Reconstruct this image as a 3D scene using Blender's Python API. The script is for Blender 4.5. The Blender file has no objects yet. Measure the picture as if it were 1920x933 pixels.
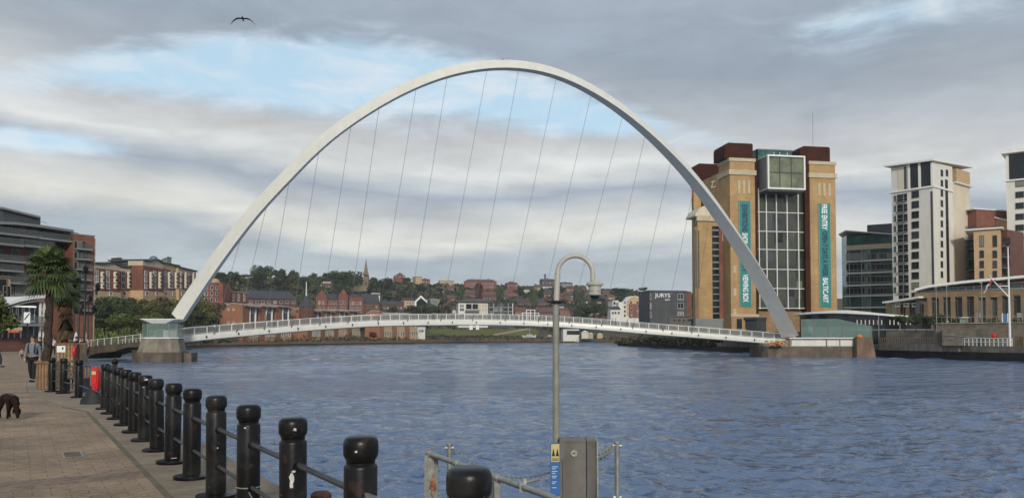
import bpy, math, random
import numpy as np
from mathutils import Vector, Matrix, Quaternion
R = math.radians
S = bpy.context.scene
COL = S.collection
# ------------------------------------------------------------------ camera
FPX, CX, CY, PITCH = 1450.0, 960.0, 583.4, R(2.0)
EYE = 1.63
WATER = -2.5
cd = bpy.data.cameras.new('camera')
cam = bpy.data.objects.new('camera', cd); COL.objects.link(cam)
cam.location = (0, 0, EYE)
cam.rotation_euler = (R(90) + PITCH, 0, 0)
cd.sensor_width = 36.0
cd.lens = 36.0 * FPX / 1920.0
cd.shift_y = (CY - 466.5) / 1920.0
cd.clip_start = 0.1; cd.clip_end = 6000
S.camera = cam
# ------------------------------------------------------------------ world
SUN_EL, SUN_AZ = R(22), R(172)     # azimuth clockwise from +Y: behind and to the right of the camera
W = bpy.data.worlds.new('World'); S.world = W; W.use_nodes = True
nt = W.node_tree; nt.nodes.clear()
def wn(t, **k):
    n = nt.nodes.new(t)
    for a, b in k.items(): setattr(n, a, b)
    return n
def wl(a, b): nt.links.new(a, b)
def wmath(op, a, b=None, clamp=False):
    n = wn('ShaderNodeMath', operation=op, use_clamp=clamp)
    for i, v in enumerate((a, b)):
        if v is None: continue
        if isinstance(v, (int, float)): n.inputs[i].default_value = v
        else: wl(v, n.inputs[i])
    return n.outputs[0]
def gauss(x, c, w):                       # exp(-((x-c)/w)^2)
    d = wmath('DIVIDE', wmath('SUBTRACT', x, c), w)
    return wmath('EXPONENT', wmath('MULTIPLY', wmath('MULTIPLY', d, d), -1.0))
tc = wn('ShaderNodeTexCoord'); sx = wn('ShaderNodeSeparateXYZ'); wl(tc.outputs['Generated'], sx.inputs[0])
az = wmath('MULTIPLY', wmath('ARCTAN2', sx.outputs[0], sx.outputs[1]), 57.29578)
el = wmath('MULTIPLY', wmath('ARCSINE', sx.outputs[2]), 57.29578)
# cloud-deck coordinates: direction projected on a flat layer
den = wmath('ADD', wmath('MAXIMUM', sx.outputs[2], 0.0), 0.10)
cu = wmath('DIVIDE', sx.outputs[0], den); cv = wmath('DIVIDE', sx.outputs[1], den)
cc = wn('ShaderNodeCombineXYZ'); wl(cu, cc.inputs[0]); wl(wmath('MULTIPLY', cv, 1.0), cc.inputs[1])
def wnoise(vec, scale, detail=6, rough=0.55, dist=0.0, off=(0, 0, 0), sc=(1, 1, 1)):
    mp = wn('ShaderNodeMapping'); wl(vec, mp.inputs[0]); mp.inputs['Location'].default_value = off; mp.inputs['Scale'].default_value = sc
    n = wn('ShaderNodeTexNoise'); wl(mp.outputs[0], n.inputs['Vector'])
    n.inputs['Scale'].default_value = scale; n.inputs['Detail'].default_value = detail
    n.inputs['Roughness'].default_value = rough; n.inputs['Distortion'].default_value = dist
    return n.outputs['Fac']
ae = wn('ShaderNodeCombineXYZ'); wl(wmath('MULTIPLY', az, 0.1), ae.inputs[0]); wl(wmath('MULTIPLY', el, 0.1), ae.inputs[1])
n_big = wnoise(cc.outputs[0], 0.55, 5, 0.5, 0.4, (3.1, 1.7, 0))
n_mid = wnoise(cc.outputs[0], 1.6, 8, 0.6, 0.5, (7.3, 2.2, 0.4))
n_str = wnoise(ae.outputs[0], 1.0, 7, 0.58, 0.6, (1.3, 4.4, 0), (0.42, 2.1, 1))
n_fine = wnoise(ae.outputs[0], 1.0, 9, 0.62, 0.5, (5.3, 9.4, 0), (1.5, 5.0, 1))
n_warp = wnoise(ae.outputs[0], 0.8, 4, 0.5, 0.3, (11.0, 3.0, 0), (0.6, 1.0, 1))
warp = wmath('MULTIPLY', wmath('SUBTRACT', n_warp, 0.5), 5.0)
elw = wmath('ADD', wmath('ADD', wmath('ADD', el, wmath('MULTIPLY', az, 0.045)), warp), wmath('MULTIPLY', wmath('SUBTRACT', n_str, 0.5), 4.6))
ramp = wn('ShaderNodeValToRGB'); wl(wmath('DIVIDE', elw, 30.0, True), ramp.inputs[0])
stops = [(0.0, (.54, .58, .59)), (3.2, (.47, .525, .55)), (6.0, (.40, .455, .50)), (7.6, (.68, .68, .63)), (8.8, (.60, .615, .60)),
         (10.8, (.34, .39, .46)), (12.7, (.66, .68, .67)), (14.2, (.52, .53, .54)), (16.5, (.40, .435, .475)), (20, (.30, .355, .425)), (29.9, (.36, .41, .48))]
cr = ramp.color_ramp
while len(cr.elements) < len(stops): cr.elements.new(0.5)
for e, (p, c) in zip(cr.elements, stops): e.position = p / 30.0; e.color = (*c, 1)
# light and dark modelling of the cloud layer
gain = wmath('ADD', wmath('ADD', 0.56, wmath('MULTIPLY', n_mid, 0.60)), wmath('MULTIPLY', n_fine, 0.42))
cl = wn('ShaderNodeMix', data_type='RGBA', blend_type='MULTIPLY'); cl.inputs[0].default_value = 1.0
wl(ramp.outputs[0], cl.inputs[6]); gc = wn('ShaderNodeCombineColor'); [wl(gain, gc.inputs[i]) for i in range(3)]; wl(gc.outputs[0], cl.inputs[7])
# gaps of blue
band_c = wmath('ADD', 18.7, wmath('MULTIPLY', wmath('MULTIPLY', wmath('ADD', az, 12.0), wmath('ADD', az, 12.0)), -0.0062))
band_w = wmath('ADD', 1.5, wmath('MULTIPLY', gauss(az, -10.0, 13.0), 1.7))
g1 = wmath('MULTIPLY', gauss(wmath('ADD', el, wmath('MULTIPLY', warp, 0.45)), band_c, band_w), gauss(az, -11.0, 27.0))
g2 = wmath('MULTIPLY', gauss(el, 12.3, .9), gauss(az, -32.0, 6.0))
g3 = wmath('MULTIPLY', gauss(el, 20.5, 1.6), gauss(az, 27.0, 8.0))
g4 = wmath('MULTIPLY', gauss(el, 15.5, 1.6), gauss(az, 5.5, 6.0))
hi = wmath('MULTIPLY', wmath('SUBTRACT', el, 30.0), 0.02, True)
gs = wmath('ADD', wmath('ADD', wmath('ADD', g1, wmath('MULTIPLY', g2, 0.8)), wmath('ADD', wmath('MULTIPLY', g3, 0.55), wmath('MULTIPLY', g4, 0.6))), wmath('MULTIPLY', hi, 0.6))
gm = wmath('ADD', gs, wmath('MULTIPLY', wmath('SUBTRACT', n_str, 0.5), 1.1))
gm = wmath('ADD', gm, wmath('MULTIPLY', wmath('SUBTRACT', n_fine, 0.5), 0.9))
gm = wmath('ADD', gm, wmath('MULTIPLY', wmath('SUBTRACT', n_big, 0.5), 0.4))
gapm = wn('ShaderNodeMapRange', interpolation_type='SMOOTHSTEP'); wl(gm, gapm.inputs[0])
gapm.inputs[1].default_value = 0.22; gapm.inputs[2].default_value = 0.80; gapm.inputs[3].default_value = 0; gapm.inputs[4].default_value = 1
sky = wn('ShaderNodeTexSky'); sky.sky_type = 'NISHITA'; sky.sun_disc = False
sky.sun_elevation = SUN_EL; sky.sun_rotation = SUN_AZ; sky.air_density = 1.0; sky.dust_density = 1.0; sky.ozone_density = 2.0
# thin bright veil over the blue
veil = wn('ShaderNodeMix', data_type='RGBA'); veil.inputs[0].default_value = 0.62
vc = wn('ShaderNodeMix', data_type='RGBA'); vc.inputs[6].default_value = (6.3, 8.6, 9.9, 1); vc.inputs[7].default_value = (9.4, 10.0, 10.0, 1)
vm_ = wn('ShaderNodeMapRange', interpolation_type='SMOOTHSTEP'); wl(wmath('ADD', wmath('MULTIPLY', n_fine, 0.6), wmath('MULTIPLY', n_mid, 0.4)), vm_.inputs[0]); vm_.inputs[1].default_value = .42; vm_.inputs[2].default_value = .62; wl(vm_.outputs[0], vc.inputs[0])
wl(sky.outputs[0], veil.inputs[6]); wl(vc.outputs[2], veil.inputs[7])
c10 = wn('ShaderNodeVectorMath', operation='SCALE'); wl(cl.outputs[2], c10.inputs[0]); c10.inputs['Scale'].default_value = 10.0
fin = wn('ShaderNodeMix', data_type='RGBA'); wl(gapm.outputs[0], fin.inputs[0]); wl(c10.outputs[0], fin.inputs[6]); wl(veil.outputs[2], fin.inputs[7])
bg = wn('ShaderNodeBackground'); bg.inputs[1].default_value = 0.1; wl(fin.outputs[2], bg.inputs[0])
wo = wn('ShaderNodeOutputWorld'); wl(bg.outputs[0], wo.inputs[0])
# ------------------------------------------------------------------ sun
sd = bpy.data.lights.new('sun', 'SUN'); sd.energy = 2.3; sd.angle = R(8); sd.color = (1.0, .93, .82)
sun = bpy.data.objects.new('sun', sd); COL.objects.link(sun)
sdir = Vector((math.sin(SUN_AZ) * math.cos(SUN_EL), math.cos(SUN_AZ) * math.cos(SUN_EL), math.sin(SUN_EL)))
sun.rotation_euler = sdir.to_track_quat('Z', 'Y').to_euler(); sun.location = sdir * 50
S.view_settings.view_transform = 'Standard'; S.view_settings.look = 'None'
S.view_settings.exposure = 0.12; S.view_settings.gamma = 1.0; S.view_settings.use_curve_mapping = False
S.render.engine = 'CYCLES'
try: S.cycles.use_denoising = True
except Exception: pass
S.cycles.max_bounces = 6
# ------------------------------------------------------------------ projection helpers
def ray(px, py):
    u = (px - CX) / FPX; v = (CY - py) / FPX
    return Vector((u, math.cos(PITCH) - v * math.sin(PITCH), math.sin(PITCH) + v * math.cos(PITCH)))
def P(px, py, Y):
    d = ray(px, py); return Vector((0, 0, EYE)) + d * (Y / d.y)
def G(px, py, z=0.0):                      # where the sight line meets height z
    d = ray(px, py); return Vector((0, 0, EYE)) + d * ((z - EYE) / d.z)
def onplane(px, py, p0, n):
    d = ray(px, py); o = Vector((0, 0, EYE)); return o + d * ((p0 - o).dot(n) / d.dot(n))
def interp(x, xs, ys): return float(np.interp(x, xs, ys))
# ------------------------------------------------------------------ materials
MATS = {}
def mat(name, col, rough=0.7, var=0.18, scale=3.0, metal=0.0, bump=0.0, bscale=20.0, spec=0.5, col2=None, det=5, extra=None):
    if name in MATS: return MATS[name]
    m = bpy.data.materials.new(name); m.use_nodes = True; MATS[name] = m
    t = m.node_tree; b = t.nodes['Principled BSDF']
    b.inputs['Roughness'].default_value = rough; b.inputs['Metallic'].default_value = metal
    b.inputs['Specular IOR Level'].default_value = spec
    tcn = t.nodes.new('ShaderNodeTexCoord'); no = t.nodes.new('ShaderNodeTexNoise')
    t.links.new(tcn.outputs['Object'], no.inputs['Vector']); no.inputs['Scale'].default_value = scale; no.inputs['Detail'].default_value = det
    no.inputs['Roughness'].default_value = 0.65
    mr = t.nodes.new('ShaderNodeMapRange'); mr.inputs[1].default_value = .3; mr.inputs[2].default_value = .7
    t.links.new(no.outputs['Fac'], mr.inputs[0])
    mx = t.nodes.new('ShaderNodeMix'); mx.data_type = 'RGBA'; t.links.new(mr.outputs[0], mx.inputs[0])
    c2 = col2 if col2 else tuple(c * (1 - var * 1.6) for c in col)
    c1 = col if col2 else tuple(min(1, c * (1 + var * .6)) for c in col)
    mx.inputs[6].default_value = (*c2, 1); mx.inputs[7].default_value = (*c1, 1)
    t.links.new(mx.outputs[2], b.inputs['Base Color'])
    if bump:
        n2 = t.nodes.new('ShaderNodeTexNoise'); n2.inputs['Scale'].default_value = bscale; n2.inputs['Detail'].default_value = 4
        t.links.new(tcn.outputs['Object'], n2.inputs['Vector'])
        bp = t.nodes.new('ShaderNodeBump'); bp.inputs['Strength'].default_value = bump; bp.inputs['Distance'].default_value = 0.02
        t.links.new(n2.outputs['Fac'], bp.inputs['Height']); t.links.new(bp.outputs[0], b.inputs['Normal'])
    if extra: extra(m, t, b, tcn, mx)
    return m
def brick_extra(w, h, mortar, scale_col=1.0):
    def f(m, t, b, tcn, mx):
        # wall coordinates: x+y along the wall, z up
        sp = t.nodes.new('ShaderNodeSeparateXYZ'); t.links.new(tcn.outputs['Object'], sp.inputs[0])
        ad = t.nodes.new('ShaderNodeMath'); ad.operation = 'ADD'; t.links.new(sp.outputs[0], ad.inputs[0]); t.links.new(sp.outputs[1], ad.inputs[1])
        cb = t.nodes.new('ShaderNodeCombineXYZ'); t.links.new(ad.outputs[0], cb.inputs[0]); t.links.new(sp.outputs[2], cb.inputs[1])
        bt = t.nodes.new('ShaderNodeTexBrick'); t.links.new(cb.outputs[0], bt.inputs['Vector']); bt.inputs['Scale'].default_value = 1.0
        bt.inputs['Brick Width'].default_value = w; bt.inputs['Row Height'].default_value = h; bt.inputs['Mortar Size'].default_value = h * .06
        bt.inputs['Color1'].default_value = (1, 1, 1, 1); bt.inputs['Color2'].default_value = (.82, .82, .82, 1); bt.inputs['Mortar'].default_value = (*mortar, 1)
        mm = t.nodes.new('ShaderNodeMix'); mm.data_type = 'RGBA'; mm.blend_type = 'MULTIPLY'; mm.inputs[0].default_value = 1
        t.links.new(b.inputs['Base Color'].links[0].from_socket, mm.inputs[6]); t.links.new(bt.outputs[0], mm.inputs[7]); t.links.new(mm.outputs[2], b.inputs['Base Color'])
    return f
def both(*fs):
    def f(*a):
        for g in fs: g(*a)
    return f
def streak_extra(dark, amt=0.5, sc=(1.2, 1.2, .12)):
    def f(m, t, b, tcn, mx):               # rain streaks and grime running down
        mp = t.nodes.new('ShaderNodeMapping'); mp.inputs['Scale'].default_value = sc; t.links.new(tcn.outputs['Object'], mp.inputs[0])
        no = t.nodes.new('ShaderNodeTexNoise'); no.inputs['Scale'].default_value = 1.0; no.inputs['Detail'].default_value = 6; t.links.new(mp.outputs[0], no.inputs['Vector'])
        mr = t.nodes.new('ShaderNodeMapRange'); mr.inputs[1].default_value = .48; mr.inputs[2].default_value = .68; mr.inputs[4].default_value = amt
        t.links.new(no.outputs['Fac'], mr.inputs[0])
        mm = t.nodes.new('ShaderNodeMix'); mm.data_type = 'RGBA'; t.links.new(mr.outputs[0], mm.inputs[0])
        t.links.new(b.inputs['Base Color'].links[0].from_socket, mm.inputs[6]); mm.inputs[7].default_value = (*dark, 1); t.links.new(mm.outputs[2], b.inputs['Base Color'])
    return f
def chip_extra(m, t, b, tcn, mx):           # worn spots and rust, different on every post
    oi = t.nodes.new('ShaderNodeObjectInfo'); vm = t.nodes.new('ShaderNodeVectorMath'); vm.operation = 'MULTIPLY_ADD'
    cb = t.nodes.new('ShaderNodeCombineXYZ'); t.links.new(oi.outputs['Location'], vm.inputs[0]); vm.inputs[1].default_value = (3.1, 2.3, 1.7); t.links.new(tcn.outputs['Object'], vm.inputs[2])
    for sc, lo, hi_, col, amt in ((9.0, .63, .67, (.050, .026, .018), .5), (26.0, .70, .73, (.16, .15, .14), .6), (3.0, .5, .75, (.035, .035, .034), .6)):
        no = t.nodes.new('ShaderNodeTexNoise'); no.inputs['Scale'].default_value = sc; no.inputs['Detail'].default_value = 5; t.links.new(vm.outputs[0], no.inputs['Vector'])
        mr = t.nodes.new('ShaderNodeMapRange'); mr.inputs[1].default_value = lo; mr.inputs[2].default_value = hi_; mr.inputs[4].default_value = amt; t.links.new(no.outputs['Fac'], mr.inputs[0])
        mm = t.nodes.new('ShaderNodeMix'); mm.data_type = 'RGBA'; t.links.new(mr.outputs[0], mm.inputs[0]); t.links.new(b.inputs['Base Color'].links[0].from_socket, mm.inputs[6]); mm.inputs[7].default_value = (*col, 1); t.links.new(mm.outputs[2], b.inputs['Base Color'])
M = {}
M['white'] = mat('white_paint', (.66, .65, .59), .35, .05, .5, extra=streak_extra((.42, .41, .37), .14))
M['white_clean'] = mat('white_trim', (.74, .74, .71), .5, .06, 1.0)
M['grey_steel'] = mat('grey_steel', (.30, .31, .30), .45, .12, 3.0, .3)
M['galv'] = mat('galvanised_steel', (.34, .35, .32), .42, .22, 12.0, .55, .15, 60)
M['pole_grey'] = mat('weathered_grey_paint', (.25, .25, .21), .55, .2, 6.0, .1, .1, 40)
M['cream_paint'] = mat('cream_paint', (.43, .42, .365), .45, .15, 7.0)
M['black_iron'] = mat('black_gloss_iron', (.0065, .0065, .0075), .36, .5, 7.0, 0, .05, 30, .28, extra=chip_extra)
M['rail_steel'] = mat('worn_dark_rail', (.10, .10, .095), .38, .3, 14, .6)
M['brown_brick'] = mat('brown_brick', (.25, .175, .105), .85, .2, .25, extra=brick_extra(.9, .3, (.86, .84, .8)))
M['box_glass'] = mat('pale_olive_glass', (.19, .21, .13), .07, .35, .25, 0, 0, 1, .8)
M['black_matt'] = mat('black_matt', (.018, .018, .02), .7, .3, 5.0)
M['dark_metal'] = mat('dark_metal', (.05, .055, .06), .5, .3, 2.0)
M['concrete'] = mat('concrete', (.27, .235, .185), .85, .25, .6, 0, .2, 6, extra=streak_extra((.13, .11, .085), .8, (.9, .9, .15)))
M['concrete_dark'] = mat('wet_concrete', (.145, .110, .078), .75, .35, .5, 0, .3, 5, extra=streak_extra((.05, .05, .035), .8, (.7, .7, .12)))
M['stone'] = mat('walling_stone', (.17, .145, .11), .85, .25, 1.2, 0, .25, 30, extra=brick_extra(1.6, .4, (.7, .68, .64)))
M['sheet_pile'] = mat('rusted_sheet_piling', (.022, .018, .016), .8, .4, .4)
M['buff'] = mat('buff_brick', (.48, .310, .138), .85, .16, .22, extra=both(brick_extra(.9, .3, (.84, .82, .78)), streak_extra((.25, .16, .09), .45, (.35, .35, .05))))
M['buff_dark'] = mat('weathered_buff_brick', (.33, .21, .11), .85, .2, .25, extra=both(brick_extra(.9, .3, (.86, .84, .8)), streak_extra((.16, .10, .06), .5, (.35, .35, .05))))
M['buff_pale'] = mat('pale_stone_band', (.50, .42, .30), .8, .12, .6)
M['redbrick'] = mat('red_brick', (.25, .095, .062), .85, .25, .3, extra=both(brick_extra(.9, .3, (.9, .9, .88)), streak_extra((.11, .05, .04), .5, (.4, .4, .06))))
M['redbrick_d'] = mat('dark_red_brick', (.145, .068, .052), .85, .2, .3, extra=brick_extra(.9, .3, (.9, .9, .88)))
M['orange_brick'] = mat('orange_brick', (.34, .150, .080), .85, .15, .3, extra=both(brick_extra(.9, .3, (.9, .9, .88)), streak_extra((.19, .09, .06), .4, (.4, .4, .06))))
M['rust'] = mat('rust_red_cladding', (.060, .018, .011), .85, .3, .4, spec=.2)
M['cream_wall'] = mat('cream_render', (.50, .345, .195), .8, .1, .4)
M['pale_wall'] = mat('pale_render', (.62, .55, .43), .75, .07, .3, extra=streak_extra((.45, .40, .32), .35))
M['white_wall'] = mat('white_render', (.66, .64, .58), .7, .05, .3, extra=streak_extra((.46, .45, .41), .35))
M['panel_grey'] = mat('grey_panel', (.20, .205, .20), .6, .12, .3)
M['panel_dark'] = mat('dark_panel', (.055, .06, .065), .55, .25, .3)
M['slate'] = mat('slate_roof', (.055, .055, .062), .7, .25, 1.0)
M['tile'] = mat('red_tile_roof', (.145, .075, .058), .8, .25, 1.0)
M['roof_pale'] = mat('pale_metal_roof', (.40, .37, .34), .55, .1, .6)
M['timber'] = mat('weathered_timber', (.22, .13, .07), .75, .35, 4.0, 0, .3, 25)
M['timber_pale'] = mat('pale_timber', (.36, .24, .13), .75, .3, 4.0)
M['teal'] = mat('teal_banner', (.02, .21, .20), .6, .12, .5)
M['text_white'] = mat('white_lettering', (.75, .77, .78), .6, .05)
M['text_blue'] = mat('navy_lettering', (.006, .02, .09), .6, .1)
M['sign_blue'] = mat('blue_sign', (.025, .12, .33), .45, .12, 8)
M['sign_yellow'] = mat('yellow_sign', (.55, .46, .18), .5, .1)
M['red_plastic'] = mat('red_plastic', (.62, .025, .022), .4, .18, 8)
M['orange'] = mat('orange_plastic', (.75, .17, .03), .5, .2, 5)
M['rope'] = mat('orange_rope', (.42, .17, .09), .9, .3, 30)
M['rusty'] = mat('rusty_iron', (.12, .045, .028), .85, .4, 25, 0, .3, 60)
M['moss'] = mat('mossy_joint', (.075, .072, .032), .95, .4, 3.5, col2=(.17, .14, .10))
M['bark'] = mat('bark', (.06, .045, .032), .9, .3, 3.0, 0, .4, 12)
M['palm_bark'] = mat('palm_bark', (.055, .038, .026), .95, .45, 8.0, 0, .6, 20)
M['palm_skirt'] = mat('dead_frond_skirt', (.13, .085, .045), .95, .4, 6.0)
M['skin'] = mat('skin', (.45, .27, .20), .6, .06)
M['hair'] = mat('brown_hair', (.035, .02, .014), .7, .2)
M['dog'] = mat('chocolate_fur', (.020, .009, .007), .85, .3, 20, 0, .2, 90, .15)
M['c_grey'] = mat('grey_cotton', (.17, .19, .21), .9, .12, 12)
M['c_black'] = mat('black_cloth', (.012, .012, .015), .9, .2, 12)
M['c_navy'] = mat('navy_cloth', (.02, .03, .06), .9, .2, 12)
M['c_red'] = mat('red_cloth', (.35, .03, .03), .9, .2, 12)
M['c_orange'] = mat('orange_cloth', (.60, .14, .03), .9, .2, 12)
M['c_white'] = mat('white_cloth', (.60, .60, .58), .9, .08, 12)
M['c_beige'] = mat('beige_cloth', (.40, .30, .22), .9, .1, 12)
M['flag'] = mat('pale_pink_flag', (.55, .42, .43), .9, .1, 3)
def leafmat(name, c1, c2, rough=.6):
    def ex(m, t, b, tcn, mx):
        g = t.nodes.new('ShaderNodeNewGeometry')
        mr = t.nodes.new('ShaderNodeMapRange'); mr.inputs[3].default_value = .55; mr.inputs[4].default_value = 1.5
        t.links.new(g.outputs['Random Per Island'], mr.inputs[0])
        oi = t.nodes.new('ShaderNodeObjectInfo'); mo = t.nodes.new('ShaderNodeMapRange'); mo.inputs[3].default_value = .75; mo.inputs[4].default_value = 1.3
        t.links.new(oi.outputs['Random'], mo.inputs[0])
        mu = t.nodes.new('ShaderNodeMath'); mu.operation = 'MULTIPLY'; t.links.new(mr.outputs[0], mu.inputs[0]); t.links.new(mo.outputs[0], mu.inputs[1])
        vm = t.nodes.new('ShaderNodeVectorMath'); vm.operation = 'SCALE'; t.links.new(mx.outputs[2], vm.inputs[0]); t.links.new(mu.outputs[0], vm.inputs['Scale'])
        t.links.new(vm.outputs[0], b.inputs['Base Color'])
    return mat(name, c1, rough, .2, .35, 0, 0, 1, .3, c2, extra=ex)
M['leaf_dark'] = leafmat('dark_foliage', (.060, .080, .028), (.033, .050, .020))
M['leaf_mid'] = leafmat('green_foliage', (.120, .150, .030), (.070, .095, .024))
M['leaf_olive'] = leafmat('olive_foliage', (.135, .130, .040), (.080, .085, .030))
M['leaf_brown'] = leafmat('russet_foliage', (.110, .080, .035), (.060, .050, .025))
M['leaf_red'] = leafmat('copper_foliage', (.10, .035, .028), (.06, .025, .02))
M['palm_leaf'] = leafmat('palm_leaf', (.095, .125, .040), (.040, .060, .022), .5)
def glassmat(name, col, rough=.08, metal=.0, var=.4, scale=.35):
    return mat(name, col, rough, var, scale, metal, 0, 1, .35)
M['glass'] = glassmat('dark_window_glass', (.018, .022, .026))
M['glass_green'] = glassmat('green_glass', (.045, .115, .105), .10)
M['glass_pale'] = glassmat('pale_glass', (.16, .24, .22), .12)
M['glass_olive'] = mat('olive_glass', (.050, .054, .032), .06, .35, .12, 0, 0, 1, .8)
M['glass2'] = mat('grey_window_glass', (.05, .055, .06), .12, .4, .6, 0, 0, 1, .5)
M['blind'] = mat('window_blind', (.22, .21, .18), .6, .2, 2.0)
def clearglass(name, tint, alpha):
    m = bpy.data.materials.new(name); m.use_nodes = True; MATS[name] = m
    t = m.node_tree; b = t.nodes['Principled BSDF']; b.inputs['Base Color'].default_value = (*tint, 1)
    no = t.nodes.new('ShaderNodeTexNoise'); no.inputs['Scale'].default_value = .8; mr = t.nodes.new('ShaderNodeMapRange')
    mr.inputs[3].default_value = alpha * .85; mr.inputs[4].default_value = min(1, alpha * 1.15)
    t.links.new(no.outputs['Fac'], mr.inputs[0]); t.links.new(mr.outputs[0], b.inputs['Alpha'])
    b.inputs['Roughness'].default_value = .08; return m
M['clear'] = clearglass('clear_green_glass', (.22, .33, .30), .50)
M['guard'] = clearglass('grey_balcony_glass', (.09, .10, .10), .40)
M['mesh_panel'] = clearglass('railing_mesh_infill', (.20, .20, .19), .50)
# ------------------------------------------------------------------ mesh builder
class MB:
    def __init__(s): s.v = []; s.f = []; s.m = []; s.cur = 0
    def add(s, vs, fs):
        o = len(s.v); s.v += [tuple(v) for v in vs]
        for f in fs: s.f.append(tuple(i + o for i in f)); s.m.append(s.cur)
        return s
    def box(s, x0, x1, y0, y1, z0, z1):
        return s.add([(x0,y0,z0),(x1,y0,z0),(x1,y1,z0),(x0,y1,z0),(x0,y0,z1),(x1,y0,z1),(x1,y1,z1),(x0,y1,z1)],
                     [(0,3,2,1),(4,5,6,7),(0,1,5,4),(1,2,6,5),(2,3,7,6),(3,0,4,7)])
    def obox(s, c, sx_, sy_, sz_, rot=0.0, tilt=None):
        q = Matrix.Rotation(rot, 3, 'Z')
        if tilt: q = q @ tilt
        vs = []
        for z in (-.5, .5):
            for x, y in ((-.5,-.5),(.5,-.5),(.5,.5),(-.5,.5)):
                vs.append(tuple(Vector(c) + q @ Vector((x*sx_, y*sy_, z*sz_))))
        return s.add(vs, [(0,3,2,1),(4,5,6,7),(0,1,5,4),(1,2,6,5),(2,3,7,6),(3,0,4,7)])
    def prism(s, poly, z0, z1):
        n = len(poly); z0s = z0 if hasattr(z0, '__len__') else [z0]*n; z1s = z1 if hasattr(z1, '__len__') else [z1]*n
        vs = [(p[0],p[1],a) for p, a in zip(poly, z0s)] + [(p[0],p[1],b) for p, b in zip(poly, z1s)]
        fs = [tuple(range(n))[::-1], tuple(range(n, 2*n))] + [(i, (i+1)%n, (i+1)%n+n, i+n) for i in range(n)]
        return s.add(vs, fs)
    def xprism(s, poly, y0, y1):            # polygon in XZ, extruded along y
        n = len(poly); vs = [(p[0], y0, p[1]) for p in poly] + [(p[0], y1, p[1]) for p in poly]
        return s.add(vs, [tuple(range(n)), tuple(range(n, 2*n))[::-1]] + [((i+1)%n, i, i+n, (i+1)%n+n) for i in range(n)])
    def yprism(s, poly, x0, x1):            # polygon in YZ, extruded along x
        n = len(poly); vs = [(x0, p[0], p[1]) for p in poly] + [(x1, p[0], p[1]) for p in poly]
        return s.add(vs, [tuple(range(n))[::-1], tuple(range(n, 2*n))] + [(i, (i+1)%n, (i+1)%n+n, i+n) for i in range(n)])
    def tube(s, pts, r, n=8, cap=True):
        pts = [Vector(p) for p in pts]; rs = r if hasattr(r, '__len__') else [r]*len(pts)
        o = len(s.v); up = None
        for i, p in enumerate(pts):
            t = (pts[min(i+1, len(pts)-1)] - pts[max(i-1, 0)]).normalized()
            if up is None:
                up = t.cross(Vector((0,0,1)) if abs(t.z) < .9 else Vector((1,0,0))).normalized()
            up = (up - t * up.dot(t)).normalized(); sd_ = t.cross(up)
            for k in range(n):
                a = 2*math.pi*k/n; s.v.append(tuple(p + (up*math.cos(a) + sd_*math.sin(a))*rs[i]))
        for i in range(len(pts)-1):
            for k in range(n):
                a, b = o+i*n+k, o+i*n+(k+1)%n; s.f.append((a, b, b+n, a+n)); s.m.append(s.cur)
        if cap:
            s.f.append(tuple(o+k for k in range(n))[::-1]); s.m.append(s.cur)
            s.f.append(tuple(o+(len(pts)-1)*n+k for k in range(n))); s.m.append(s.cur)
        return s
    def lathe(s, prof, n=20, c=(0,0,0), arc=1.0):
        o = len(s.v)
        for r_, z in prof:
            for k in range(n):
                a = 2*math.pi*k/n; s.v.append((c[0]+max(r_,1e-4)*math.cos(a), c[1]+max(r_,1e-4)*math.sin(a), c[2]+z))
        for i in range(len(prof)-1):
            for k in range(n):
                a, b = o+i*n+k, o+i*n+(k+1)%n; s.f.append((a, b, b+n, a+n)); s.m.append(s.cur)
        s.f.append(tuple(o+k for k in range(n))[::-1]); s.m.append(s.cur)
        s.f.append(tuple(o+(len(prof)-1)*n+k for k in range(n))); s.m.append(s.cur)
        return s
    def torus(s, c, R_, r_, axis='Y', n=24, m=8, start=0, end=1.0):
        pts = []
        for i in range(n+1):
            a = 2*math.pi*(start+(end-start)*i/n)
            if axis == 'Y': pts.append((c[0]+R_*math.cos(a), c[1], c[2]+R_*math.sin(a)))
            elif axis == 'Z': pts.append((c[0]+R_*math.cos(a), c[1]+R_*math.sin(a), c[2]))
            else: pts.append((c[0], c[1]+R_*math.cos(a), c[2]+R_*math.sin(a)))
        return s.tube(pts, r_, m)
    def ell(s, c, rx, ry, rz, n=12, m=8):
        prof = []; o = len(s.v)
        for i in range(m+1):
            t = math.pi*i/m
            for k in range(n):
                a = 2*math.pi*k/n; q = max(math.sin(t), 1e-3)
                s.v.append((c[0]+rx*q*math.cos(a), c[1]+ry*q*math.sin(a), c[2]-rz*math.cos(t)))
        for i in range(m):
            for k in range(n):
                a, b = o+i*n+k, o+i*n+(k+1)%n; s.f.append((a, b, b+n, a+n)); s.m.append(s.cur)
        return s
    def mesh(s, name, mats, smooth=False):
        me = bpy.data.meshes.new(name); me.from_pydata(s.v, [], s.f)
        for mm in (mats if isinstance(mats, (list, tuple)) else [mats]): me.materials.append(M[mm] if isinstance(mm, str) else mm)
        if any(s.m): me.polygons.foreach_set('material_index', s.m)
        if smooth:
            me.polygons.foreach_set('use_smooth', [True]*len(me.polygons))
            if smooth is not True: me.set_sharp_from_angle(angle=R(smooth))
        me.update(); return me
    def build(s, name, mats, parent=None, smooth=False, **k):
        return link(name, s.mesh(name, mats, smooth), parent, **k)
def link(name, data, parent=None, loc=None, rz=None, label=None):
    o = bpy.data.objects.new(name, data); COL.objects.link(o)
    if parent: o.parent = parent
    if loc is not None: o.location = loc
    if rz is not None: o.rotation_euler = (0, 0, rz)
    if label: o['label'] = label
    return o
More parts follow.
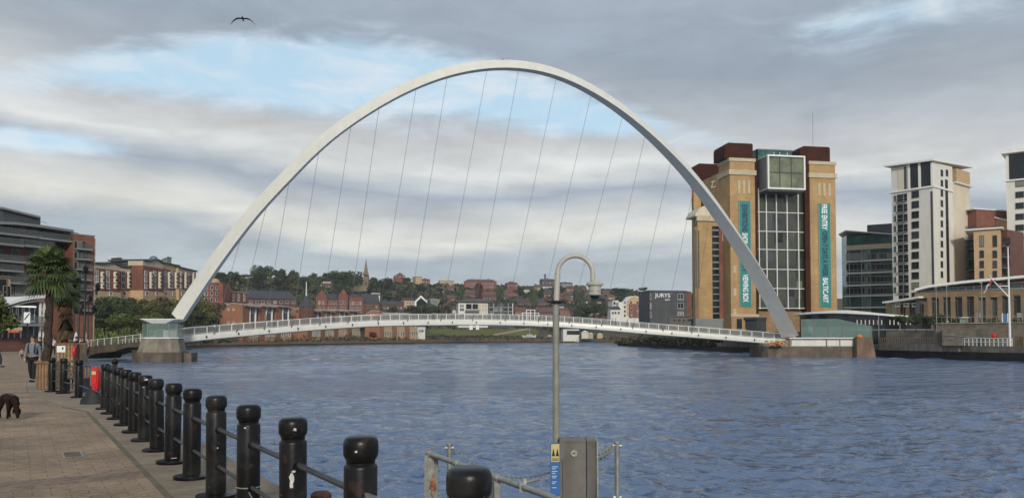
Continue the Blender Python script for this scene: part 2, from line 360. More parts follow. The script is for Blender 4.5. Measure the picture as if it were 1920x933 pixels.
def tag(o, label=None, cat=None, group=None, kind=None):
    if label: o['label'] = label
    if cat: o['category'] = cat
    if group: o['group'] = group
    if kind: o['kind'] = kind
    return o
def thing(name, label, cat, loc=(0,0,0), rz=0.0, group=None):
    o = link(name, None, None, loc, rz); o.empty_display_size = .5
    return tag(o, label, cat, group)
def dup(o, parent=None):
    c = o.copy(); COL.objects.link(c)
    c.parent = parent
    for ch in o.children: dup(ch, c)
    return c
def to_local(mb, t):
    rz = t.rotation_euler[2]; c, s_ = math.cos(-rz), math.sin(-rz); L = t.location
    mb.v = [((x-L[0])*c-(y-L[1])*s_, (x-L[0])*s_+(y-L[1])*c, z-L[2]) for x, y, z in mb.v]
    return mb
# ================================================================== WATER
def water():
    rng = np.random.RandomState(4)
    rows = [3.0]
    while rows[-1] < 1500: rows.append(rows[-1] + max(.10, rows[-1]*rows[-1]*.00018) if rows[-1] < 90 else (rows[-1]+1.45 if rows[-1] < 540 else rows[-1]*1.03))
    ys = np.array(rows)
    core = np.linspace(-.80, .80, 620)
    ks = np.concatenate([np.linspace(-6, -.84, 26), core, np.linspace(.84, 6, 26)])
    K, Y = np.meshgrid(ks, ys); X = K*Y*1.0
    H = np.zeros_like(X); D = np.maximum(Y*(1.6/620), np.gradient(ys)[:, None]*np.ones_like(X)) 
    DX = np.zeros_like(X); DY = np.zeros_like(X)
    for i in range(90):
        lam = .28*(1.036**i) if i < 70 else rng.uniform(1.2, 6)
        th = rng.normal(math.pi*.5+.35, .75); k = 2*math.pi/lam
        amp = .0105*(lam*1.15 if lam < .95 else 1.09*(lam/.95)**-.1)*(1 if i < 70 else .55)*rng.uniform(.5, 1.2)*1.0
        att = np.clip((lam/(D*2.6))-.8, 0, 1)
        ph = rng.uniform(0, 6.28)
        arg = k*(X*math.cos(th)+Y*math.sin(th))+ph
        c_ = np.cos(arg)*amp*att; s_ = np.sin(arg)*amp*att*.6
        H += c_; DX -= s_*math.cos(th); DY -= s_*math.sin(th)
    edge = (np.abs(K) < .81)
    for i in range(24):
        lam = rng.uniform(3.2, 8); th = rng.normal(math.pi*.5+.35, .6); k = 2*math.pi/lam; ph = rng.uniform(0, 6.28)
        H += np.cos(k*(X*math.cos(th)+Y*math.sin(th))+ph)*.0058*lam*np.clip(lam/(D*1.4)-.9, 0, 1)*np.clip((Y-55)/70, 0, 1)
    # gusts: rougher and calmer patches
    g = .78+.42*np.sin(X*.031+Y*.063+1.3)*np.sin(X*.017-Y*.049+.6)+.22*np.sin(Y*.13+X*.03)*np.sin(Y*.05-X*.02)
    H = H*g*edge
    V = np.stack([X+DX*edge, Y+DY*edge, WATER+H], -1).reshape(-1, 3)
    # extend behind the camera
    nr, nc = X.shape
    idx = np.arange(nr*nc).reshape(nr, nc)
    F = np.stack([idx[:-1, :-1], idx[:-1, 1:], idx[1:, 1:], idx[1:, :-1]], -1).reshape(-1, 4)
    me = bpy.data.meshes.new('river_water')
    ex = np.array([(-18., -60, WATER), (400, -60, WATER)]); nV = len(V)
    V = np.concatenate([V, ex]); 
    me.vertices.add(len(V)); me.vertices.foreach_set('co', V.astype(np.float32).ravel())
    fr = idx[0]; fl = list(F.ravel()); starts = list(range(0, len(F)*4, 4)); 
    poly = [nV, nV+1] + [int(v) for v in fr[::-1]]
    starts.append(len(fl)); fl += poly
    me.loops.add(len(fl)); me.loops.foreach_set('vertex_index', np.array(fl, dtype=np.int32))
    me.polygons.add(len(starts)); me.polygons.foreach_set('loop_start', np.array(starts, dtype=np.int32))
    me.update(calc_edges=True); me.validate()
    me.polygons.foreach_set('use_smooth', [True]*len(me.polygons))
    m = bpy.data.materials.new('river_water'); m.use_nodes = True; t = m.node_tree; b = t.nodes['Principled BSDF']
    b.inputs['Roughness'].default_value = .11; b.inputs['IOR'].default_value = 1.33
    tcn = t.nodes.new('ShaderNodeTexCoord')
    n0 = t.nodes.new('ShaderNodeTexNoise'); n0.inputs['Scale'].default_value = .012; n0.inputs['Detail'].default_value = 3
    t.links.new(tcn.outputs['Object'], n0.inputs['Vector'])
    mx = t.nodes.new('ShaderNodeMix'); mx.data_type = 'RGBA'; t.links.new(n0.outputs['Fac'], mx.inputs[0])
    mx.inputs[6].default_value = (.085, .145, .260, 1); mx.inputs[7].default_value = (.140, .190, .290, 1)
    t.links.new(mx.outputs[2], b.inputs['Base Color'])
    # gusts: wind patches where the ripples are higher or lower
    mpg = t.nodes.new('ShaderNodeMapping'); mpg.inputs['Scale'].default_value = (.010, .022, 1); t.links.new(tcn.outputs['Object'], mpg.inputs[0])
    ng = t.nodes.new('ShaderNodeTexNoise'); ng.inputs['Scale'].default_value = 1; ng.inputs['Detail'].default_value = 4; t.links.new(mpg.outputs[0], ng.inputs['Vector'])
    mg = t.nodes.new('ShaderNodeMapRange'); mg.inputs[1].default_value = .36; mg.inputs[2].default_value = .64; mg.inputs[3].default_value = .35; mg.inputs[4].default_value = 1.5; t.links.new(ng.outputs['Fac'], mg.inputs[0])
    prev = None
    for sc, dist, st in ((.22, .60, .9), (.8, .22, .9), (2.6, .040, .8), (8.0, .006, .6)):
        mp = t.nodes.new('ShaderNodeMapping'); mp.inputs['Scale'].default_value = (1, 1.5, 1); mp.inputs['Rotation'].default_value = (0, 0, .35)
        t.links.new(tcn.outputs['Object'], mp.inputs[0])
        n = t.nodes.new('ShaderNodeTexNoise'); n.inputs['Scale'].default_value = sc; n.inputs['Detail'].default_value = 3; n.inputs['Roughness'].default_value = .5
        n.inputs['Distortion'].default_value = .5
        t.links.new(mp.outputs[0], n.inputs['Vector'])
        bp = t.nodes.new('ShaderNodeBump'); bp.inputs['Strength'].default_value = st; bp.inputs['Distance'].default_value = dist*2.2
        t.links.new(n.outputs['Fac'], bp.inputs['Height'])
        ml = t.nodes.new('ShaderNodeMath'); ml.operation = 'MULTIPLY'; ml.inputs[1].default_value = dist*2.2; t.links.new(mg.outputs[0], ml.inputs[0]); t.links.new(ml.outputs[0], bp.inputs['Distance'])
        if prev: t.links.new(prev.outputs[0], bp.inputs['Normal'])
        prev = bp
    t.links.new(prev.outputs[0], b.inputs['Normal'])
    me.materials.append(m)
    tag(link('water', me), kind='structure')
water()
# ================================================================== GROUND
# quay line: bollards run along BL(s)
BD = Vector((-.539, .842)).normalized(); BN = Vector((BD.y, -BD.x))       # BN points to the river
B0 = Vector((-.2, 3.54))
def BL(s, off=0.0): return B0 + BD*s + BN*off
edge = [BL(-16, .72), BL(17.6, .72), BL(18.2, .35), BL(19.4, .12), Vector((-13.2, 23.6)), Vector((-27, 47)), Vector((-50, 88)), Vector((-82, 142)), Vector((-92, 165)), Vector((-110, 190)), Vector((-140, 215))]
kerb = [BL(-16, -.36), BL(16.6, -.36), BL(18.2, -.75), Vector((-13.9, 22.4)), Vector((-15.5, 24.6)), Vector((-28.2, 46.6))]
def pave_mat():
    def ex(m, t, b, tcn, mx):
        mp = t.nodes.new('ShaderNodeMapping'); mp.inputs['Rotation'].default_value = (0, 0, -(math.atan2(BD.y, BD.x))+R(90))
        t.links.new(tcn.outputs['Object'], mp.inputs[0])
        bt = t.nodes.new('ShaderNodeTexBrick'); t.links.new(mp.outputs[0], bt.inputs['Vector']); bt.inputs['Scale'].default_value = 1
        bt.inputs['Brick Width'].default_value = .34; bt.inputs['Row Height'].default_value = .17; bt.inputs['Mortar Size'].default_value = .007
        bt.inputs['Mortar Smooth'].default_value = .6
        bt.inputs['Color1'].default_value = (1, 1, 1, 1); bt.inputs['Color2'].default_value = (.84, .82, .80, 1); bt.inputs['Mortar'].default_value = (.50, .47, .44, 1)
        mm = t.nodes.new('ShaderNodeMix'); mm.data_type = 'RGBA'; mm.blend_type = 'MULTIPLY'; mm.inputs[0].default_value = .9
        t.links.new(mx.outputs[2], mm.inputs[6]); t.links.new(bt.outputs[0], mm.inputs[7])
        n = t.nodes.new('ShaderNodeTexNoise'); n.inputs['Scale'].default_value = .7; n.inputs['Detail'].default_value = 6; n.inputs['Roughness'].default_value = .7
        t.links.new(tcn.outputs['Object'], n.inputs['Vector'])
        mr = t.nodes.new('ShaderNodeMapRange'); mr.inputs[1].default_value = .35; mr.inputs[2].default_value = .65; mr.inputs[3].default_value = .62; mr.inputs[4].default_value = 1.16
        t.links.new(n.outputs['Fac'], mr.inputs[0])
        vm = t.nodes.new('ShaderNodeVectorMath'); vm.operation = 'SCALE'; t.links.new(mm.outputs[2], vm.inputs[0]); t.links.new(mr.outputs[0], vm.inputs['Scale'])
        t.links.new(vm.outputs[0], b.inputs['Base Color'])
        bp = t.nodes.new('ShaderNodeBump'); bp.inputs['Strength'].default_value = .5; bp.inputs['Distance'].default_value = .012
        t.links.new(bt.outputs['Fac'], bp.inputs['Height']); bp.invert = True; t.links.new(bp.outputs[0], b.inputs['Normal'])
    return mat('block_paving', (.350, .248, .158), .85, .22, 9.0, extra=ex)
M['paving'] = pave_mat()
def band_mat():
    def ex(m, t, b, tcn, mx):
        mp = t.nodes.new('ShaderNodeMapping'); mp.inputs['Rotation'].default_value = (0, 0, -(math.atan2(BD.y, BD.x))+R(52))
        t.links.new(tcn.outputs['Object'], mp.inputs[0])
        bt = t.nodes.new('ShaderNodeTexBrick'); t.links.new(mp.outputs[0], bt.inputs['Vector']); bt.inputs['Scale'].default_value = 1
        bt.inputs['Brick Width'].default_value = .24; bt.inputs['Row Height'].default_value = .085; bt.inputs['Mortar Size'].default_value = .008
        bt.inputs['Color1'].default_value = (1, 1, 1, 1); bt.inputs['Color2'].default_value = (.7, .68, .66, 1); bt.inputs['Mortar'].default_value = (.35, .33, .3, 1)
        mm = t.nodes.new('ShaderNodeMix'); mm.data_type = 'RGBA'; mm.blend_type = 'MULTIPLY'; mm.inputs[0].default_value = .9
        t.links.new(mx.outputs[2], mm.inputs[6]); t.links.new(bt.outputs[0], mm.inputs[7]); t.links.new(mm.outputs[2], b.inputs['Base Color'])
    return mat('brick_band', (.26, .185, .135), .85, .2, 5.0, extra=ex)
M['band'] = band_mat()
LEFT = [Vector((-400, 215)), Vector((-400, -30))]
mb = MB(); poly = [(p.x, p.y) for p in kerb + [Vector((-51, 87.5)), Vector((-83, 141)), Vector((-93, 165)), Vector((-111, 190)), Vector((-141, 216))] + LEFT + [Vector((-30, -16))]]
mb.prism(poly, -.5, 0.0); tag(mb.build('promenade_paving', 'paving'), kind='structure')
mb = MB(); cop = [(p.x, p.y) for p in edge[:6]] + [(p.x, p.y) for p in kerb[::-1]]
def cop_extra(m, t, b, tcn, mx):
    mp = t.nodes.new('ShaderNodeMapping'); mp.inputs['Rotation'].default_value = (0, 0, -(math.atan2(BD.y, BD.x))); mp.inputs['Location'].default_value = (0, .31, 0)
    t.links.new(tcn.outputs['Object'], mp.inputs[0])
    bt = t.nodes.new('ShaderNodeTexBrick'); t.links.new(mp.outputs[0], bt.inputs['Vector']); bt.inputs['Scale'].default_value = 1; bt.offset = 0.0
    bt.inputs['Brick Width'].default_value = 1.37; bt.inputs['Row Height'].default_value = 2.6; bt.inputs['Mortar Size'].default_value = .012
    bt.inputs['Color1'].default_value = (1, 1, 1, 1); bt.inputs['Color2'].default_value = (.80, .79, .77, 1); bt.inputs['Mortar'].default_value = (.35, .33, .28, 1)
    mm = t.nodes.new('ShaderNodeMix'); mm.data_type = 'RGBA'; mm.blend_type = 'MULTIPLY'; mm.inputs[0].default_value = 1
    t.links.new(mx.outputs[2], mm.inputs[6]); t.links.new(bt.outputs[0], mm.inputs[7])
    n = t.nodes.new('ShaderNodeTexNoise'); n.inputs['Scale'].default_value = 1.7; n.inputs['Detail'].default_value = 8; n.inputs['Roughness'].default_value = .7; t.links.new(tcn.outputs['Object'], n.inputs['Vector'])
    mr = t.nodes.new('ShaderNodeMapRange'); mr.inputs[1].default_value = .50; mr.inputs[2].default_value = .66; mr.inputs[4].default_value = .75; t.links.new(n.outputs['Fac'], mr.inputs[0])
    m2 = t.nodes.new('ShaderNodeMix'); m2.data_type = 'RGBA'; t.links.new(mr.outputs[0], m2.inputs[0]); t.links.new(mm.outputs[2], m2.inputs[6]); m2.inputs[7].default_value = (.13, .105, .065, 1); t.links.new(m2.outputs[2], b.inputs['Base Color'])
M['coping'] = mat('coping_stone', (.30, .235, .165), .85, .2, 2.2, 0, .3, 30, extra=cop_extra)
mb.prism(cop, -.5, .012); tag(mb.build('quay_coping', 'coping'), kind='structure')
mb = MB(); q = [(p.x, p.y) for p in edge]; q2 = q + [(-140.5, 300), (-400, 300), (-400, -32), (-2, -32)]
mb.prism(q2, -6.0, -.50); tag(mb.build('quay_wall_base', 'concrete_dark'), kind='structure')
# mossy drain joint beside the coping, and a brick cross band
mb = MB(); ks_ = [BL(-16, -.36), BL(16.6, -.36), BL(18.2, -.75)]; ko = [BL(-16, -.425), BL(16.6, -.425), BL(18.1, -.83)]
mb.prism([(p.x, p.y) for p in ks_ + ko[::-1]], -.1, .005); tag(mb.build('kerb_joint', 'moss'), kind='structure')
for s0, s1 in ((6.95, 7.45), (19.6, 20.2)):
    mb = MB(); a, b_, c, d = BL(s0, -.445), BL(s1, -.445), BL(s1+.3, -14), BL(s0+.3, -14)
    mb.prism([(p.x, p.y) for p in (a, b_, c, d)], -.1, .0045); tag(mb.build('paving_band', 'band'), kind='structure')
# worn iron drain cover in the paving
t_ = thing('drain_cover', 'worn pale metal drain cover set in the paving beside the mossy joint', 'drain cover', (*BL(9.4, -1.05), .004), math.atan2(BD.y, BD.x))
MB().box(-.27, .27, -.13, .13, 0, .006).build('frame', 'pole_grey', t_); 
m_ = MB(); [m_.box(-.24+.055*i, -.21+.055*i, -.10, .10, .0065, .011) for i in range(9)]; m_.build('grate', 'stone', t_)
# ================================================================== FAR HILL
cpx   = [-400, 0, 160, 300, 380, 420, 480, 600, 780, 900, 1100, 1300, 1600, 2300]
cshY  = [165, 185, 205, 250, 318, 335, 368, 430, 565, 720, 770, 810, 900, 900]
ccrY  = [340, 340, 350, 380, 520, 720, 900, 950, 950, 1000, 1000, 1000, 1100, 1200]
ccpy  = [565, 562, 560, 556, 535, 524, 520, 519, 532, 534, 540, 551, 560, 570]
def shoreY(px): return interp(px, cpx, cshY)
def hill(px, t):
    Ys, Yc, pc = shoreY(px), interp(px, cpx, ccrY), interp(px, cpx, ccpy)
    zt = -1.6
    Y = Ys + (Yc-Ys)*max(t, 0)**.9
    bump = 5*math.sin(px*.013+t*4)*math.sin(px*.031+1.3*t)*t
    p0 = 634 + (EYE-zt)*FPX/Ys
    py = p0 + (pc-p0)*t + bump*.25
    return P(px, py, Y), py
def hill_at(px, py):
    lo, hi_ = 0.0, 1.0
    for _ in range(30):
        m_ = (lo+hi_)/2
        if hill(px, m_)[1] > py: lo = m_
        else: hi_ = m_
    return hill(px, lo)[0]
def hill_mesh():
    mb = MB(); cols = list(range(-400, 2301, 20)); T = [0, .02, .05] + [i/28 for i in range(2, 29)]
    n = 0
    for px in cols:
        p = hill(px, 0)[0]; col = [Vector((p.x*.995, p.y*.995, -6.0)), Vector((p.x*.997, p.y*.997, -2.0))] + [hill(px, t)[0] for t in T]
        c = col[-1]; col += [Vector((c.x*1.08, c.y*1.08, c.z+3)), Vector((c.x*1.3, c.y*1.3, c.z-8)), Vector((c.x*3.5, c.y*3.5, c.z-40))]
        n = len(col); mb.v += [tuple(v) for v in col]
    for i in range(len(cols)-1):
        for j in range(n-1):
            a = i*n+j; mb.f.append((a, a+n, a+n+1, a+1)); mb.m.append(0)
    def ex(m, t, b, tcn, mx):
        n1 = t.nodes.new('ShaderNodeTexNoise'); n1.inputs['Scale'].default_value = .02; n1.inputs['Detail'].default_value = 4; t.links.new(tcn.outputs['Object'], n1.inputs['Vector'])
        mr = t.nodes.new('ShaderNodeMapRange'); mr.inputs[1].default_value = .48; mr.inputs[2].default_value = .6; t.links.new(n1.outputs['Fac'], mr.inputs[0])
        mm = t.nodes.new('ShaderNodeMix'); mm.data_type = 'RGBA'; t.links.new(mr.outputs[0], mm.inputs[0]); t.links.new(mx.outputs[2], mm.inputs[6])
        mm.inputs[7].default_value = (.085, .060, .040, 1); t.links.new(mm.outputs[2], b.inputs['Base Color'])
    M['hillside'] = mat('hillside_ground', (.055, .062, .022), .95, .3, .08, extra=ex)
    tag(mb.build('hillside', 'hillside', None, True), kind='structure')
hill_mesh()
# lawn and rubble shore under the deck
def hill_patch(name, m, x0, x1, t0, t1, n=10, lift=.3, label=None, kind='structure'):
    mb = MB(); k = 5
    for i in range(n+1):
        px = x0+(x1-x0)*i/n
        for j in range(k):
            tt = (t0(px) if callable(t0) else t0) + ((t1(px) if callable(t1) else t1)-(t0(px) if callable(t0) else t0))*j/(k-1)
            p = hill(px, tt)[0]; mb.v.append((p.x*.999, p.y*.999, p.z+lift))
    for i in range(n):
        for j in range(k-1):
            a = i*k+j; mb.f.append((a, a+k, a+k+1, a+1)); mb.m.append(0)
    return tag(mb.build(name, m), kind=kind)
M['lawn'] = mat('lawn_grass', (.115, .115, .022), .95, .15, .05)
M['rubble'] = mat('rubble_shore', (.15, .095, .062), .95, .45, .35, 0, .5, 1.5)
M['path'] = mat('pale_path', (.33, .25, .17), .9, .1, .3)
hill_patch('lawn', 'lawn', 796, 1010, .10, .33, 14, .6)
hill_patch('shore', 'rubble', 330, 1300, 0.0, .055, 60, .35)
hill_patch('footpath', 'path', 925, 1010, lambda x: .09+(x-925)/85*.14, lambda x: .12+(x-925)/85*.15, 10, .9)
# ================================================================== GATESHEAD BANK (right)
def gx(px, Y): return P(px, 640, Y).x
bankpts = [(400, 90), (gx(2300, 100), 100), (gx(1925, 134), 134), (gx(1648, 172), 172), (gx(1610, 190), 190), (gx(1440, 205), 205), (gx(1300, 272), 272), (gx(1215, 340), 340), (gx(1158, 425), 425), (gx(1175, 520), 520), (gx(1300, 700), 700), (gx(1300, 900), 900), (900, 900), (900, 90)]
mb = MB().prism(bankpts, -6, -.9); tag(mb.build('south_bank', 'sheet_pile'), kind='structure')
inner = [(400, 92), (gx(2290, 101), 101.5), (gx(1924, 135), 135), (gx(1648, 173), 173), (gx(1611, 191), 191), (gx(1441, 206), 206), (gx(1302, 273), 273), (gx(1217, 341), 341), (gx(1160, 427), 427), (gx(1178, 519), 519), (gx(1302, 699), 699), (gx(1302, 899), 899), (899, 899), (899, 92)]
mb = MB().prism(inner, -.95, .25); tag(mb.build('south_quay', 'concrete'), kind='structure')
terr = [(410, 125), (gx(1990, 143), 143), (gx(1885, 150), 150), (gx(1760, 160), 160), (gx(1742, 172), 172), (gx(1600, 186), 186+12), (gx(1440, 214), 214), (gx(1302, 283), 283), (gx(1215, 352), 352), (gx(1180, 440), 440), (gx(1300, 690), 690), (890, 890), (890, 125)]
M['terrace_floor'] = mat('terrace_stone', (.25, .22, .18), .85, .2, .4, extra=brick_extra(2.4, .55, (.8, .78, .74)))
mb = MB().prism(terr, .2, 3.4); tag(mb.build('upper_terrace', 'terrace_floor'), kind='structure')
# overgrown river edge left of the factory
M['shrub_bank'] = leafmat('bank_scrub', (.075, .075, .025), (.10, .075, .035))
def scrub(name, pts, n, size, m, seed, h=1.2):
    rnd = random.Random(seed); mb = MB()
    for _ in range(n):
        i = rnd.randrange(len(pts)-1); f = rnd.random(); a, b_ = pts[i], pts[i+1]
        c = Vector((a[0]+(b_[0]-a[0])*f+rnd.gauss(0, .8), a[1]+(b_[1]-a[1])*f+rnd.gauss(0, .8), a[2]+(b_[2]-a[2])*f+abs(rnd.gauss(0, h*.5))))
        u = Vector((rnd.gauss(0,1), rnd.gauss(0,1), rnd.gauss(0,1))).normalized(); w = u.cross(Vector((rnd.gauss(0,1), rnd.gauss(0,1), rnd.gauss(0,1)))).normalized()
        sz = size*rnd.uniform(.6, 1.4)
        mb.add([c-u*sz, c+w*sz*.6, c+u*sz, c-w*sz*.6], [(0,1,2,3)])
    return tag(mb.build(name, m), kind='stuff')
scrub('riverbank_scrub', [(gx(1158,425),425,-1.2), (gx(1215,341),341,-.8), (gx(1300,273),273,-.9), (gx(1345,250),250,-1.2)], 5000, .7, 'shrub_bank', 5, 2.6)
# ================================================================== MILLENNIUM FOOTBRIDGE
FL = P(333, 600, 140.0); FR = P(1484, 630, 168.0)
chord = (Vector((FR.x, FR.y)) - Vector((FL.x, FL.y))); CHL = chord.length; ch = chord.normalized()
nn = Vector((-ch.y, ch.x))                                              # away from the camera
LEAN = R(17.5)
tvec = Vector((-nn.x*math.sin(LEAN), -nn.y*math.sin(LEAN), math.cos(LEAN)))  # 'up' in the arch plane
ch3 = Vector((ch.x, ch.y, (FR.z-FL.z)/CHL)).normalized()
pn = ch3.cross(tvec).normalized()                                       # plane normal
if pn.y > 0: pn = -pn                                                   # towards the camera
mid_px = [(333,596),(372,536),(412,478),(476,394),(549,319),(601,265),(645,232),(688,204),(728,180),(769,160),(809,143),(849,131),(895,122),(942,119),(975,120),(1008,125),(1050,136),(1110,166),(1168,204),(1216,245),(1262,290),(1304,337),(1343,390),(1388,457),(1430,525),(1458,575),(1484,628)]
ctrl = [onplane(x, y, FL, pn) for x, y in mid_px]
def smooth_curve(c, n=110, passes=2):
    L = [0]
    for a, b_ in zip(c, c[1:]): L.append(L[-1]+(b_-a).length)
    out = []
    for i in range(n):
        s_ = L[-1]*i/(n-1); out.append(Vector([interp(s_, L, [p[k] for p in c]) for k in range(3)]))
    for _ in range(14):
        out = [out[0]]+[(out[i-1]+out[i]*2+out[i+1])/4 for i in range(1, n-1)]+[out[-1]]
    return out
arc = smooth_curve(ctrl)
bridge = thing('footbridge', 'white tilting arch footbridge with a curved deck hung on steel cables across the river', 'bridge', (FL.x, FL.y, WATER))
mb = MB(); secs = []
for i, p in enumerate(arc):
    T = (arc[min(i+1, len(arc)-1)]-arc[max(i-1, 0)]).normalized(); N = pn.cross(T).normalized()
    if N.z < 0 and 5 < i < len(arc)-5: N = -N
    mid = arc[len(arc)//2]*0 + (FL+FR)/2
    if (p-mid).dot(N) < 0: N = -N
    u = i/(len(arc)-1); w = 1.95+(.95 if u < .5 else 1.5)*abs(2*u-1)**1.5
    rf = interp(u, [0, .3, .5, .62, .75, .9, 1], [-.62, -.62, -.5, -.3, 0, .35, .45])
    h = w*.5
    sec = [(h*rf, h), (h*.9, -h*.4), (h*.9, -h*.8), (h*.7, -h), (-h, -h*.8)]
    secs.append((p, T, N, h))
    mb.v += [tuple(p+N*a+pn*b_) for a, b_ in sec]
k = 5
for i in range(len(arc)-1):
    for j in range(k):
        a, b_ = i*k+j, i*k+(j+1)%k; mb.f.append((a, b_, b_+k, a+k)); mb.m.append(0)
mb.f.append(tuple(range(k))); mb.m.append(0); mb.f.append(tuple((len(arc)-1)*k+j for j in range(k))); mb.m.append(0)
to_local(mb, bridge).build('arch', 'white', bridge, 25)
# panel joints on the arch
def sec_at_px(px):                                                        # arch station whose soffit projects nearest this column
    best = None
    for i, (p, T, N, h) in enumerate(secs):
        q = p - N*h*.95; y = q.y; pr = CX + FPX*q.x/(math.cos(PITCH)*q.y+math.sin(PITCH)*(q.z-EYE)) if y > 0 else 0
        if best is None or abs(pr-px) < best[0]: best = (abs(pr-px), q)
    return best[1]
# deck: bowed away from the arch
BOW = 19.0
d_px = [300, 345, 380, 484, 588, 692, 780, 852, 927, 984, 1036, 1050, 1136, 1221, 1307, 1384, 1440, 1475]
d_top = [634, 630, 625, 616, 607.5, 601, 599.5, 598.8, 599, 600.3, 602.3, 602.8, 609, 616.5, 622.8, 629, 633.5, 636.5]
d_th = [11.5, 13, 13, 13, 11.5, 12.5, 12, 12, 11.5, 11, 11, 11, 10, 10.5, 10.5, 10.5, 9.5, 9]
A0 = Vector((FL.x, FL.y)) + ch*(-3.0); 
LEN = CHL+3.0+1.0
def deck_xy(u, off=0.0):
    c = A0 + ch*(LEN*u) + nn*(4*BOW*u*(1-u)+1.5)
    d = (ch*LEN + nn*(4*BOW*(1-2*u))).normalized(); nrm = Vector((-d.y, d.x))
    c = c + nrm*off; return c, d, nrm
def px_of(x, y, z=4): return CX + FPX*x/(math.cos(PITCH)*y+math.sin(PITCH)*(z-EYE))
def deck_z(u):
    c, d, n_ = deck_xy(u); px = px_of(c.x, c.y)
    # smooth top line
    z = P(px, interp(px, d_px, d_top), c.y).z
    return z
ND = 96
us = [i/(ND-1) for i in range(ND)]
zs = [deck_z(u) for u in us]
for _ in range(6): zs = [zs[0]]+[(zs[i-1]+zs[i]*2+zs[i+1])/4 for i in range(1, ND-1)]+[zs[-1]]
def dz(u): return interp(u, us, zs)
mb = MB(); k = 8
for i, u in enumerate(us):
    z = zs[i]; th = 1.35
    sec = [(0, 0), (-.12, -.25), (-.05, -th*.85), (.30, -th), (3.2, -th*.85), (6.6, -.5), (7.0, -.25), (6.9, 0)]
    for o_, dz_ in sec:
        c, d, n_ = deck_xy(u, o_); mb.v.append((c.x, c.y, z+dz_))
for i in range(ND-1):
    for j in range(k):
        a, b_ = i*k+j, i*k+(j+1)%k; mb.f.append((a, b_, b_+k, a+k)); mb.m.append(1 if j == 7 else 0)
mb.f.append(tuple(range(k))); mb.m.append(0); mb.f.append(tuple((ND-1)*k+j for j in range(k))[::-1]); mb.m.append(0)
M['deckfloor'] = mat('deck_surface', (.22, .21, .20), .8, .15, 1)
deck = to_local(mb, bridge).build('deck', ['white', 'deckfloor'], bridge, 40)
# fascia joints + small deck lamps
ploc = Vector(bridge.location)
lampm = MB().obox((0, 0, 0), .22, .22, .34).obox((0, -.05, -.24), .12, .12, .18).mesh('deck_lamp', 'dark_metal')
for i in range(0, 22):
    u = .055+i*.0425; c, d, n_ = deck_xy(u, -.22); link('deck_lamp', lampm, bridge, (c.x-ploc.x, c.y-ploc.y, dz(u)-.55-ploc.z), math.atan2(d.y, d.x))
# railings with posts as sub-parts
postm = MB().box(-.07, .07, -.04, .04, 0, 1.32).box(-.05, .05, -.12, .02, 1.26, 1.34).mesh('post', 'white_clean')
for off in (.15, 6.75, 3.6):
    mb = MB(); hz = 1.3 if off != 3.6 else 1.05
    inf = MB()
    for i in range(ND-1):
        (c0, d0, _), (c1, d1, _) = deck_xy(us[i], off), deck_xy(us[i+1], off)
        z0, z1 = zs[i], zs[i+1]
        inf.add([(c0.x, c0.y, z0+.18), (c1.x, c1.y, z1+.18), (c1.x, c1.y, z1+hz-.12), (c0.x, c0.y, z0+hz-.12)], [(0,1,2,3)])
    mb.tube([(*deck_xy(u, off)[0], dz(u)+hz) for u in us], .055, 6)
    mb.tube([(*deck_xy(u, off)[0], dz(u)+.15) for u in us], .035, 5)
    rl = to_local(mb, bridge).build('railing', 'grey_steel' if off == 3.6 else 'white_clean', bridge)
    to_local(inf, bridge).build('mesh_infill', 'mesh_panel', rl)
    if off != 3.6:
        for i in range(62):
            u = (i+.5)/62; c, d, n_ = deck_xy(u, off); link('post', postm, rl, (c.x-ploc.x, c.y-ploc.y, dz(u)-ploc.z), math.atan2(d.y, d.x))
# cables
tops = [447,497,543,597,652,711,773,841,909,979,1046,1107,1163,1213,1258,1297,1334]
bots = [401,443,495,546,599,652,708,764,826,886,947,1009,1067,1128,1186,1243,1297]
def u_at_px(px):
    lo, hi_ = 0, 1
    for _ in range(40):
        m_ = (lo+hi_)/2; c = deck_xy(m_)[0]
        if px_of(c.x, c.y) < px: lo = m_
        else: hi_ = m_
    return lo
mats_c = M['cable'] = mat('steel_cable', (.38, .38, .38), .4, .1, 1, .6)
for a, b_ in zip(tops, bots):
    q = sec_at_px(a); u = u_at_px(b_); c = deck_xy(u, -.1)[0]
    mb = MB().tube([(c.x, c.y, dz(u)-.3), tuple(q)], .033, 6)
    cb = to_local(mb, bridge).build('cable', 'cable', bridge)
    v = (q-Vector((c.x, c.y, dz(u)-.3))).normalized(); p0 = Vector((c.x, c.y, dz(u)-.3))
    to_local(MB().tube([p0, p0+v*1.6], .11, 6), bridge).build('socket', 'grey_steel', cb)
# navigation lights hung at midspan
for px in (884, 896):
    u = u_at_px(px); c = deck_xy(u, .4)[0]; mb = MB().obox((c.x, c.y, dz(u)-1.75), .75, .5, .95).obox((c.x, c.y-.28, dz(u)-1.7), .35, .1, .35)
    to_local(mb, bridge).build('navigation_light', 'white_clean', bridge)
# little observation box in the railing
u = u_at_px(995); c, d, n_ = deck_xy(u, .1); rz_ = math.atan2(d.y, d.x)
mb = MB()
for dx in (-1.9, -.95, 0, .95, 1.9):
    mb.obox((c.x+d.x*dx, c.y+d.y*dx, dz(u)+.9 if abs(dx) > 1 else dz(u)+1.2), .16, .16, 1.8 if abs(dx) > 1 else 2.4, rz_)
mb.obox((c.x, c.y, dz(u)+2.45), 2.1, .3, .14, rz_).obox((c.x, c.y, dz(u)+1.75), 4.0, .2, .12, rz_)
to_local(mb, bridge).build('gauge_frame', 'white_clean', bridge)
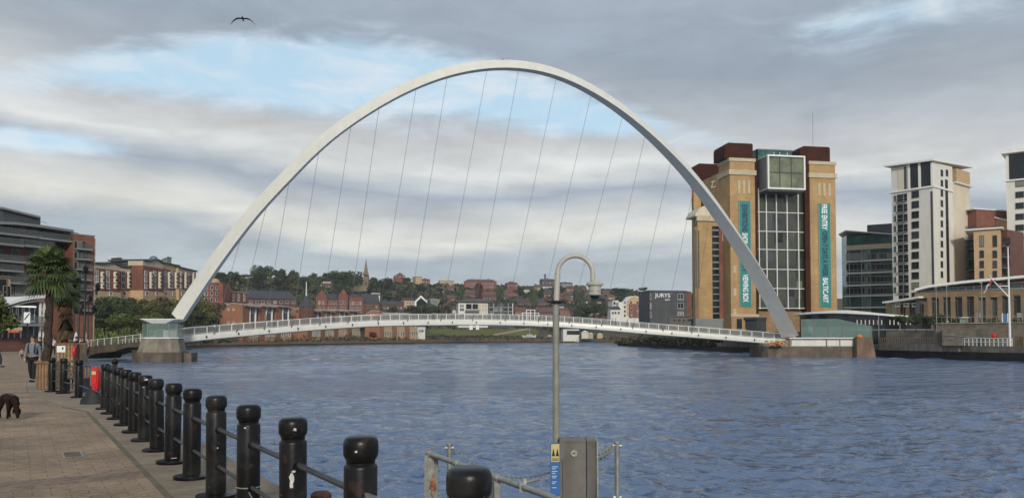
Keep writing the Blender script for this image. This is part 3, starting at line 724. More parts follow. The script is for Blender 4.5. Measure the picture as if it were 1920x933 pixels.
# ------------------------------------------------------------------ north pier (left)
PN = P(305, 640, 136.0)
pier = thing('bridge_pier', 'stepped concrete bridge pier standing in the water at the left foot of the arch', 'pier', (PN.x, PN.y, WATER), R(9))
def octa(rx, ry, ch_): return [(-rx+ch_, -ry), (rx-ch_, -ry), (rx, -ry+ch_), (rx, ry-ch_), (rx-ch_, ry), (-rx+ch_, ry), (-rx, ry-ch_), (-rx, -ry+ch_)]
mb = MB().prism(octa(3.80, 3.70, 1.30), -2, 1.75); mb.build('plinth', 'concrete_dark', pier)
mb = MB().prism(octa(3.53, 3.43, 1.22), 1.752, 1.95); mb.build('ledge', 'concrete', pier)
lo_, up_ = octa(3.46, 3.37, 1.22), octa(3.00, 2.97, 1.08)
mb = MB(); mb.v = [(x, y, 1.952) for x, y in lo_]+[(x, y, 4.1) for x, y in up_]; mb.f = [(i, (i+1)%8, (i+1)%8+8, i+8) for i in range(8)]+[tuple(range(8, 16))]; mb.m = [0]*9
mb.build('shaft', 'concrete', pier)
MB().box(3.82, 5.1, -1.2, 3.2, -2, 1.6).build('fender_block', 'concrete_dark', pier)
MB().prism(octa(3.19, 3.14, 1.12), 4.11, 4.3).build('cornice', 'white_clean', pier)
pav = thing('glass_pavilion', 'small glass control cabin with flat white wedge roof on the left bridge pier', 'cabin', (PN.x, PN.y, WATER+4.305), R(9))
MB().prism([(.8, -2.72), (1.7, -2.74), (2.78, -1.7), (2.78, 2.0), (.8, 2.0)], 0, 1.25).build('white_counter', 'white_wall', pav)
mb = MB().prism(octa(2.85, 2.81, 1.08), 0.002, 2.4); mb.build('glazing', 'clear', pav)
for x, y in octa(2.83, 2.79, 1.08): MB().tube([(x, y, 0), (x, y, 2.4)], .06, 6).build('mullion', 'grey_steel', pav)
MB().box(-.9, .6, -.8, .9, .01, 1.5).build('control_desk', 'panel_grey', pav)
mb = MB(); o1, o2 = octa(1.75, 2.64, 0.65), octa(3.80, 3.70, 1.22)
mb.v = [(x*.8, y*.93, 2.42) for x, y in octa(2.51, 2.84, 1.08)]+[(x, y*1.0, 3.08) for x, y in octa(3.04, 3.04, 0.50)]+[(x, y, 3.22) for x, y in octa(3.04, 3.04, 0.50)]
mb.f = [tuple(range(8))[::-1]]+[(i, (i+1)%8, (i+1)%8+8, i+8) for i in range(8)]+[(i+8, (i+1)%8+8, (i+1)%8+16, i+16) for i in range(8)]+[tuple(range(16, 24))]; mb.m = [0]*len(mb.f)
mb.build('roof', 'white_clean', pav)
# north approach span
q0 = P(170, 640, 146.0); q1 = P(262, 640, 134.0)
ap = thing('approach_span', 'short dark approach span with pale railing between the quay and the left pier', 'bridge span', (q0.x, q0.y, WATER), math.atan2(q1.y-q0.y, q1.x-q0.x))
L_ = (q1-q0).length
z0_, z1_ = P(170, 650, 146).z-WATER, P(255, 640, 134).z-WATER
mb = MB(); 
prof = [(-1.2, z0_), (L_, z1_), (L_, z1_-1.0), (L_*.75, z1_-1.0), (L_*.5, z0_-.75), (L_*.25, z0_-.95), (0, z0_-1.5), (-1.2, z0_-2.2)]
mb.xprism(prof, 0, 6).build('span', 'concrete_dark', ap)
mb = MB(); 
for y in (.1, 5.9):
    mb.tube([(-1.2, y, z0_+1.25), (L_, y, z1_+1.25)], .06, 6)
    for i in range(8):
        f = i/7; mb.box(f*L_-.06, f*L_+.06, y-.05, y+.05, z0_+(z1_-z0_)*f, z0_+(z1_-z0_)*f+1.3)
r_ = mb.build('railing', 'white_clean', ap)
mb = MB().add([(-1.2, .1, z0_+.1), (L_, .1, z1_+.1), (L_, .1, z1_+1.1), (-1.2, .1, z0_+1.1)], [(0,1,2,3)]); mb.build('infill', 'mesh_panel', r_)
MB().box(L_-4.5, L_-2.2, .8, 5.2, -3, z1_-1.2).build('support', 'concrete_dark', ap)
# ------------------------------------------------------------------ south island (right)
ia, ib = P(1432, 665, 167.0), P(1606, 668, 166.0)
isl = thing('concrete_landing', 'long low concrete landing in the water under the right foot of the arch', 'pier', (ia.x, ia.y, WATER), math.atan2(ib.y-ia.y, ib.x-ia.x))
LI = (ib-ia).length
MB().prism([(0, 1.2), (.9, 0), (LI, 0), (LI, 12), (0, 12)], -3, 2.35).build('base', 'concrete_dark', isl)
MB().box(5.6, LI-.1, .25, 11, 2.352, 4.1).build('upper_block', 'concrete', isl)
mb = MB(); 
for a, b_ in ((6.0, 13.2), (13.5, 16.0), (16.3, LI-.4)): mb.box(a, b_, .12, .25, 2.5, 3.75)
mb.build('pale_panel', 'white_wall', isl)
MB().box(5.5, LI+.1, -.1, .9, 4.102, 4.32).build('ledge', 'white_clean', isl)
MB().prism([(0.2, 1.3), (5.5, .6), (5.5, 10), (.2, 10)], 2.352, [2.9, 3.8, 3.8, 2.9]).build('ramp', 'concrete', isl)
mb = MB().prism([(1.5, 4.0), (7.4, 2.0), (8.2, 7.5), (2.5, 8.5)], 3.0, [3.6, 4.6, 4.8, 4.0]); mb.build('hinge_housing', 'white', isl)
eb = thing('end_block', 'brown weathered concrete block at the right end of the landing', 'concrete block', tuple(P(1608, 670, 164.0).xy)+(WATER,), 0)
mb = MB(); mb.v = [(-.1, 0, -3), (4.5, 0, -3), (4.5, 8, -3), (-.1, 8, -3), (.1, .5, 4.35), (3.4, .5, 4.35), (3.4, 7, 4.35), (.1, 7, 4.35)]
mb.f = [(0,3,2,1),(4,5,6,7),(0,1,5,4),(1,2,6,5),(2,3,7,6),(3,0,4,7)]; mb.m = [0]*6
M['brownconc'] = mat('brown_concrete', (.20, .13, .09), .85, .3, .5, extra=streak_extra((.1, .07, .05), .7, (.9, .9, .15)))
mb.build('block', 'brownconc', eb)
rnd = random.Random(3)
o = P(1458, 648, 165.5); nt_ = MB()
for _ in range(60):
    nt_.ell((rnd.gauss(0, 1.05), rnd.gauss(0, .5), abs(rnd.gauss(.1, .5))), rnd.uniform(.12, .42), rnd.uniform(.15, .35), rnd.uniform(.10, .28), 7, 5)
nn_ob = nt_.mesh('netting_heap', 'orange'); M['netting'] = mat('orange_netting', (.62, .40, .17), .8, .4, 1.6, col2=(.42, .13, .05)); nn_ob.materials[0] = M['netting']
tag(link('netting_heap', nn_ob, None, (o.x, o.y, WATER+2.6)), 'heap of orange and yellow netting on the landing under the foot of the arch', 'netting')
# ================================================================== BUILDING TOOLKIT
class Fac:
    """a vertical facade through two sight-line columns; local x along it, local y away from the camera, z up from the ground z0"""
    def __init__(s, pL, YL, pR, YR, z0):
        a, b = P(pL, 634, YL), P(pR, 634, YR)
        s.A, s.B, s.z0 = Vector((a.x, a.y)), Vector((b.x, b.y)), z0
        s.d = (s.B-s.A).normalized(); s.L = (s.B-s.A).length; s.rz = math.atan2(s.d.y, s.d.x); s.n = Vector((-s.d.y, s.d.x))
    def xz(s, px, py, yo=0.0):
        p0 = Vector((s.A.x+s.n.x*yo, s.A.y+s.n.y*yo, 0)); q = onplane(px, py, p0, Vector((s.n.x, s.n.y, 0)))
        return (Vector((q.x, q.y))-s.A).dot(s.d), q.z-s.z0
    def x(s, px, yo=0.0): return s.xz(px, 600, yo)[0]
    def z(s, py, px=None, yo=0.0):
        if px is None: px = px_of((s.A.x+s.B.x)/2, (s.A.y+s.B.y)/2, EYE)
        return s.xz(px, py, yo)[1]
    def thing(s, name, label, cat, group=None):
        s.t = thing(name, label, cat, (s.A.x, s.A.y, s.z0), s.rz, group); return s.t
WINC = {}; wrnd = random.Random(21)
def win_mesh(w, h, fm, gm, bars=1, fr=.09, sill=True):
    k = (round(w, 2), round(h, 2), fm, gm, bars)
    if k in WINC: return WINC[k]
    mb = MB(); w2, h2 = w/2, h/2; fr = min(fr, w*.12, h*.12)
    mb.box(-w2, -w2+fr, -.10, .05, -h2, h2).box(w2-fr, w2, -.10, .05, -h2, h2).box(-w2+fr, w2-fr, -.10, .05, h2-fr, h2).box(-w2+fr, w2-fr, -.10, .05, -h2, -h2+fr)
    for i in range(bars): x = -w2+w*(i+1)/(bars+1); mb.box(x-fr*.35, x+fr*.35, -.09, .04, -h2+fr, h2-fr)
    if sill: mb.box(-w2-.06, w2+.06, -.20, .03, -h2-.10, -h2)
    mb.cur = 1; mb.box(-w2+fr, w2-fr, -.03, .02, -h2+fr, h2-fr)
    WINC[k] = mb.mesh('window', [fm, gm]); return WINC[k]
def wins(t, pts, w, h, fm='dark_metal', gm='glass', yo=0.0, bars=1, rz=0.0, xo=0.0):
    me = win_mesh(w, h, fm, gm, bars)
    for x, z in pts:
        if gm == 'glass': me = win_mesh(w, h, fm, wrnd.choice(('glass', 'glass', 'glass', 'glass2', 'glass', 'blind')), bars)
        if rz: link('window', me, t, (xo, x, z), rz)
        else: link('window', me, t, (x, yo-.06, z))
def grid(F, pxs, pys, yo=0.0): return [F.xz(a, b, yo) for b in pys for a in pxs]
def slab(t, name, m, *b): return MB().box(*b).build(name, m, t)
def gable_roof(t, L, D, z, rise, m, axis='x', over=.4, name='roof'):
    mb = MB()
    if axis == 'x': mb.yprism([(-over, z-.05), (D/2, z+rise), (D+over, z-.05), (D+over, z+.15), (D/2, z+rise+.25), (-over, z+.15)], -over, L+over)
    else: mb.xprism([(-over, z-.05), (L/2, z+rise), (L+over, z-.05), (L+over, z+.15), (L/2, z+rise+.25), (-over, z+.15)], -over, D+over)
    return mb.build(name, m, t)
# ================================================================== THE FLOUR-MILL GALLERY
F = Fac(1371, 210, 1570, 215.2, 3.4); t = F.thing('gallery_building', 'tall buff brick former mill with dark red caps, glass front and two teal banners', 'building')
x = F.x; z = F.z
x0, x1, x2, x3 = x(1371), x(1418), x(1521.5), x(1570)
zt = z(304)
for nm, a, b, lab in (('corner_tower', x0, x1, 'left brick tower with a teal banner'), ('corner_tower', x2, x3, 'right brick tower with a teal banner')):
    tw = MB().box(a, b, 0, 7, 0, zt).build(nm, 'buff', t); tw['label'] = lab
    mb = MB().box(a-.25, b+.25, -.25, 7.2, z(306), z(300)); mb.build('cap_band', 'buff_pale', tw)
    MB().box(a-.35, b+.35, -.35, 7.3, z(331), z(322)).build('stone_band', 'buff_pale', tw)
    for k in range(3):
        c = a+(b-a)*(.36+.2*k); MB().box(c-.33, c+.33, -.14, .1, z(365), z(341)).build('slot', 'buff_pale', tw)
    ca, cb = (x(1363), x(1417)) if nm and a == x0 else (x(1506), x(1563))
    r_ = 1.2
    mb = MB().xprism([(ca, zt+.6), (cb, zt+.6), (cb, z(273)), (cb-.3, z(271)), (ca+r_, z(271)), (ca+.3, z(274)), (ca, z(279))], .6, 7.6); mb.build('metal_cap', 'rust', tw)
for py in (462, 505, 547, 585):
    a, c = F.xz(1377.5, py); MB().box(a-.45, a+.45, -.12, .1, c-1.0, c+1.0).build('pale_panel', 'buff_pale', t)
MB().box(x0-.3, x1+.3, -.8, .0, 0, z(594)).build('base_course', 'buff', t)
MB().box(x0-.4, x1+.4, -.95, .0, z(594)+.002, z(589)).build('base_ledge', 'buff_pale', t)
wins(t, [F.xz(1386, 606, -.8), F.xz(1402, 606, -.8)], 1.5, 2.6, 'dark_metal', 'glass', -.8)
# core behind the towers
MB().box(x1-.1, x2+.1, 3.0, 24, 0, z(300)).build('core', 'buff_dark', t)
MB().box(x0+.02, x3-.02, 7.02, 24, 0, z(318)).build('rear_wall', 'buff', t)
for a, b in ((x(1418.2), x(1424)), (x(1514), x(1521.3))):
    MB().box(a, b, .5, 3.0, 0, z(298)).build('red_fin', 'rust', t)
# glazed front: five bays
gz0, gz1 = z(579), z(352)
ga, gb = x(1424.2), x(1513.8)
g = MB().box(ga, gb, 1.7, 2.6, gz0, gz1).build('glazing', 'glass_olive', t)
mx_ = [1424.8, 1439, 1458, 1478, 1499, 1513.2]
for px in mx_: c = x(px, 1.3); MB().box(c-.11, c+.11, 1.15, 1.70, gz0, gz1-.2).build('mullion', 'white_clean', g)
for py in (397, 433, 467, 504, 540, 577): c = z(py); MB().box(ga, gb, 1.3, 1.68, c-.09, c+.09).build('transom', 'white_clean', g)
rnd = random.Random(8)
for k in range(20):                                                         # blinds and panes of other tones at random over the glass
    bay = rnd.randrange(5); row = rnd.randrange(5); a, b = x(mx_[bay])+.3, x(mx_[bay+1])-.3
    zz0 = z((397, 433, 467, 504, 540, 577)[row+1])+.2; zz1 = z((397, 433, 467, 504, 540, 577)[row])-.2
    zz0 = zz0+(zz1-zz0)*rnd.choice((0, .4, .6))
    MB().box(a, b, 1.66, 1.69, zz0, zz1).build('blind', rnd.choice(('box_glass', 'panel_dark', 'glass', 'glass2')), g)
# viewing box thrust out of the front
ba, bb = x(1443, -4), x(1514, -4); bz0, bz1 = z(355, 1478, -4), z(291, 1478, -4)
vb = MB(); th = .42
vb.box(ba, ba+th, -4, 3, bz0, bz1).box(bb-th, bb, -4, 3, bz0, bz1).box(ba+th, bb-th, -4, 3, bz1-th, bz1).box(ba+th, bb-th, -4, 3, bz0, bz0+th)
vbx = vb.build('viewing_box', 'white_clean', t)
MB().box(ba-.06, ba-.002, -3.5, 3, bz0+.3, bz1-.3).build('side_cladding', 'panel_grey', vbx)
MB().box(ba+th, bb-th, -3.4, -3.2, bz0+th, bz1-th).build('pane', 'box_glass', vbx)
for f in (.33, .66): c = ba+th+(bb-ba-2*th)*f; MB().box(c-.09, c+.09, -3.55, -3.38, bz0+th, bz1-th).build('glazing_bar', 'dark_metal', vbx)
c = (bz0+bz1)/2; MB().box(ba+th, bb-th, -3.57, -3.40, c-.09, c+.09).build('glazing_bar', 'dark_metal', vbx)
MB().box(ba+.2, bb-.2, -3.6, 2.8, bz0-.5, bz0-.01).build('underside', 'dark_metal', vbx)
MB().box(x(1426), x(1442), 1.2, 3, z(345), z(300)).build('side_glazing', 'glass', t)
MB().box(x(1431), x(1496), 2.0, 9, z(300)+.1, z(278)).build('roof_lantern', 'glass_green', t)
MB().box(x(1430), x(1497), 1.9, 9.1, z(279), z(277.5)).build('lantern_roof', 'panel_grey', t)
for px in (1455, 1466, 1480): a = x(px, -3); MB().tube([(a, -3, bz1), (a, -3, bz1+.9)], .08, 5).build('roof_light', 'white_clean', t)
MB().tube([(x(1540), 3, z(272)), (x(1540), 3, z(203))], .07, 5).build('mast', 'grey_steel', t)
for px in (1380, 1384): MB().tube([(x(px), 3, z(272)), (x(px), 3, z(265))], .05, 5).build('aerial', 'grey_steel', t)
# banners
def text(parent, s_, loc, rot, length, height, m, name='lettering', bold=.0):
    c = bpy.data.curves.new(name, 'FONT'); c.body = s_; c.size = 1.0; c.extrude = .01; c.offset = bold; c.align_x = 'CENTER'; c.align_y = 'CENTER'; c.resolution_u = 3
    tmp = bpy.data.objects.new('tmp', c); COL.objects.link(tmp); bpy.context.view_layer.update()
    me = bpy.data.meshes.new_from_object(tmp.evaluated_get(bpy.context.evaluated_depsgraph_get())); me.name = name
    bpy.data.objects.remove(tmp); me.materials.clear(); me.materials.append(M[m])
    xs = [v.co.x for v in me.vertices]; ys_ = [v.co.y for v in me.vertices]; dx, dy = max(xs)-min(xs), max(ys_)-min(ys_)
    cx_, cy_ = (max(xs)+min(xs))/2, (max(ys_)+min(ys_))/2
    for v in me.vertices: v.co.x -= cx_; v.co.y -= cy_
    o = bpy.data.objects.new(name, me); COL.objects.link(o); o.parent = parent; o.location = loc; o.rotation_euler = rot
    o.scale = (length/max(dx, .01), height/max(dy, .01), 1); return o
for a_, segs in ((1388, (('EXHIBITIONS', 384, 434, 'text_blue'), ('SHOP', 437, 456, 'text_white'), ('LIBRARY', 460, 511, 'text_blue'), ('VIEWING BOX', 514, 566, 'text_white'))),
                 (1538, (('FREE ENTRY', 383, 431, 'text_white'), ('OPEN 7 DAYS A WEEK', 434, 518, 'text_blue'), ('BALTIC.ART', 521, 567, 'text_white')))):
    p0, p1 = x(a_), x(a_+20)
    bn = MB().box(p0, p1, -.16, -.05, z(575), z(379)).build('banner', 'teal', t)
    M['frame_g'] = M.get('frame_g') or mat('pale_green_frame', (.22, .30, .24), .6)
    mb = MB().box(p0-.25, p0, -.22, 0, z(576), z(378)).box(p1, p1+.25, -.22, 0, z(576), z(378)); mb.build('banner_edge', 'frame_g', bn)
    for s_, y0, y1, m in segs:
        za, zb = z(y0, a_+10), z(y1, a_+10); text(bn, s_, ((p0+p1)/2, -.19, (za+zb)/2), (R(90), R(90), 0), abs(za-zb), 1.65, m, bold=.03)
# side wing and rear tower
w0, w1 = x(1303, 5), x(1371, 5)-.05
wg = MB().prism([(w0+1.0, 5), (w1, 5), (w1, 23), (x(1301.5, 23), 23)], 0, z(412, 1340, 5)).build('side_wing', 'buff', t)
MB().prism([(w0, 4.7), (w0+1.0, 4.7), (w0+1.3, 6), (w0+.3, 6)], 0, z(425, 1303, 5)).build('pilaster', 'buff_dark', wg)
MB().prism([(w0+.6, 4.5), (w1, 4.5), (w1, 23.2), (x(1301, 23), 23.2)], z(415, 1340, 5), z(405, 1340, 5)).build('cornice', 'buff_pale', wg)
MB().box(x(1349.5, 4.8), w1, 4.75, 5.0, .5, z(425, 1340, 5)).build('red_panel', 'redbrick', wg)
MB().box(x(1337, 4.8), x(1349, 4.8), 4.85, 5.2, z(597, 1343, 5), z(424, 1343, 5)).build('stair_window', 'glass', wg)
for i in range(14):
    py = 430+i*12; MB().box(x(1337, 4.8), x(1349, 4.8), 4.78, 4.9, z(py+(3 if i < 7 else 2), 1343, 5), z(py, 1343, 5)).build('transom', 'panel_grey', wg)
for px in (1306, 1311): a = x(px, 4.7); MB().box(a-.16, a+.16, 4.6, 4.72, z(540, px, 5), z(432, px, 5)).build('slot', 'panel_dark', wg)
a, c = F.xz(1357.5, 445, 4.7); MB().box(a-.5, a+.5, 4.62, 4.8, c-1.1, c+1.1).build('pale_panel', 'buff_pale', wg)
MB().box(w0, w1, 4.55, 6, 0, z(597, 1340, 5)).build('plinth', 'panel_grey', wg)
mb = MB(); n = 9
pts = [(w0+1.2+(w1-w0-1.6)*i/n, z(403, 1340, 7)+(z(385, 1340, 7)-z(403, 1340, 7))*(1-abs(2*i/n-1)**3)) for i in range(n+1)]
mb.xprism([(pts[0][0], z(406, 1340, 7))]+pts+[(pts[-1][0], z(406, 1340, 7))], 7, 14).build('roof_canopy', 'pale_wall', wg)
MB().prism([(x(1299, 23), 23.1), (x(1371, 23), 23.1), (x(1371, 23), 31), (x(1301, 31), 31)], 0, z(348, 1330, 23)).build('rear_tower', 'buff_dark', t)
MB().prism([(x(1300, 15), 14), (x(1300, 15)+2.2, 14), (x(1300, 23)+2.2, 23), (x(1300, 23), 23)], 0, z(360, 1300, 15)).build('corner_pier', 'buff', t)
ra, rb = x(1304, 23), x(1357, 23)
MB().xprism([(ra, z(350, 1330, 23)), (rb, z(350, 1330, 23)), (rb, z(307, 1330, 23)), (ra+1.6, z(307, 1330, 23)), (ra+.4, z(311, 1330, 23)), (ra, z(317, 1330, 23))], 23, 26).build('metal_cap', 'rust', t)
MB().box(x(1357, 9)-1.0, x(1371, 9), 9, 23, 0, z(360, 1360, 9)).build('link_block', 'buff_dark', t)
mb = MB(); a, b = x(1336, 9), x(1371, 9); zz = z(352, 1350, 9)
mb.tube([(a, 9, zz+1.6), (b, 9, zz+3.0)], .09, 5).tube([(a, 9, zz), (b, 9, zz+1.2)], .09, 5)
for i in range(6): f = i/5; mb.tube([(a+(b-a)*f, 9, zz+1.2*f), (a+(b-a)*min(1, f+.1), 9, zz+1.6+1.4*f)], .07, 5)
mb.build('roof_truss', 'white_clean', t)
# low buildings at the foot of the mill
F = Fac(1296, 225, 1420, 207, 3.4); t = F.thing('low_link_building', 'long low grey and pale fronted annex at the foot of the brick mill', 'building')
MB().box(0, F.L, 0, 4, 0, F.z(600)).build('wall', 'panel_dark', t); MB().box(-.2, F.L+.2, -.6, 4, F.z(600)+.002, F.z(596)).build('roof', 'dark_metal', t)
MB().box(F.x(1318), F.x(1370), -.3, 0, 0, F.z(604)).build('pale_front', 'cream_wall', t)
# ================================================================== GREEN GLASS OFFICE
F = Fac(1590, 292, 1677, 284, 3.4); t = F.thing('glass_office', 'green glass office block with pale floor slabs right of the brick mill', 'building')
xl = F.x(1574); top = F.z(467)
MB().box(0, F.L, 0, 22, 0, F.z(440)).build('glass_wall', 'glass_green', t)
MB().prism([(xl, 9), (0, 0), (0, 22), (xl, 22)], 0, F.z(438)).build('side_wing', 'glass_green', t)
MB().box(.1, F.L, -.5, 0, F.z(467), F.z(458)).build('fascia', 'buff_pale', t)
for py in (488.5, 511, 534, 554, 576): c = F.z(py); MB().box(xl*.4, F.L, -.9, 0, c-.28, c+.28).build('floor_slab', 'white_wall', t)
for px in (1594, 1617, 1633): c = F.x(px); MB().box(c-.12, c+.12, -.3, 0, 0, top).build('mullion', 'grey_steel', t)
mb = MB().prism([(xl-1, 8), (0, -2.5), (F.L, -2), (F.L, 22), (xl-1, 22)], [F.z(431)]*2+[F.z(443), F.z(443), F.z(431)], [F.z(429.5)]*2+[F.z(441.5), F.z(441.5), F.z(429.5)]); mb.build('roof', 'white_clean', t)
c0, c1 = F.x(1624), F.x(1676); MB().box(c0, c1, 8, 20, F.z(441), F.z(420, 1650, 8)).build('plant_room', 'panel_dark', t)
MB().box(F.x(1618), F.x(1632), -.06, 0, 1, F.z(467)).build('stair_bay', 'glass_pale', t)
wins(t, grid(F, [1604, 1645, 1662], [480, 500, 523, 545]), 6.5, 2.3, 'grey_steel', 'glass', 0, 4)
# ================================================================== WHITE APARTMENT TOWER
def P2(px, Y): p = P(px, 634, Y); return Vector((p.x, p.y))
al = R(52); C = P2(1755, 240); da = Vector((-math.cos(al), math.sin(al))); db = Vector((math.sin(al), math.cos(al)))
def len_to(px, C, d):
    k = (px-CX)/FPX*math.cos(PITCH)*1.0; k = px and (P2(px, 100).x/100); return (k*C.y-C.x)/(d.x-k*d.y)
La, Lb = len_to(1676, C, da), len_to(1824, C, db)
FA = Fac(1676, (C+da*La).y, 1755, C.y, 3.4)           # left face
FB = Fac(1755, C.y, 1824, (C+db*Lb).y, 3.4)           # right face
t = FA.thing('apartment_tower', 'tall white apartment tower with curved white cornice and dark penthouse glazing', 'building')
# in FA's frame the corner is (FA.L,0); the right face runs along +y at x = L
zr = FA.z(300, 1755); W2 = FB.L
MB().box(0, FA.L, 0, W2*.52, 0, FA.z(303, 1740)).build('wall', 'white_wall', t)
MB().box(1.0, FA.L, W2*.52+.002, W2, 0, FB.z(348, 1810)).build('rear_wing', 'pale_wall', t)
MB().box(3, FA.L+.15, W2*.62, W2, FB.z(348, 1810)+.01, FB.z(318, 1800)).build('orange_penthouse', 'cream_wall', t)
MB().box(2, FA.L+.9, W2*.55, W2+.6, FB.z(349, 1810), FB.z(347, 1810)).build('eaves', 'white_clean', t)
mb = MB().prism([(-1.6, -1.6), (FA.L+1.0, -1.6), (FA.L+1.0, W2+.5), (-1.6, W2+.5)], [FA.z(309, 1690), FA.z(302, 1755), FB.z(317, 1824), FB.z(317, 1824)], [FA.z(306, 1690), FA.z(298.5, 1755), FB.z(314, 1824), FB.z(314, 1824)]); mb.build('roof', 'white_clean', t)
MB().box(-.5, FA.L+.4, -.45, W2*.52, FA.z(356), FA.z(353)).build('cornice', 'white_clean', t)
rows = [370+i*19.0 for i in range(11)]
for py in rows:
    a, c = FA.xz(1696, py); b_ = FA.x(1705)
    ml = MB().box(FA.x(1686), b_, -.05, .02, c-1.2, c+1.2).build('balcony_opening', 'glass', t)
    MB().box(FA.x(1686)-.1, b_+.1, -.9, -.02, c-1.45, c-1.25).build('slab', 'panel_grey', ml)
    m_ = MB().tube([(FA.x(1686), -.85, c-.3), (b_, -.85, c-.3)], .05, 5).tube([(a, -.85, c-1.2), (a, -.85, c+1.3)], .08, 5); m_.build('rail', 'grey_steel', ml)
wins(t, grid(FA, [1716.5], [364+i*19.0 for i in range(11)]), 2.2, 2.1, 'dark_metal', 'glass', 0, 1)
wins(t, grid(FA, [1678.6], [372+i*19.0 for i in range(10)]), .8, 1.9, 'grey_steel', 'glass_green', 0, 0)
for p0, p1 in ((1711.5, 1727), (1732.5, 1752)):
    MB().box(FA.x(p0), FA.x(p1), -.12, .02, FA.z(352), FA.z(305)).build('penthouse_glazing', 'glass', t)
for px in (1710, 1729.7, 1753.4): c = FA.x(px); MB().box(c-.3, c+.3, -.5, .02, FA.z(353), FA.z(304, px)).build('pillar', 'white_clean', t)
MB().box(FA.x(1688), FA.x(1700), -.1, .02, FA.z(352), FA.z(309)).build('penthouse_recess', 'pale_wall', t)
MB().box(FA.x(1700), FA.x(1704), -.1, .02, FA.z(352), FA.z(309)).build('penthouse_recess', 'panel_dark', t)
def fb_pt(px, py): u, zz = FB.xz(px, py); return u, zz
MB().box(FA.L-.8, FA.L-.2, -.08, .02, 0, FA.z(358, 1752)).build('dark_strip', 'panel_dark', t)  # dark panel strip down the left face beside the corner
u0, _ = fb_pt(1773, 400); u1, _ = fb_pt(1778, 400)
MB().box(FA.L-.02, FA.L+.08, u0, u1, 0, FB.z(337, 1775)).build('stair_window', 'glass', t)
me = win_mesh(1.5, 1.9, 'dark_metal', 'glass', 0)
for i in range(11):
    u, zz = fb_pt(1765.5, 324+i*19.0); link('window', me, t, (FA.L+.06, u, zz), R(90))
u, zz = fb_pt(1775, 324); link('window', me, t, (FA.L+.06, u, zz), R(90))
MB().tube([(FA.L-1, W2*.6, FB.z(314)), (FA.L-1, W2*.6, FB.z(303))], .12, 5).build('aerial', 'dark_metal', t)
# ================================================================== ORANGE / CREAM APARTMENTS
F = Fac(1781, 262, 1832, 252, 3.4); t = F.thing('apartment_block', 'orange and brick-red apartment block with balconies beside the white tower', 'building')
MB().box(0, F.x(1803), 0, 14, 0, F.z(396)).build('wall', 'cream_wall', t)
MB().box(F.x(1803)+.002, F.L, .8, 14, 0, F.z(396)).build('red_wall', 'redbrick', t)
mb = MB().prism([(-.5, -.6), (F.L+.3, -.6), (F.L+.3, 14), (-.5, 14)], [F.z(396)+.02]*4, [F.z(394)]*4); mb.build('roof', 'white_clean', t)
wins(t, grid(F, [1789.5], [441, 460, 479, 498, 518]), 1.2, 2.3, 'dark_metal', 'glass'); wins(t, grid(F, [1789.5], [419]), 1.2, 3.6, 'dark_metal', 'glass')
for py in (430, 450, 468, 487, 507, 526):
    c = F.z(py, 1816); b_ = MB().box(F.x(1804), F.L+.4, -1.0, .75, c-.1, c+.1).build('balcony', 'panel_grey', t)
    MB().box(F.x(1804), F.L+.3, -.95, -.88, c+.12, c+1.1).build('guard', 'guard', b_)
wins(t, grid(F, [1810, 1823], [441, 460, 479, 498, 518], .8), 2.2, 2.4, 'grey_steel', 'glass', .8)
for px in (1804, 1817): c = F.x(px, -.8); MB().tube([(c, -.9, 0), (c, -.9, F.z(428))], .08, 5).build('post', 'grey_steel', t)
F = Fac(1829, 258, 1888, 250, 3.4); t = F.thing('apartment_block', 'pale orange block with long sloping roof behind the cream apartments', 'building')
MB().prism([(0, 3), (F.L, 3), (F.L, 18), (0, 18)], 0, [F.z(396, 1829), F.z(415, 1886), F.z(415, 1886), F.z(396, 1829)]).build('wall', 'cream_wall', t)
MB().prism([(-.5, 2.3), (F.L+.5, 2.3), (F.L+.5, 18.5), (-.5, 18.5)], [F.z(396, 1829)+.02, F.z(415, 1886)+.02]*1+[F.z(415, 1886)+.02, F.z(396, 1829)+.02], [F.z(393.5, 1829), F.z(412.5, 1886), F.z(412.5, 1886), F.z(393.5, 1829)]).build('roof', 'white_clean', t)
F = Fac(1829.5, 240, 1880, 236, 3.4); t = F.thing('apartment_block', 'pale orange apartment block with two columns of tall dark windows', 'building')
MB().box(0, F.L, 0, 12, 0, F.z(430)).build('wall', 'cream_wall', t)
MB().box(-2.4, F.L+.8, -.9, 12.3, F.z(430)+.002, F.z(427.5)).build('roof', 'white_clean', t)
wins(t, grid(F, [1841, 1865.5], [476, 495, 514]), 1.15, 2.2, 'dark_metal', 'glass'); wins(t, grid(F, [1841, 1865.5], [451.5]), 1.15, 3.4, 'dark_metal', 'glass')
F = Fac(1880.2, 240, 1891.5, 238.6, 3.4); t = F.thing('apartment_block', 'narrow brick-red balcony block between the orange block and the right-hand tower', 'building')
MB().box(0, F.L, .6, 12, 0, F.z(430)).build('wall', 'redbrick_d', t)
for py in (462, 482, 502, 521):
    c = F.z(py); b_ = MB().box(0, F.L, -.9, .58, c-.1, c+.1).build('balcony', 'panel_grey', t); MB().box(0, F.L, -.85, -.8, c+.12, c+1.1).build('guard', 'guard', b_)
wins(t, grid(F, [1888], [452, 472, 492, 512], .6), 2.0, 2.3, 'dark_metal', 'glass', .6)
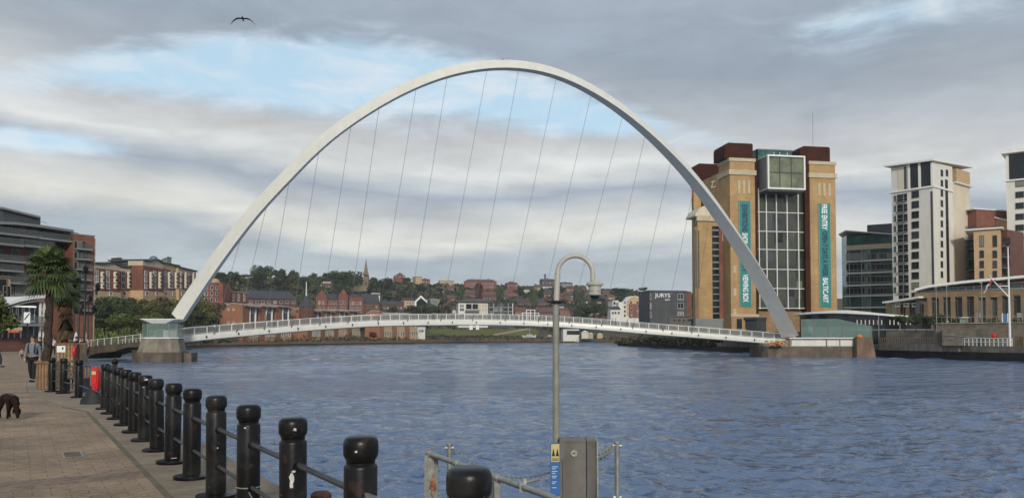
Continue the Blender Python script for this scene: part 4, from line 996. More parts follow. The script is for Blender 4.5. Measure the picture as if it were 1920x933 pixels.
# right-hand tower, cut by the frame
F = Fac(1893, 250, 1985, 242.5, 3.4); t = F.thing('apartment_tower', 'white apartment tower with square dark windows at the right edge', 'building')
MB().box(0, F.L, 0, 14, 0, F.z(283)).build('wall', 'white_wall', t)
mb = MB().prism([(-1.2, -1.3), (F.L, -1.3), (F.L, 14.5), (0, 14.5)], [F.z(283)+.02]*4, [F.z(278.5), F.z(268), F.z(268), F.z(278.5)]); mb.build('roof', 'white_clean', t)
MB().box(F.x(1898.5), F.L-2, -.1, .02, F.z(332), F.z(284)).build('penthouse_glazing', 'glass', t)
MB().box(-.7, F.L, -.6, 0, F.z(335.5), F.z(333)).build('cornice', 'white_clean', t)
wins(t, grid(F, [1912, 1936, 1960], [344+20.6*i for i in range(10)]), 2.3, 1.9, 'dark_metal', 'glass', 0, 2)
# ================================================================== TERRACE RESTAURANTS (right)
F = Fac(1716, 186, 1990, 168, 3.4); t = F.thing('terrace_building', 'cream brick terrace building with pillars under a long white canopy', 'building')
MB().box(0, F.L, 1.0, 12, 0, F.z(556)).build('wall', 'panel_dark', t)
MB().box(0, F.L, 0, 1.2, F.z(556, 1790), F.z(546, 1790)).build('beam', 'brown_brick', t)
for i in range(13):
    px = 1743+22*i; c = F.x(px); MB().box(c-.45, c+.45, 0, 1.0, 0, F.z(556, 1790)).build('pillar', 'brown_brick', t)
pts_ = []
for i in range(12): px = 1754+22*i; pts_.append((F.x(px), F.z(580, 1790)))
wins(t, pts_, 1.9, 4.2, 'timber', 'glass', 1.0, 2)
MB().box(0, F.L, 2.5, 12, F.z(546, 1790), F.z(534, 1790)).build('upper_storey', 'panel_dark', t)
me = win_mesh(1.6, .9, 'white_clean', 'glass_pale', 0)
for i in range(16): a = F.x(1730+15*i, 2.5); link('window', me, t, (a, 2.4, F.z(541, 1790, 2.5)))
mb = MB(); n = 14; nodes = [(1715, 543), (1740, 536.5), (1775, 532), (1809, 528), (1865, 523), (1920, 518), (1990, 514)]
lo = [F.xz(px, py, -1.5) for px, py in nodes]
mb.xprism([(a, b-.28) for a, b in lo]+[(a, b+.28) for a, b in lo[::-1]], -1.6, 11).build('canopy', 'white_clean', t)
F = Fac(1662, 196, 1742, 184, 3.4); t = F.thing('terrace_building', 'brown low building with a pale pointed canopy left of the pillared terrace', 'building')
MB().box(0, F.L, 0, 10, 0, F.z(567, 1700)).build('wall', 'brown_brick', t)
lo = [F.xz(1654, 567, -2), F.xz(1690, 562, -2), F.xz(1722, 557, -2)]
MB().xprism([(a, b-.12) for a, b in lo]+[(a, b+.25) for a, b in lo[::-1]], -2, 9).build('canopy', 'white_clean', t)
wins(t, grid(F, [1677, 1694, 1711, 1728], [583]), 1.8, 3.6, 'timber', 'glass')
wins(t, grid(F, [1684, 1700, 1716], [571]), 1.5, .8, 'white_clean', 'glass_pale', 0, 0)
# stepped stone walls below the terrace
F = Fac(1757, 152, 1990, 140, .25); t = F.thing('terrace_wall', 'stepped stone retaining wall with steel railings below the terrace', 'retaining wall')
MB().box(0, F.L, 0, 3, 0, F.z(606, 1850)).build('wall', 'stone', t)
MB().box(1.2, F.L, -2.2, -.01, 0, F.z(617, 1850, -2)).build('lower_step', 'stone', t)
MB().box(-.3, F.L, -.25, 3, F.z(606, 1850)+.002, F.z(606, 1850)+.2).build('coping', 'concrete', t)
hz = F.z(606, 1850)+.2; mb = MB().tube([(0, .2, hz+1.1), (F.L, .2, hz+1.1)], .05, 5)
for i in range(24): mb.box(i*F.L/24-.03, i*F.L/24+.03, .17, .23, hz, hz+1.1)
mb.build('railing', 'grey_steel', t)
mb = MB().tube([F_ for F_ in [(*[F.xz(1767, 627, -2.3)[0]], -2.3, F.xz(1767, 627, -2.3)[1]), (*[F.xz(1840, 633, -2.3)[0]], -2.3, F.xz(1840, 633, -2.3)[1])]], .07, 6); mb.build('handrail', 'galv', t)
# ================================================================== OVAL PAVILION
F = Fac(1476, 192, 1764, 176, .25); t = F.thing('oval_pavilion', 'low dark glass pavilion with a thin curved white roof behind the landing', 'building')
def lens(n=24, x0_=0, x1_=None, yc=9, ry=9, s=1.0):
    L = F.L; c = L/2; return [(c+(L/2)*s*math.cos(2*math.pi*i/n), yc+ry*s*math.sin(2*math.pi*i/n)) for i in range(n)]
za, zb, zc = F.z(586, 1476), F.z(581, 1570), F.z(598, 1764)
def roofz(xx): f = xx/F.L; return interp(f, [0, .15, .35, .6, .85, 1], [F.z(587.5, 1480), F.z(584.5, 1520), F.z(583.5, 1577), F.z(587, 1650), F.z(593, 1720), F.z(598, 1764)])
mb = MB(); n = 36; base = lens(n)
mb.v = [(a, b, roofz(a)-.35) for a, b in base]+[(a, b, roofz(a)+.10) for a, b in base]+[(F.L/2+(a-F.L/2)*.6, 9+(b-9)*.6, roofz(a)+.45) for a, b in base]
mb.f = [tuple(range(n))[::-1], tuple(range(2*n, 3*n))]+[(i, (i+1)%n, (i+1)%n+n, i+n) for i in range(n)]+[(i+n, (i+1)%n+n, (i+1)%n+2*n, i+2*n) for i in range(n)]; mb.m = [0]*len(mb.f)
mb.build('roof', 'white_clean', t)
wl_ = lens(n, s=.90); mb = MB(); mb.v = [(a, b, 0) for a, b in wl_]+[(a, b, roofz(a)-.36) for a, b in wl_]; mb.f = [(i, (i+1)%n, (i+1)%n+n, i+n) for i in range(n)]; mb.m = [0]*n
gl = mb.build('glass_wall', 'glass', t)
for i in range(14):
    px = 1608+7.6*i; 
    if i in (7, 11): continue
    a, zz = F.xz(px, 604, 2.0); f = (a/F.L-.5)/.45
    y = 9-9*.90*math.sqrt(max(0, 1-f*f)) if abs(f) < 1 else 5
    MB().box(a-.10, a+.10, y-.12, y+.05, zz-.55, zz+.55).build('light_slot', 'white_wall', gl)
mb = MB(); bal = [(a, b) for a, b in lens(40, s=.93)]; zz = F.z(617.5, 1690)
ring = [(a, b, zz) for a, b in bal if b < 9 and a > F.L*.42]; mb.tube(sorted(ring), .16, 6).build('balcony_edge', 'panel_grey', t)
for px in (1647, 1687): a = F.x(px, 0); MB().tube([(a, .6, 0), (a, .6, roofz(a)-.3)], .09, 6).build('column', 'grey_steel', t)
# ================================================================== GREEN GLASS PAVILION ON THE LANDING
F = Fac(1503, 179, 1634, 172, 1.2); t = F.thing('glass_shelter', 'green glass shelter with a sloping glass roof on the concrete landing', 'shelter')
a1 = F.x(1570); h0, h1 = F.z(598, 1520), F.z(611, 1632)
mb = MB().box(0, F.L, -.1, .0, 0, h1); mb.add([(0, -.1, h1), (F.L, -.1, h1), (a1, -.1, h0), (0, -.1, h0)], [(0,1,2,3)]); mb.build('front_glass', 'clear', t)
mb = MB().prism([(0, 0), (a1, 0), (a1, 6), (0, 6)], h0-.1, h0).prism([(a1, 0), (F.L, 0), (F.L, 6), (a1, 6)], [h0-.1, h1-.1, h1-.1, h0-.1], [h0, h1, h1, h0]); mb.build('glass_roof', 'clear', t)
MB().box(F.L-.08, F.L, 0, 6, 0, h1-.1).build('end_glass', 'clear', t)
for i in range(6): a = F.L*i/5; hh = h0 if a < a1 else h0+(h1-h0)*(a-a1)/(F.L-a1); MB().tube([(a, -.15, 0), (a, -.15, hh)], .06, 5).build('glazing_post', 'grey_steel', t)
g0 = F.x(1560, 3); MB().prism([(g0-2.2, 1.5), (g0+2.2, 1.5), (g0+2.2, 4.5), (g0-2.2, 4.5)], [1.8]*4, [2.2]*4).build('counter_top', 'glass_pale', t)
MB().box(g0-1.6, g0+1.6, 1.8, 4.2, 0, 1.79).build('counter', 'panel_grey', t)
# ================================================================== QUAY PARAPET, RAILINGS, MAST (right)
F = Fac(1648, 171.5, 1797, 148.5, .25); t = F.thing('quay_parapet', 'weathered concrete quay parapet with low brown railing right of the end block', 'parapet')
MB().box(0, F.L, 0, .6, -1.2, .3).build('wall', 'concrete', t)
mb = MB().tube([(0, .3, 1.5), (F.L, .3, 1.5)], .06, 5)
for i in range(34): a = F.L*i/33; mb.box(a-.05, a+.05, .25, .35, .3, 1.5)
mb.build('railing', 'timber_pale', t)
MB().add([(0, .3, .35), (F.L, .3, .35), (F.L, .3, 1.4), (0, .3, 1.4)], [(0,1,2,3)]).build('infill', 'mesh_panel', t)
F = Fac(1801, 148, 1897, 137, .25); t = F.thing('white_railing', 'white tubular quay railing between the parapet and the flag mast', 'railing')
mb = MB()
for h in (1.45, .75): mb.tube([(0, 0, h), (F.L, 0, h)], .055, 5)
mb.build('rail', 'white_clean', t); pm = MB().box(-.08, .08, -.05, .05, 0, 1.5).mesh('post', 'white_clean')
for i in range(13): link('post', pm, t, (F.L*i/12, 0, 0))
link('post', pm, t, (.5, 0, 0))
F = Fac(1790, 150.5, 2100, 118, .25); t = F.thing('quay_edge', 'long dark concrete quay edge beam under the white railing', 'quay edge')
MB().box(-.2, F.L, -.3, .5, -1.15, -.05).build('beam', 'concrete', t)
for i in range(5):
    F = Fac(1904+i*14, 134-i*1.6, 1916+i*14, 133-i*1.6, .25)
    if i > 1: break
    t = F.thing('timber_planter', ('pale timber box on the quay just right of the flag mast', 'pale timber box on the quay cut by the right edge')[i], 'planter')
    MB().box(0, F.L, 0, 1.0, 0, 1.55).build('box', 'timber_pale', t); MB().box(-.05, F.L+.05, -.05, 1.05, 1.552, 1.65).build('rim', 'timber', t)
    mb = MB(); 
    for k in range(4): mb.box(F.L*k/3-.05, F.L*k/3+.05, -.04, -.002, 0, 1.55)
    mb.build('batten', 'timber', t)
p = P(1894, 650, 138.5); t = thing('flag_mast', 'tall white flag mast with a slanting gaff on the right-hand quay', 'flagpole', (p.x, p.y, .25))
zt_ = P(1891, 463, 138.5).z-.25; MB().tube([(0,0,0), (0,0,zt_*.55), (0,0,zt_)], [.20,.15,.09], 8).build('pole', 'white_clean', t)
g0, g1 = P(1892, 557, 138.5), P(1855, 518, 138.5)
MB().tube([(0,0,g0.z-.25), (g1.x-p.x, 0, g1.z-.25)], [.13,.08], 6).build('gaff', 'white_clean', t)
MB().ell((g1.x-p.x, 0, g1.z-.2), .22, .22, .22).build('finial', 'sign_yellow', t)
zc = P(1880, 536, 138.5).z-.25; MB().tube([(0,0,zc), (P(1874, 536, 138.5).x-p.x, 0, zc+.02)], .08, 6).build('spreader', 'white_clean', t)
mb = MB(); n = 10; m_ = 6
f0 = P(1858, 522, 138.4); 
for i in range(n):
    for j in range(m_):
        a = i/(n-1); b = j/(m_-1)
        px = 1858-14*a+(8-6*a)*b+1.5*math.sin(a*9+b*2); py = 522+27*a+4*b*(1-a)+2*math.sin(b*5)
        q = P(px, py, 138.4+.25*math.sin(a*8+b*5)); mb.v.append((q.x, q.y, q.z))
for i in range(n-1):
    for j in range(m_-1): a = i*m_+j; mb.f.append((a, a+1, a+m_+1, a+m_)); mb.m.append(0 if (i > 2 and not (i in (4, 5) and j > 1)) else (1 if i < 3 else 2))
fl = thing('flag', 'limp white and red flag hanging from the mast gaff', 'flag', (f0.x, f0.y, f0.z)); to_local(mb, fl).build('cloth', ['flag', 'c_red', 'c_navy'], fl, True)
# masts, lamp posts, signs on the right quay
for px, yt, yb, Y, lab in ((1756.5, 538, 621, 158, 'thin grey lamp post at the left end of the terrace wall'), (1776, 536, 606, 160, 'thin grey lamp post before the pillars, second from the left'), (1842, 530, 622, 150, 'grey lamp post behind the hanging flag')):
    a, b = P(px, yb, Y), P(px, yt, Y); t = thing('lamp_post', lab, 'lamp post', tuple(a)); h = b.z-a.z
    MB().tube([(0,0,0),(0,0,h)], [.11,.07], 6).build('pole', 'galv', t); MB().box(-.45, .1, -.12, .12, h-.02, h+.12).build('lamp_head', 'grey_steel', t)
    MB().box(-.2, .2, -.2, .2, 0, .6).build('base', 'galv', t)
for px, lab in ((1835, 'grey notice board on the terrace left of the blue panel'), (1911, 'grey notice board on the terrace at the right edge')):
    a = P(px, 604, 151); t = thing('notice_board', lab, 'sign', (a.x, a.y, 3.6)); zz = P(px, 590, 151).z-3.6
    MB().tube([(0,0,0),(0,0,zz)], .06, 6).build('post', 'galv', t); MB().prism([(-.42,-.05),(.42,-.05),(.42,.05),(-.42,.05)], zz-.5, zz+.4).build('panel', 'panel_grey', t)
a = P(1884.5, 604, 151); t = thing('information_board', 'blue information panel between two white posts on the terrace', 'sign', (a.x, a.y, 3.6)); zz = P(1884, 588, 151).z-3.6
MB().box(-.42, .42, -.04, .04, .2, zz).build('panel', 'sign_blue', t); MB().box(-.6, -.45, -.07, .07, 0, zz+.1).build('post', 'white_clean', t); MB().box(.45, .6, -.07, .07, 0, zz+.1).build('post', 'white_clean', t)
for k in range(4): MB().box(-.3, .3, -.055, -.045, .4+k*.25, .45+k*.25).build('text_line', 'text_white', t)
a = P(1807, 604, 152); t = thing('shelter', 'small pale flat-roofed shelter on the terrace', 'shelter', (a.x, a.y, 3.6)); zz = P(1807, 594, 152).z-3.6
MB().box(-.8, .8, -.4, .4, zz-.15, zz).build('roof', 'white_clean', t); [MB().box(s_*.7-.05, s_*.7+.05, -.05, .05, 0, zz-.16).build('post', 'galv', t) for s_ in (-1, 1)]
MB().box(-.6, .6, .25, .3, .1, zz-.2).build('back_panel', 'clear', t)
a = P(1865, 629, 142); t = thing('red_ball', 'round red buoy hung on the wall behind the white railing', 'buoy', tuple(a)); MB().ell((0,0,0), .55, .5, .6, 14, 10).build('ball', 'red_plastic', t, True); MB().torus((0,0,.72), .12, .03, 'X', 10, 5).build('eye', 'galv', t)
a = P(1617, 633, 166); t = thing('life_ring', 'orange dome buoy on top of the brown end block', 'buoy', (a.x, a.y+1.5, WATER+4.35)); MB().lathe([(.75,0),(.7,.3),(.45,.55),(.1,.65)], 14).build('dome', 'orange', t, True); MB().torus((0,0,.7), .12, .03, 'X', 10, 5).build('eye', 'galv', t)
pr = [P(1830, 640, 147), P(1846, 631, 147), P(1856, 624, 147), P(1863, 624, 147)]
t = thing('gangway_handrail', 'curved pale gangway handrail rising behind the white railing', 'handrail', tuple(pr[0])); to_local(MB().tube(pr, .09, 6), t).build('rail', 'white_clean', t)
to_local(MB().tube([pr[1], pr[1]-Vector((0,0,1.0))], .06, 6), t).build('post', 'white_clean', t)
# ================================================================== GENERIC FAR BUILDING
def bldg(name, label, pL, YL, pR, YR, ptop, depth, wall, roof=('flat', 'slate'), z0=None, pbot=None, group=None, wg=(), cat='building', chim=0, over=.4):
    """body + roof + window grids; z0 from pbot (row of the foot)"""
    if z0 is None: z0 = min(P((pL+pR)/2, pbot, (YL+YR)/2).z, 999)
    F = Fac(pL, YL, pR, YR, z0); t = F.thing(name, label, cat, group); h = F.z(ptop)
    kind, rm = roof[0], (roof[1] if len(roof) > 1 else None); rise = roof[2] if len(roof) > 2 else 3.0
    L, D = F.L, depth
    if kind == 'flat':
        MB().box(0, L, 0, D, -4, h).build('wall', wall, t); r = MB().box(-over, L+over, -over, D+over, h+.002, h+.35).build('roof', rm, t)
    elif kind == 'gablex':                                      # ridge along the facade; eaves at h
        mb = MB().box(0, L, 0, D, -4, h); mb.yprism([(0, h), (D, h), (D/2, h+rise-.2)], 0, L); mb.build('wall', wall, t)
        r = gable_roof(t, L, D, h, rise, rm, 'x', over)
    elif kind == 'gabley':                                      # gable end towards us
        MB().xprism([(0, -4), (L, -4), (L, h), (L/2, h+rise-.2), (0, h)], 0, D).build('wall', wall, t); r = gable_roof(t, L, D, h, rise, rm, 'y', over)
    elif kind == 'arch':
        n = 10; pts = [(L*i/n, h-.2+rise*math.sin(math.pi*i/n)**.8) for i in range(n+1)]
        MB().xprism([(0, -4)]+[(L, -4)]+pts[::-1], 0, D).build('wall', wall, t)
        o_ = [(-over+(L+2*over)*i/n, h+rise*math.sin(math.pi*i/n)**.8) for i in range(n+1)]
        r = MB().xprism([(a, b+.05) for a, b in o_]+[(a, b+.5) for a, b in o_[::-1]], -.6, D+.4).build('roof', rm, t)
    elif kind == 'hip':
        MB().box(0, L, 0, D, -4, h).build('wall', wall, t); mb = MB(); k = min(D/2, L/2)
        mb.v = [(-over,-over,h), (L+over,-over,h), (L+over,D+over,h), (-over,D+over,h), (k*.95, D/2, h+rise), (L-k*.95, D/2, h+rise)]
        mb.f = [(0,3,2,1),(0,1,5,4),(1,2,5),(2,3,4,5),(3,0,4)]; mb.m = [0]*5; r = mb.build('roof', rm, t)
    elif kind == 'none':
        MB().box(0, L, 0, D, -4, h).build('wall', wall, t); r = None
    for k in range(chim):
        xx = L*(k+.5)/chim; MB().box(xx-.5, xx+.5, D/2-.5, D/2+.5, h+rise*.3, h+rise+1.4).build('chimney', 'redbrick_d', r if r else t)
    for (pxs, pys, w, hh, fm, gm) in wg: wins(t, grid(F, pxs, pys), w, hh, fm, gm, 0, 1)
    return F, t, r
def rng_(a, b, n): return [a+(b-a)*i/(n-1) for i in range(n)] if n > 1 else [(a+b)/2]
# ================================================================== NORTH BANK, NEAR: quayside apartments (left)
F = Fac(-90, 128, 137, 146, 0); t = F.thing('apartment_building', 'dark grey and brick riverside apartment building with stepped balconies and slanted roof', 'building')
zr = lambda px, py: F.z(py, px)
hb = F.z(458, 40)
MB().box(0, F.L, 1, 16, 0, hb).build('brick_wall', 'redbrick', t)
MB().box(0, F.L-.6, 2.2, 15, hb+.002, F.z(424, 60)).build('upper_wall', 'panel_dark', t)
mb = MB(); ns = [(-90, 414), (0, 417), (30, 418), (75, 423), (137.5, 432.5)]; pts = [F.xz(a, b, -1) for a, b in ns]
mb.xprism([(a, b-.3) for a, b in pts]+[(a, b+.15) for a, b in pts[::-1]], -1.2, 16).build('main_roof', 'panel_grey', t)
a0, a1 = F.x(4, 3), F.x(72, 3); MB().xprism([(a0, F.z(424, 20, 3)), (a1, F.z(424, 60, 3)), (a1, F.z(408, 72, 3)), (a0-.4, F.z(392, 5, 3))], 3, 11).build('penthouse', 'panel_dark', t)
p_ = [F.xz(1, 390, 2.5), F.xz(75, 408, 2.5)]; MB().xprism([(p_[0][0], p_[0][1]-.1), (p_[1][0], p_[1][1]-.1), (p_[1][0], p_[1][1]+.25), (p_[0][0], p_[0][1]+.25)], 2.3, 11.5).build('penthouse_roof', 'panel_grey', t)
for i, (py, x0_, x1_, dp) in enumerate(((437, -90, 60, 1.4), (448, 20, 138, 1.2), (456, -90, 30, 2.0), (463, 25, 90, 1.6), (488, -90, 45, 1.6), (505, -90, 36, 1.2), (530, -40, 50, 1.2))):
    a, b, c = F.x(x0_), F.x(x1_), F.z(py, (x0_+x1_)/2)
    bl = MB().box(a, b, 1-dp-1, 2.1, c-.18, c+.18).build('balcony', 'panel_grey', t); MB().box(a, b, 1-dp-.96, 1-dp-.9, c+.2, c+1.2).build('guard', 'guard', bl)
wins(t, grid(F, [-20, 2, 24, 46], [430, 444]), 2.4, 2.2, 'grey_steel', 'glass', 2.15, 2)
wins(t, grid(F, [58, 70, 86, 102, 118], [434.5]), 1.8, 1.8, 'grey_steel', 'glass_pale', 2.15, 1)
wins(t, grid(F, [50, 65, 82], [450]), 1.8, 2.2, 'panel_grey', 'glass', 2.1, 0)
wins(t, grid(F, [5, 33, 62, 92, 118], [475, 498]), 1.3, 1.6, 'panel_grey', 'glass', .98, 1)
wins(t, grid(F, [20, 44, 70, 100], [520, 541]), 1.9, 2.2, 'grey_steel', 'glass', .98, 1)
for px in (64, 75): a = F.x(px); MB().box(a-.3, a+.3, .4, 1, hb, F.z(440, px)).build('column', 'panel_grey', t)
F = Fac(135, 144, 173.5, 147, 0); t = F.thing('brick_tower', 'tall narrow red brick apartment tower with stacked grey balconies behind the palms', 'building')
MB().box(0, F.L, 0, 10, 0, F.z(441)).build('wall', 'redbrick', t); MB().box(-.1, F.L+.1, -.1, 10.1, F.z(441)+.002, F.z(439)).build('coping', 'panel_grey', t)
MB().box(F.L, F.L+.35, .2, 10, 0, F.z(444)).build('corner_strip', 'buff_pale', t)
MB().box(.2, F.x(153), 2, 8, F.z(439), F.z(434.5)).build('plant_room', 'panel_grey', t)
for i, py in enumerate((468, 487, 506, 525, 544, 563, 582)):
    a, b, c = F.x(139), F.x(166), F.z(py); bl = MB().box(a, b, -1.3, -.005, c-.15, c+.15).build('balcony', 'panel_grey', t); MB().box(a, b, -1.28, -1.2, c+.17, c+1.1).build('guard', 'guard', bl)
wins(t, grid(F, [142, 148, 157], [459, 478, 497, 516, 535, 554]), .8, 1.4, 'panel_grey', 'glass', 0, 0)
F = Fac(-60, 112, 17, 118, 0); t = F.thing('low_building', 'small cream flat-roofed building at the left edge behind the riverside bar', 'building')
MB().box(0, F.L, 0, 8, 0, F.z(517)).build('wall', 'cream_wall', t); MB().box(-.2, F.L+.2, -.3, 8, F.z(517)+.002, F.z(515.5)).build('roof', 'panel_grey', t)
wins(t, grid(F, [4], [535]), 1.4, 2.0, 'timber', 'glass', 0, 0)
wins(t, [F.xz(12, 550)], 1.3, 2.4, 'grey_steel', 'glass', 0, 1)
# riverside bar with curved white roof
F = Fac(-60, 92, 83, 100, 0); t = F.thing('riverside_bar', 'two-storey glass bar with curved white roof and lit balcony at the left', 'building')
MB().box(0, F.L, 1.2, 12, 0, F.z(562)).build('wall', 'panel_dark', t)
ns = [(-60, 574), (-20, 572), (12, 567), (40, 559), (62, 555), (83, 553)]; pts = [F.xz(a, b, -.5) for a, b in ns]
MB().xprism([(a, b-.35) for a, b in pts]+[(a, b) for a, b in pts[::-1]], -.8, 12.2).build('curved_roof', 'white_clean', t)
MB().xprism([(a, b-.75) for a, b in pts]+[(a, b-.5) for a, b in pts[::-1]], -.6, 12.0).build('roof_trim', 'panel_grey', t)
M['lit'] = mat('lit_strip', (.8, .78, .7), .5, .02)
b_ = M['lit'].node_tree.nodes['Principled BSDF']; b_.inputs['Emission Color'].default_value = (1, .96, .85, 1); b_.inputs['Emission Strength'].default_value = .55
MB().box(F.x(16), F.x(65), -.3, -.1, F.z(574.5), F.z(572)).build('strip_light', 'lit', t)
wins(t, grid(F, [-6, 5, 16, 27, 38, 49], [588], 1), 1.05, 2.0, 'white_clean', 'glass', 1.18, 0)
wins(t, grid(F, [60], [587], 1), .8, 2.1, 'white_clean', 'glass_green', 1.18, 0)
for px in (74, 81.5): a = F.x(px); MB().box(a-.1, a+.1, -.2, 0, 0, F.z(565 if px < 80 else 562)).build('steel_post', 'white_clean', t)
for py in (578, 590, 602, 614): a, b, c = F.x(74), F.x(81.5), F.z(py); MB().box(a, b, -.18, -.05, c-.06, c+.06).build('rung', 'white_clean', t)
c = F.z(607); bl = MB().box(0, F.x(74), -1.2, 1.18, c-.25, c+.1).build('balcony', 'panel_grey', t); MB().box(0, F.x(74), -1.2, -1.15, c+.12, c+1.05).build('guard', 'guard', bl)
MB().box(0, F.x(28), -1.6, 1.1, F.z(619), F.z(613)).build('lower_fascia', 'buff_pale', t)
MB().box(F.x(2), F.x(22), -1.68, -1.602, F.z(623), F.z(619)).build('orange_sign_board', 'orange', t)
wins(t, grid(F, [-8, 4, 17, 28, 39, 52, 64], [623]), .85, 1.9, 'white_clean', 'glass', .9, 0)
MB().box(0, F.x(72), .8, 1.15, F.z(633), F.z(609)).build('lower_front', 'panel_dark', t)
MB().box(0, F.x(74), .3, 1.1, 0, F.z(633)).build('brick_plinth', 'redbrick_d', t)
# ================================================================== NORTH BANK TERRACE OF BRICK AND CREAM FLATS
BW = [('L', 168, 268, 223, 282, 494, 504, 'arch1'), ('M', 223, 286, 266, 296, 500, 511, 'arch'), ('R', 266, 290, 304, 304, 489, 500, 'arch'), ('R2', 304, 306, 333, 318, 496, 506, 'flat'), ('R3', 333, 316, 366, 336, 505, 514, 'flat')]
lbls = ['leftmost brick and cream riverside block with a curved cream gable', 'brick and cream riverside block with low curved gable, second from the left', 'tallest brick and cream riverside block, in the middle of the row, beside the blue dome', 'brick and cream riverside block with flat cream top just right of the tallest one', 'rightmost brick and cream riverside block next to the white arch']
for i, (nm, a, Ya, b, Yb, pt, pbk, kind) in enumerate(BW):
    z0 = P((a+b)/2, 560, (Ya+Yb)/2).z; F = Fac(a, Ya, b, Yb, z0); t = F.thing('terrace_block', lbls[i], 'building', 'brick and cream riverside blocks')
    zb = F.z(546 if i < 3 else 544); zk = F.z(pbk)
    MB().box(0, F.L, 0, 14, zb, zk).build('brick_wall', 'redbrick', t); MB().box(-.2, F.L+.2, -.3, 14, -8, zb-.002).build('cream_base', 'cream_wall', t)
    if kind != 'flat':
        n = 12; f0 = .45 if kind == 'arch1' else .35
        top = [(F.L*j/n, F.z(pt)+(F.z(pt)-zk)*.5*(math.sin(math.pi*max(0, (j/n-f0))/(1-f0))-.5)) for j in range(n+1)]
        MB().xprism([(0, zk+.002), (F.L, zk+.002)]+top[::-1], .05, 6).build('cream_gable', 'buff_pale', t)
        MB().xprism([(a_, b_+.02) for a_, b_ in top]+[(a_, b_+.55) for a_, b_ in top[::-1]], -.5, 14).build('roof', 'slate', t)
    else:
        MB().box(0, F.L, .05, 14, zk+.002, F.z(pt)).build('cream_top', 'cream_wall', t); MB().box(-.5, F.L+.5, -.5, 14, F.z(pt)+.002, F.z(pt)+.5).build('roof', 'slate', t)
    for fx in (.42, .86):                                              # pale oriel stacks
        px = a+(b-a)*fx
        for py in rng_(514, 536, 4 if i else 3):
            u, zz = F.xz(px, py); w_ = MB().lathe([(.2, -1.1), (.75, -.9), (.75, .8), (.2, 1.0)], 8, (u, -.1, zz)).build('oriel', 'pale_wall', t)
            MB().box(u-.42, u+.42, -.86, -.80, zz-.45, zz+.45).build('pane', 'glass', w_)
    wins(t, grid(F, [a+(b-a)*f for f in (.18, .62)], [512, 524, 536]), 1.7, 1.9, 'white_clean', 'glass', 0, 1)
    wins(t, grid(F, [a+(b-a)*f for f in (.2, .7)], [550]), 1.6, 1.5, 'white_clean', 'glass', -.3, 0)
    if i == 0: wins(t, grid(F, [179], [511, 523, 535]), 2.6, 2.0, 'white_clean', 'glass', 0, 2)
F = Fac(223, 300, 262, 308, P(240, 540, 300).z); t = F.thing('rear_block', 'dark grey sloping roof block rising behind the brick riverside blocks', 'building')
MB().box(0, F.L, 0, 8, -10, F.z(499)).build('wall', 'panel_dark', t); MB().yprism([(-.5, F.z(499)), (8, F.z(488)), (8, F.z(487)), (-.5, F.z(498))], 0, F.L+3).build('roof', 'slate', t)
MB().box(F.x(225), F.x(233), 2, 6, F.z(498), F.z(484)).build('vent_stack', 'panel_dark', t); MB().box(F.x(223), F.x(235), 1.5, 6.5, F.z(484)+.002, F.z(481.5)).build('vent_cap', 'white_clean', t)
q = P(288, 486, 306); t = thing('blue_dome', 'small blue dome on the roof of the tallest riverside block', 'dome', tuple(q)); M['bluem'] = mat('blue_dome_sheet', (.12, .17, .24), .5, .2, .5)
MB().lathe([(1.7, -1), (1.6, .2), (1.2, 1.0), (.5, 1.35), (.05, 1.4)], 16).build('dome', 'bluem', t, True); MB().lathe([(2.5, -1.4), (2.5, -1.0)], 16).build('rim', 'panel_grey', t)
q = P(301, 492, 308); t = thing('glass_lean_to', 'slanted rooftop glass screen beside the blue dome', 'screen', tuple(q)); MB().xprism([(-2.5, -.5), (2.6, -.5), (2.6, 2.0)], 0, 4).build('glass', 'glass_pale', t); MB().xprism([(-3, -.4), (2.8, 2.3), (2.8, 2.5), (-3, -.2)], -.2, 4.2).build('frame', 'white_clean', t)
# round brick flats right of the arch foot
z0 = P(398, 570, 395).z; q = P(397, 570, 395); t = thing('round_block', 'round-ended red brick flats just right of the foot of the arch', 'building', (q.x, q.y, z0))
hh = P(397, 530, 395).z-z0; MB().lathe([(3.6, -4), (3.6, hh)], 18).box(0, 6, -1, 9, -4, hh).build('wall', 'redbrick', t, 30); MB().lathe([(3.9, hh), (3.6, hh+1.3), (2.2, hh+2.2), (.1, hh+2.4)], 18).build('roof', 'cream_wall', t, 40)
for k in range(3):
    for a_ in (-150, -110, -70, -30):
        r_ = R(a_); o_ = link('window', win_mesh(1.2, 1.9, 'white_clean', 'glass', 0), t, (3.62*math.cos(r_), 3.62*math.sin(r_), hh*.2+k*hh*.28), r_+R(90))
FB_ = [
 ('terrace_block', 'low red and cream flats stepping down right of the round brick flats', 410, 400, 463, 425, 547, 9, 'redbrick', ('flat', 'cream_wall'), 572, [(rng_(416, 458, 5), [553, 561], 1.6, 1.8, 'white_clean', 'glass')], 0),
 ('warehouse', 'long dark red brick building with a low slate roof left of the small spire', 463, 452, 556, 470, 560, 26, 'redbrick_d', ('gablex', 'slate', 5.2), 580, [(rng_(470, 550, 8), [566], 2.0, 1.6, 'white_clean', 'glass')], 0),
]
for nm, lb, a, Ya, b, Yb, pt, D, wm, rf, pb, wgs, ch_ in FB_: bldg(nm, lb, a, Ya, b, Yb, pt, D, wm, rf, None, pb, None, wgs, 'building', ch_)
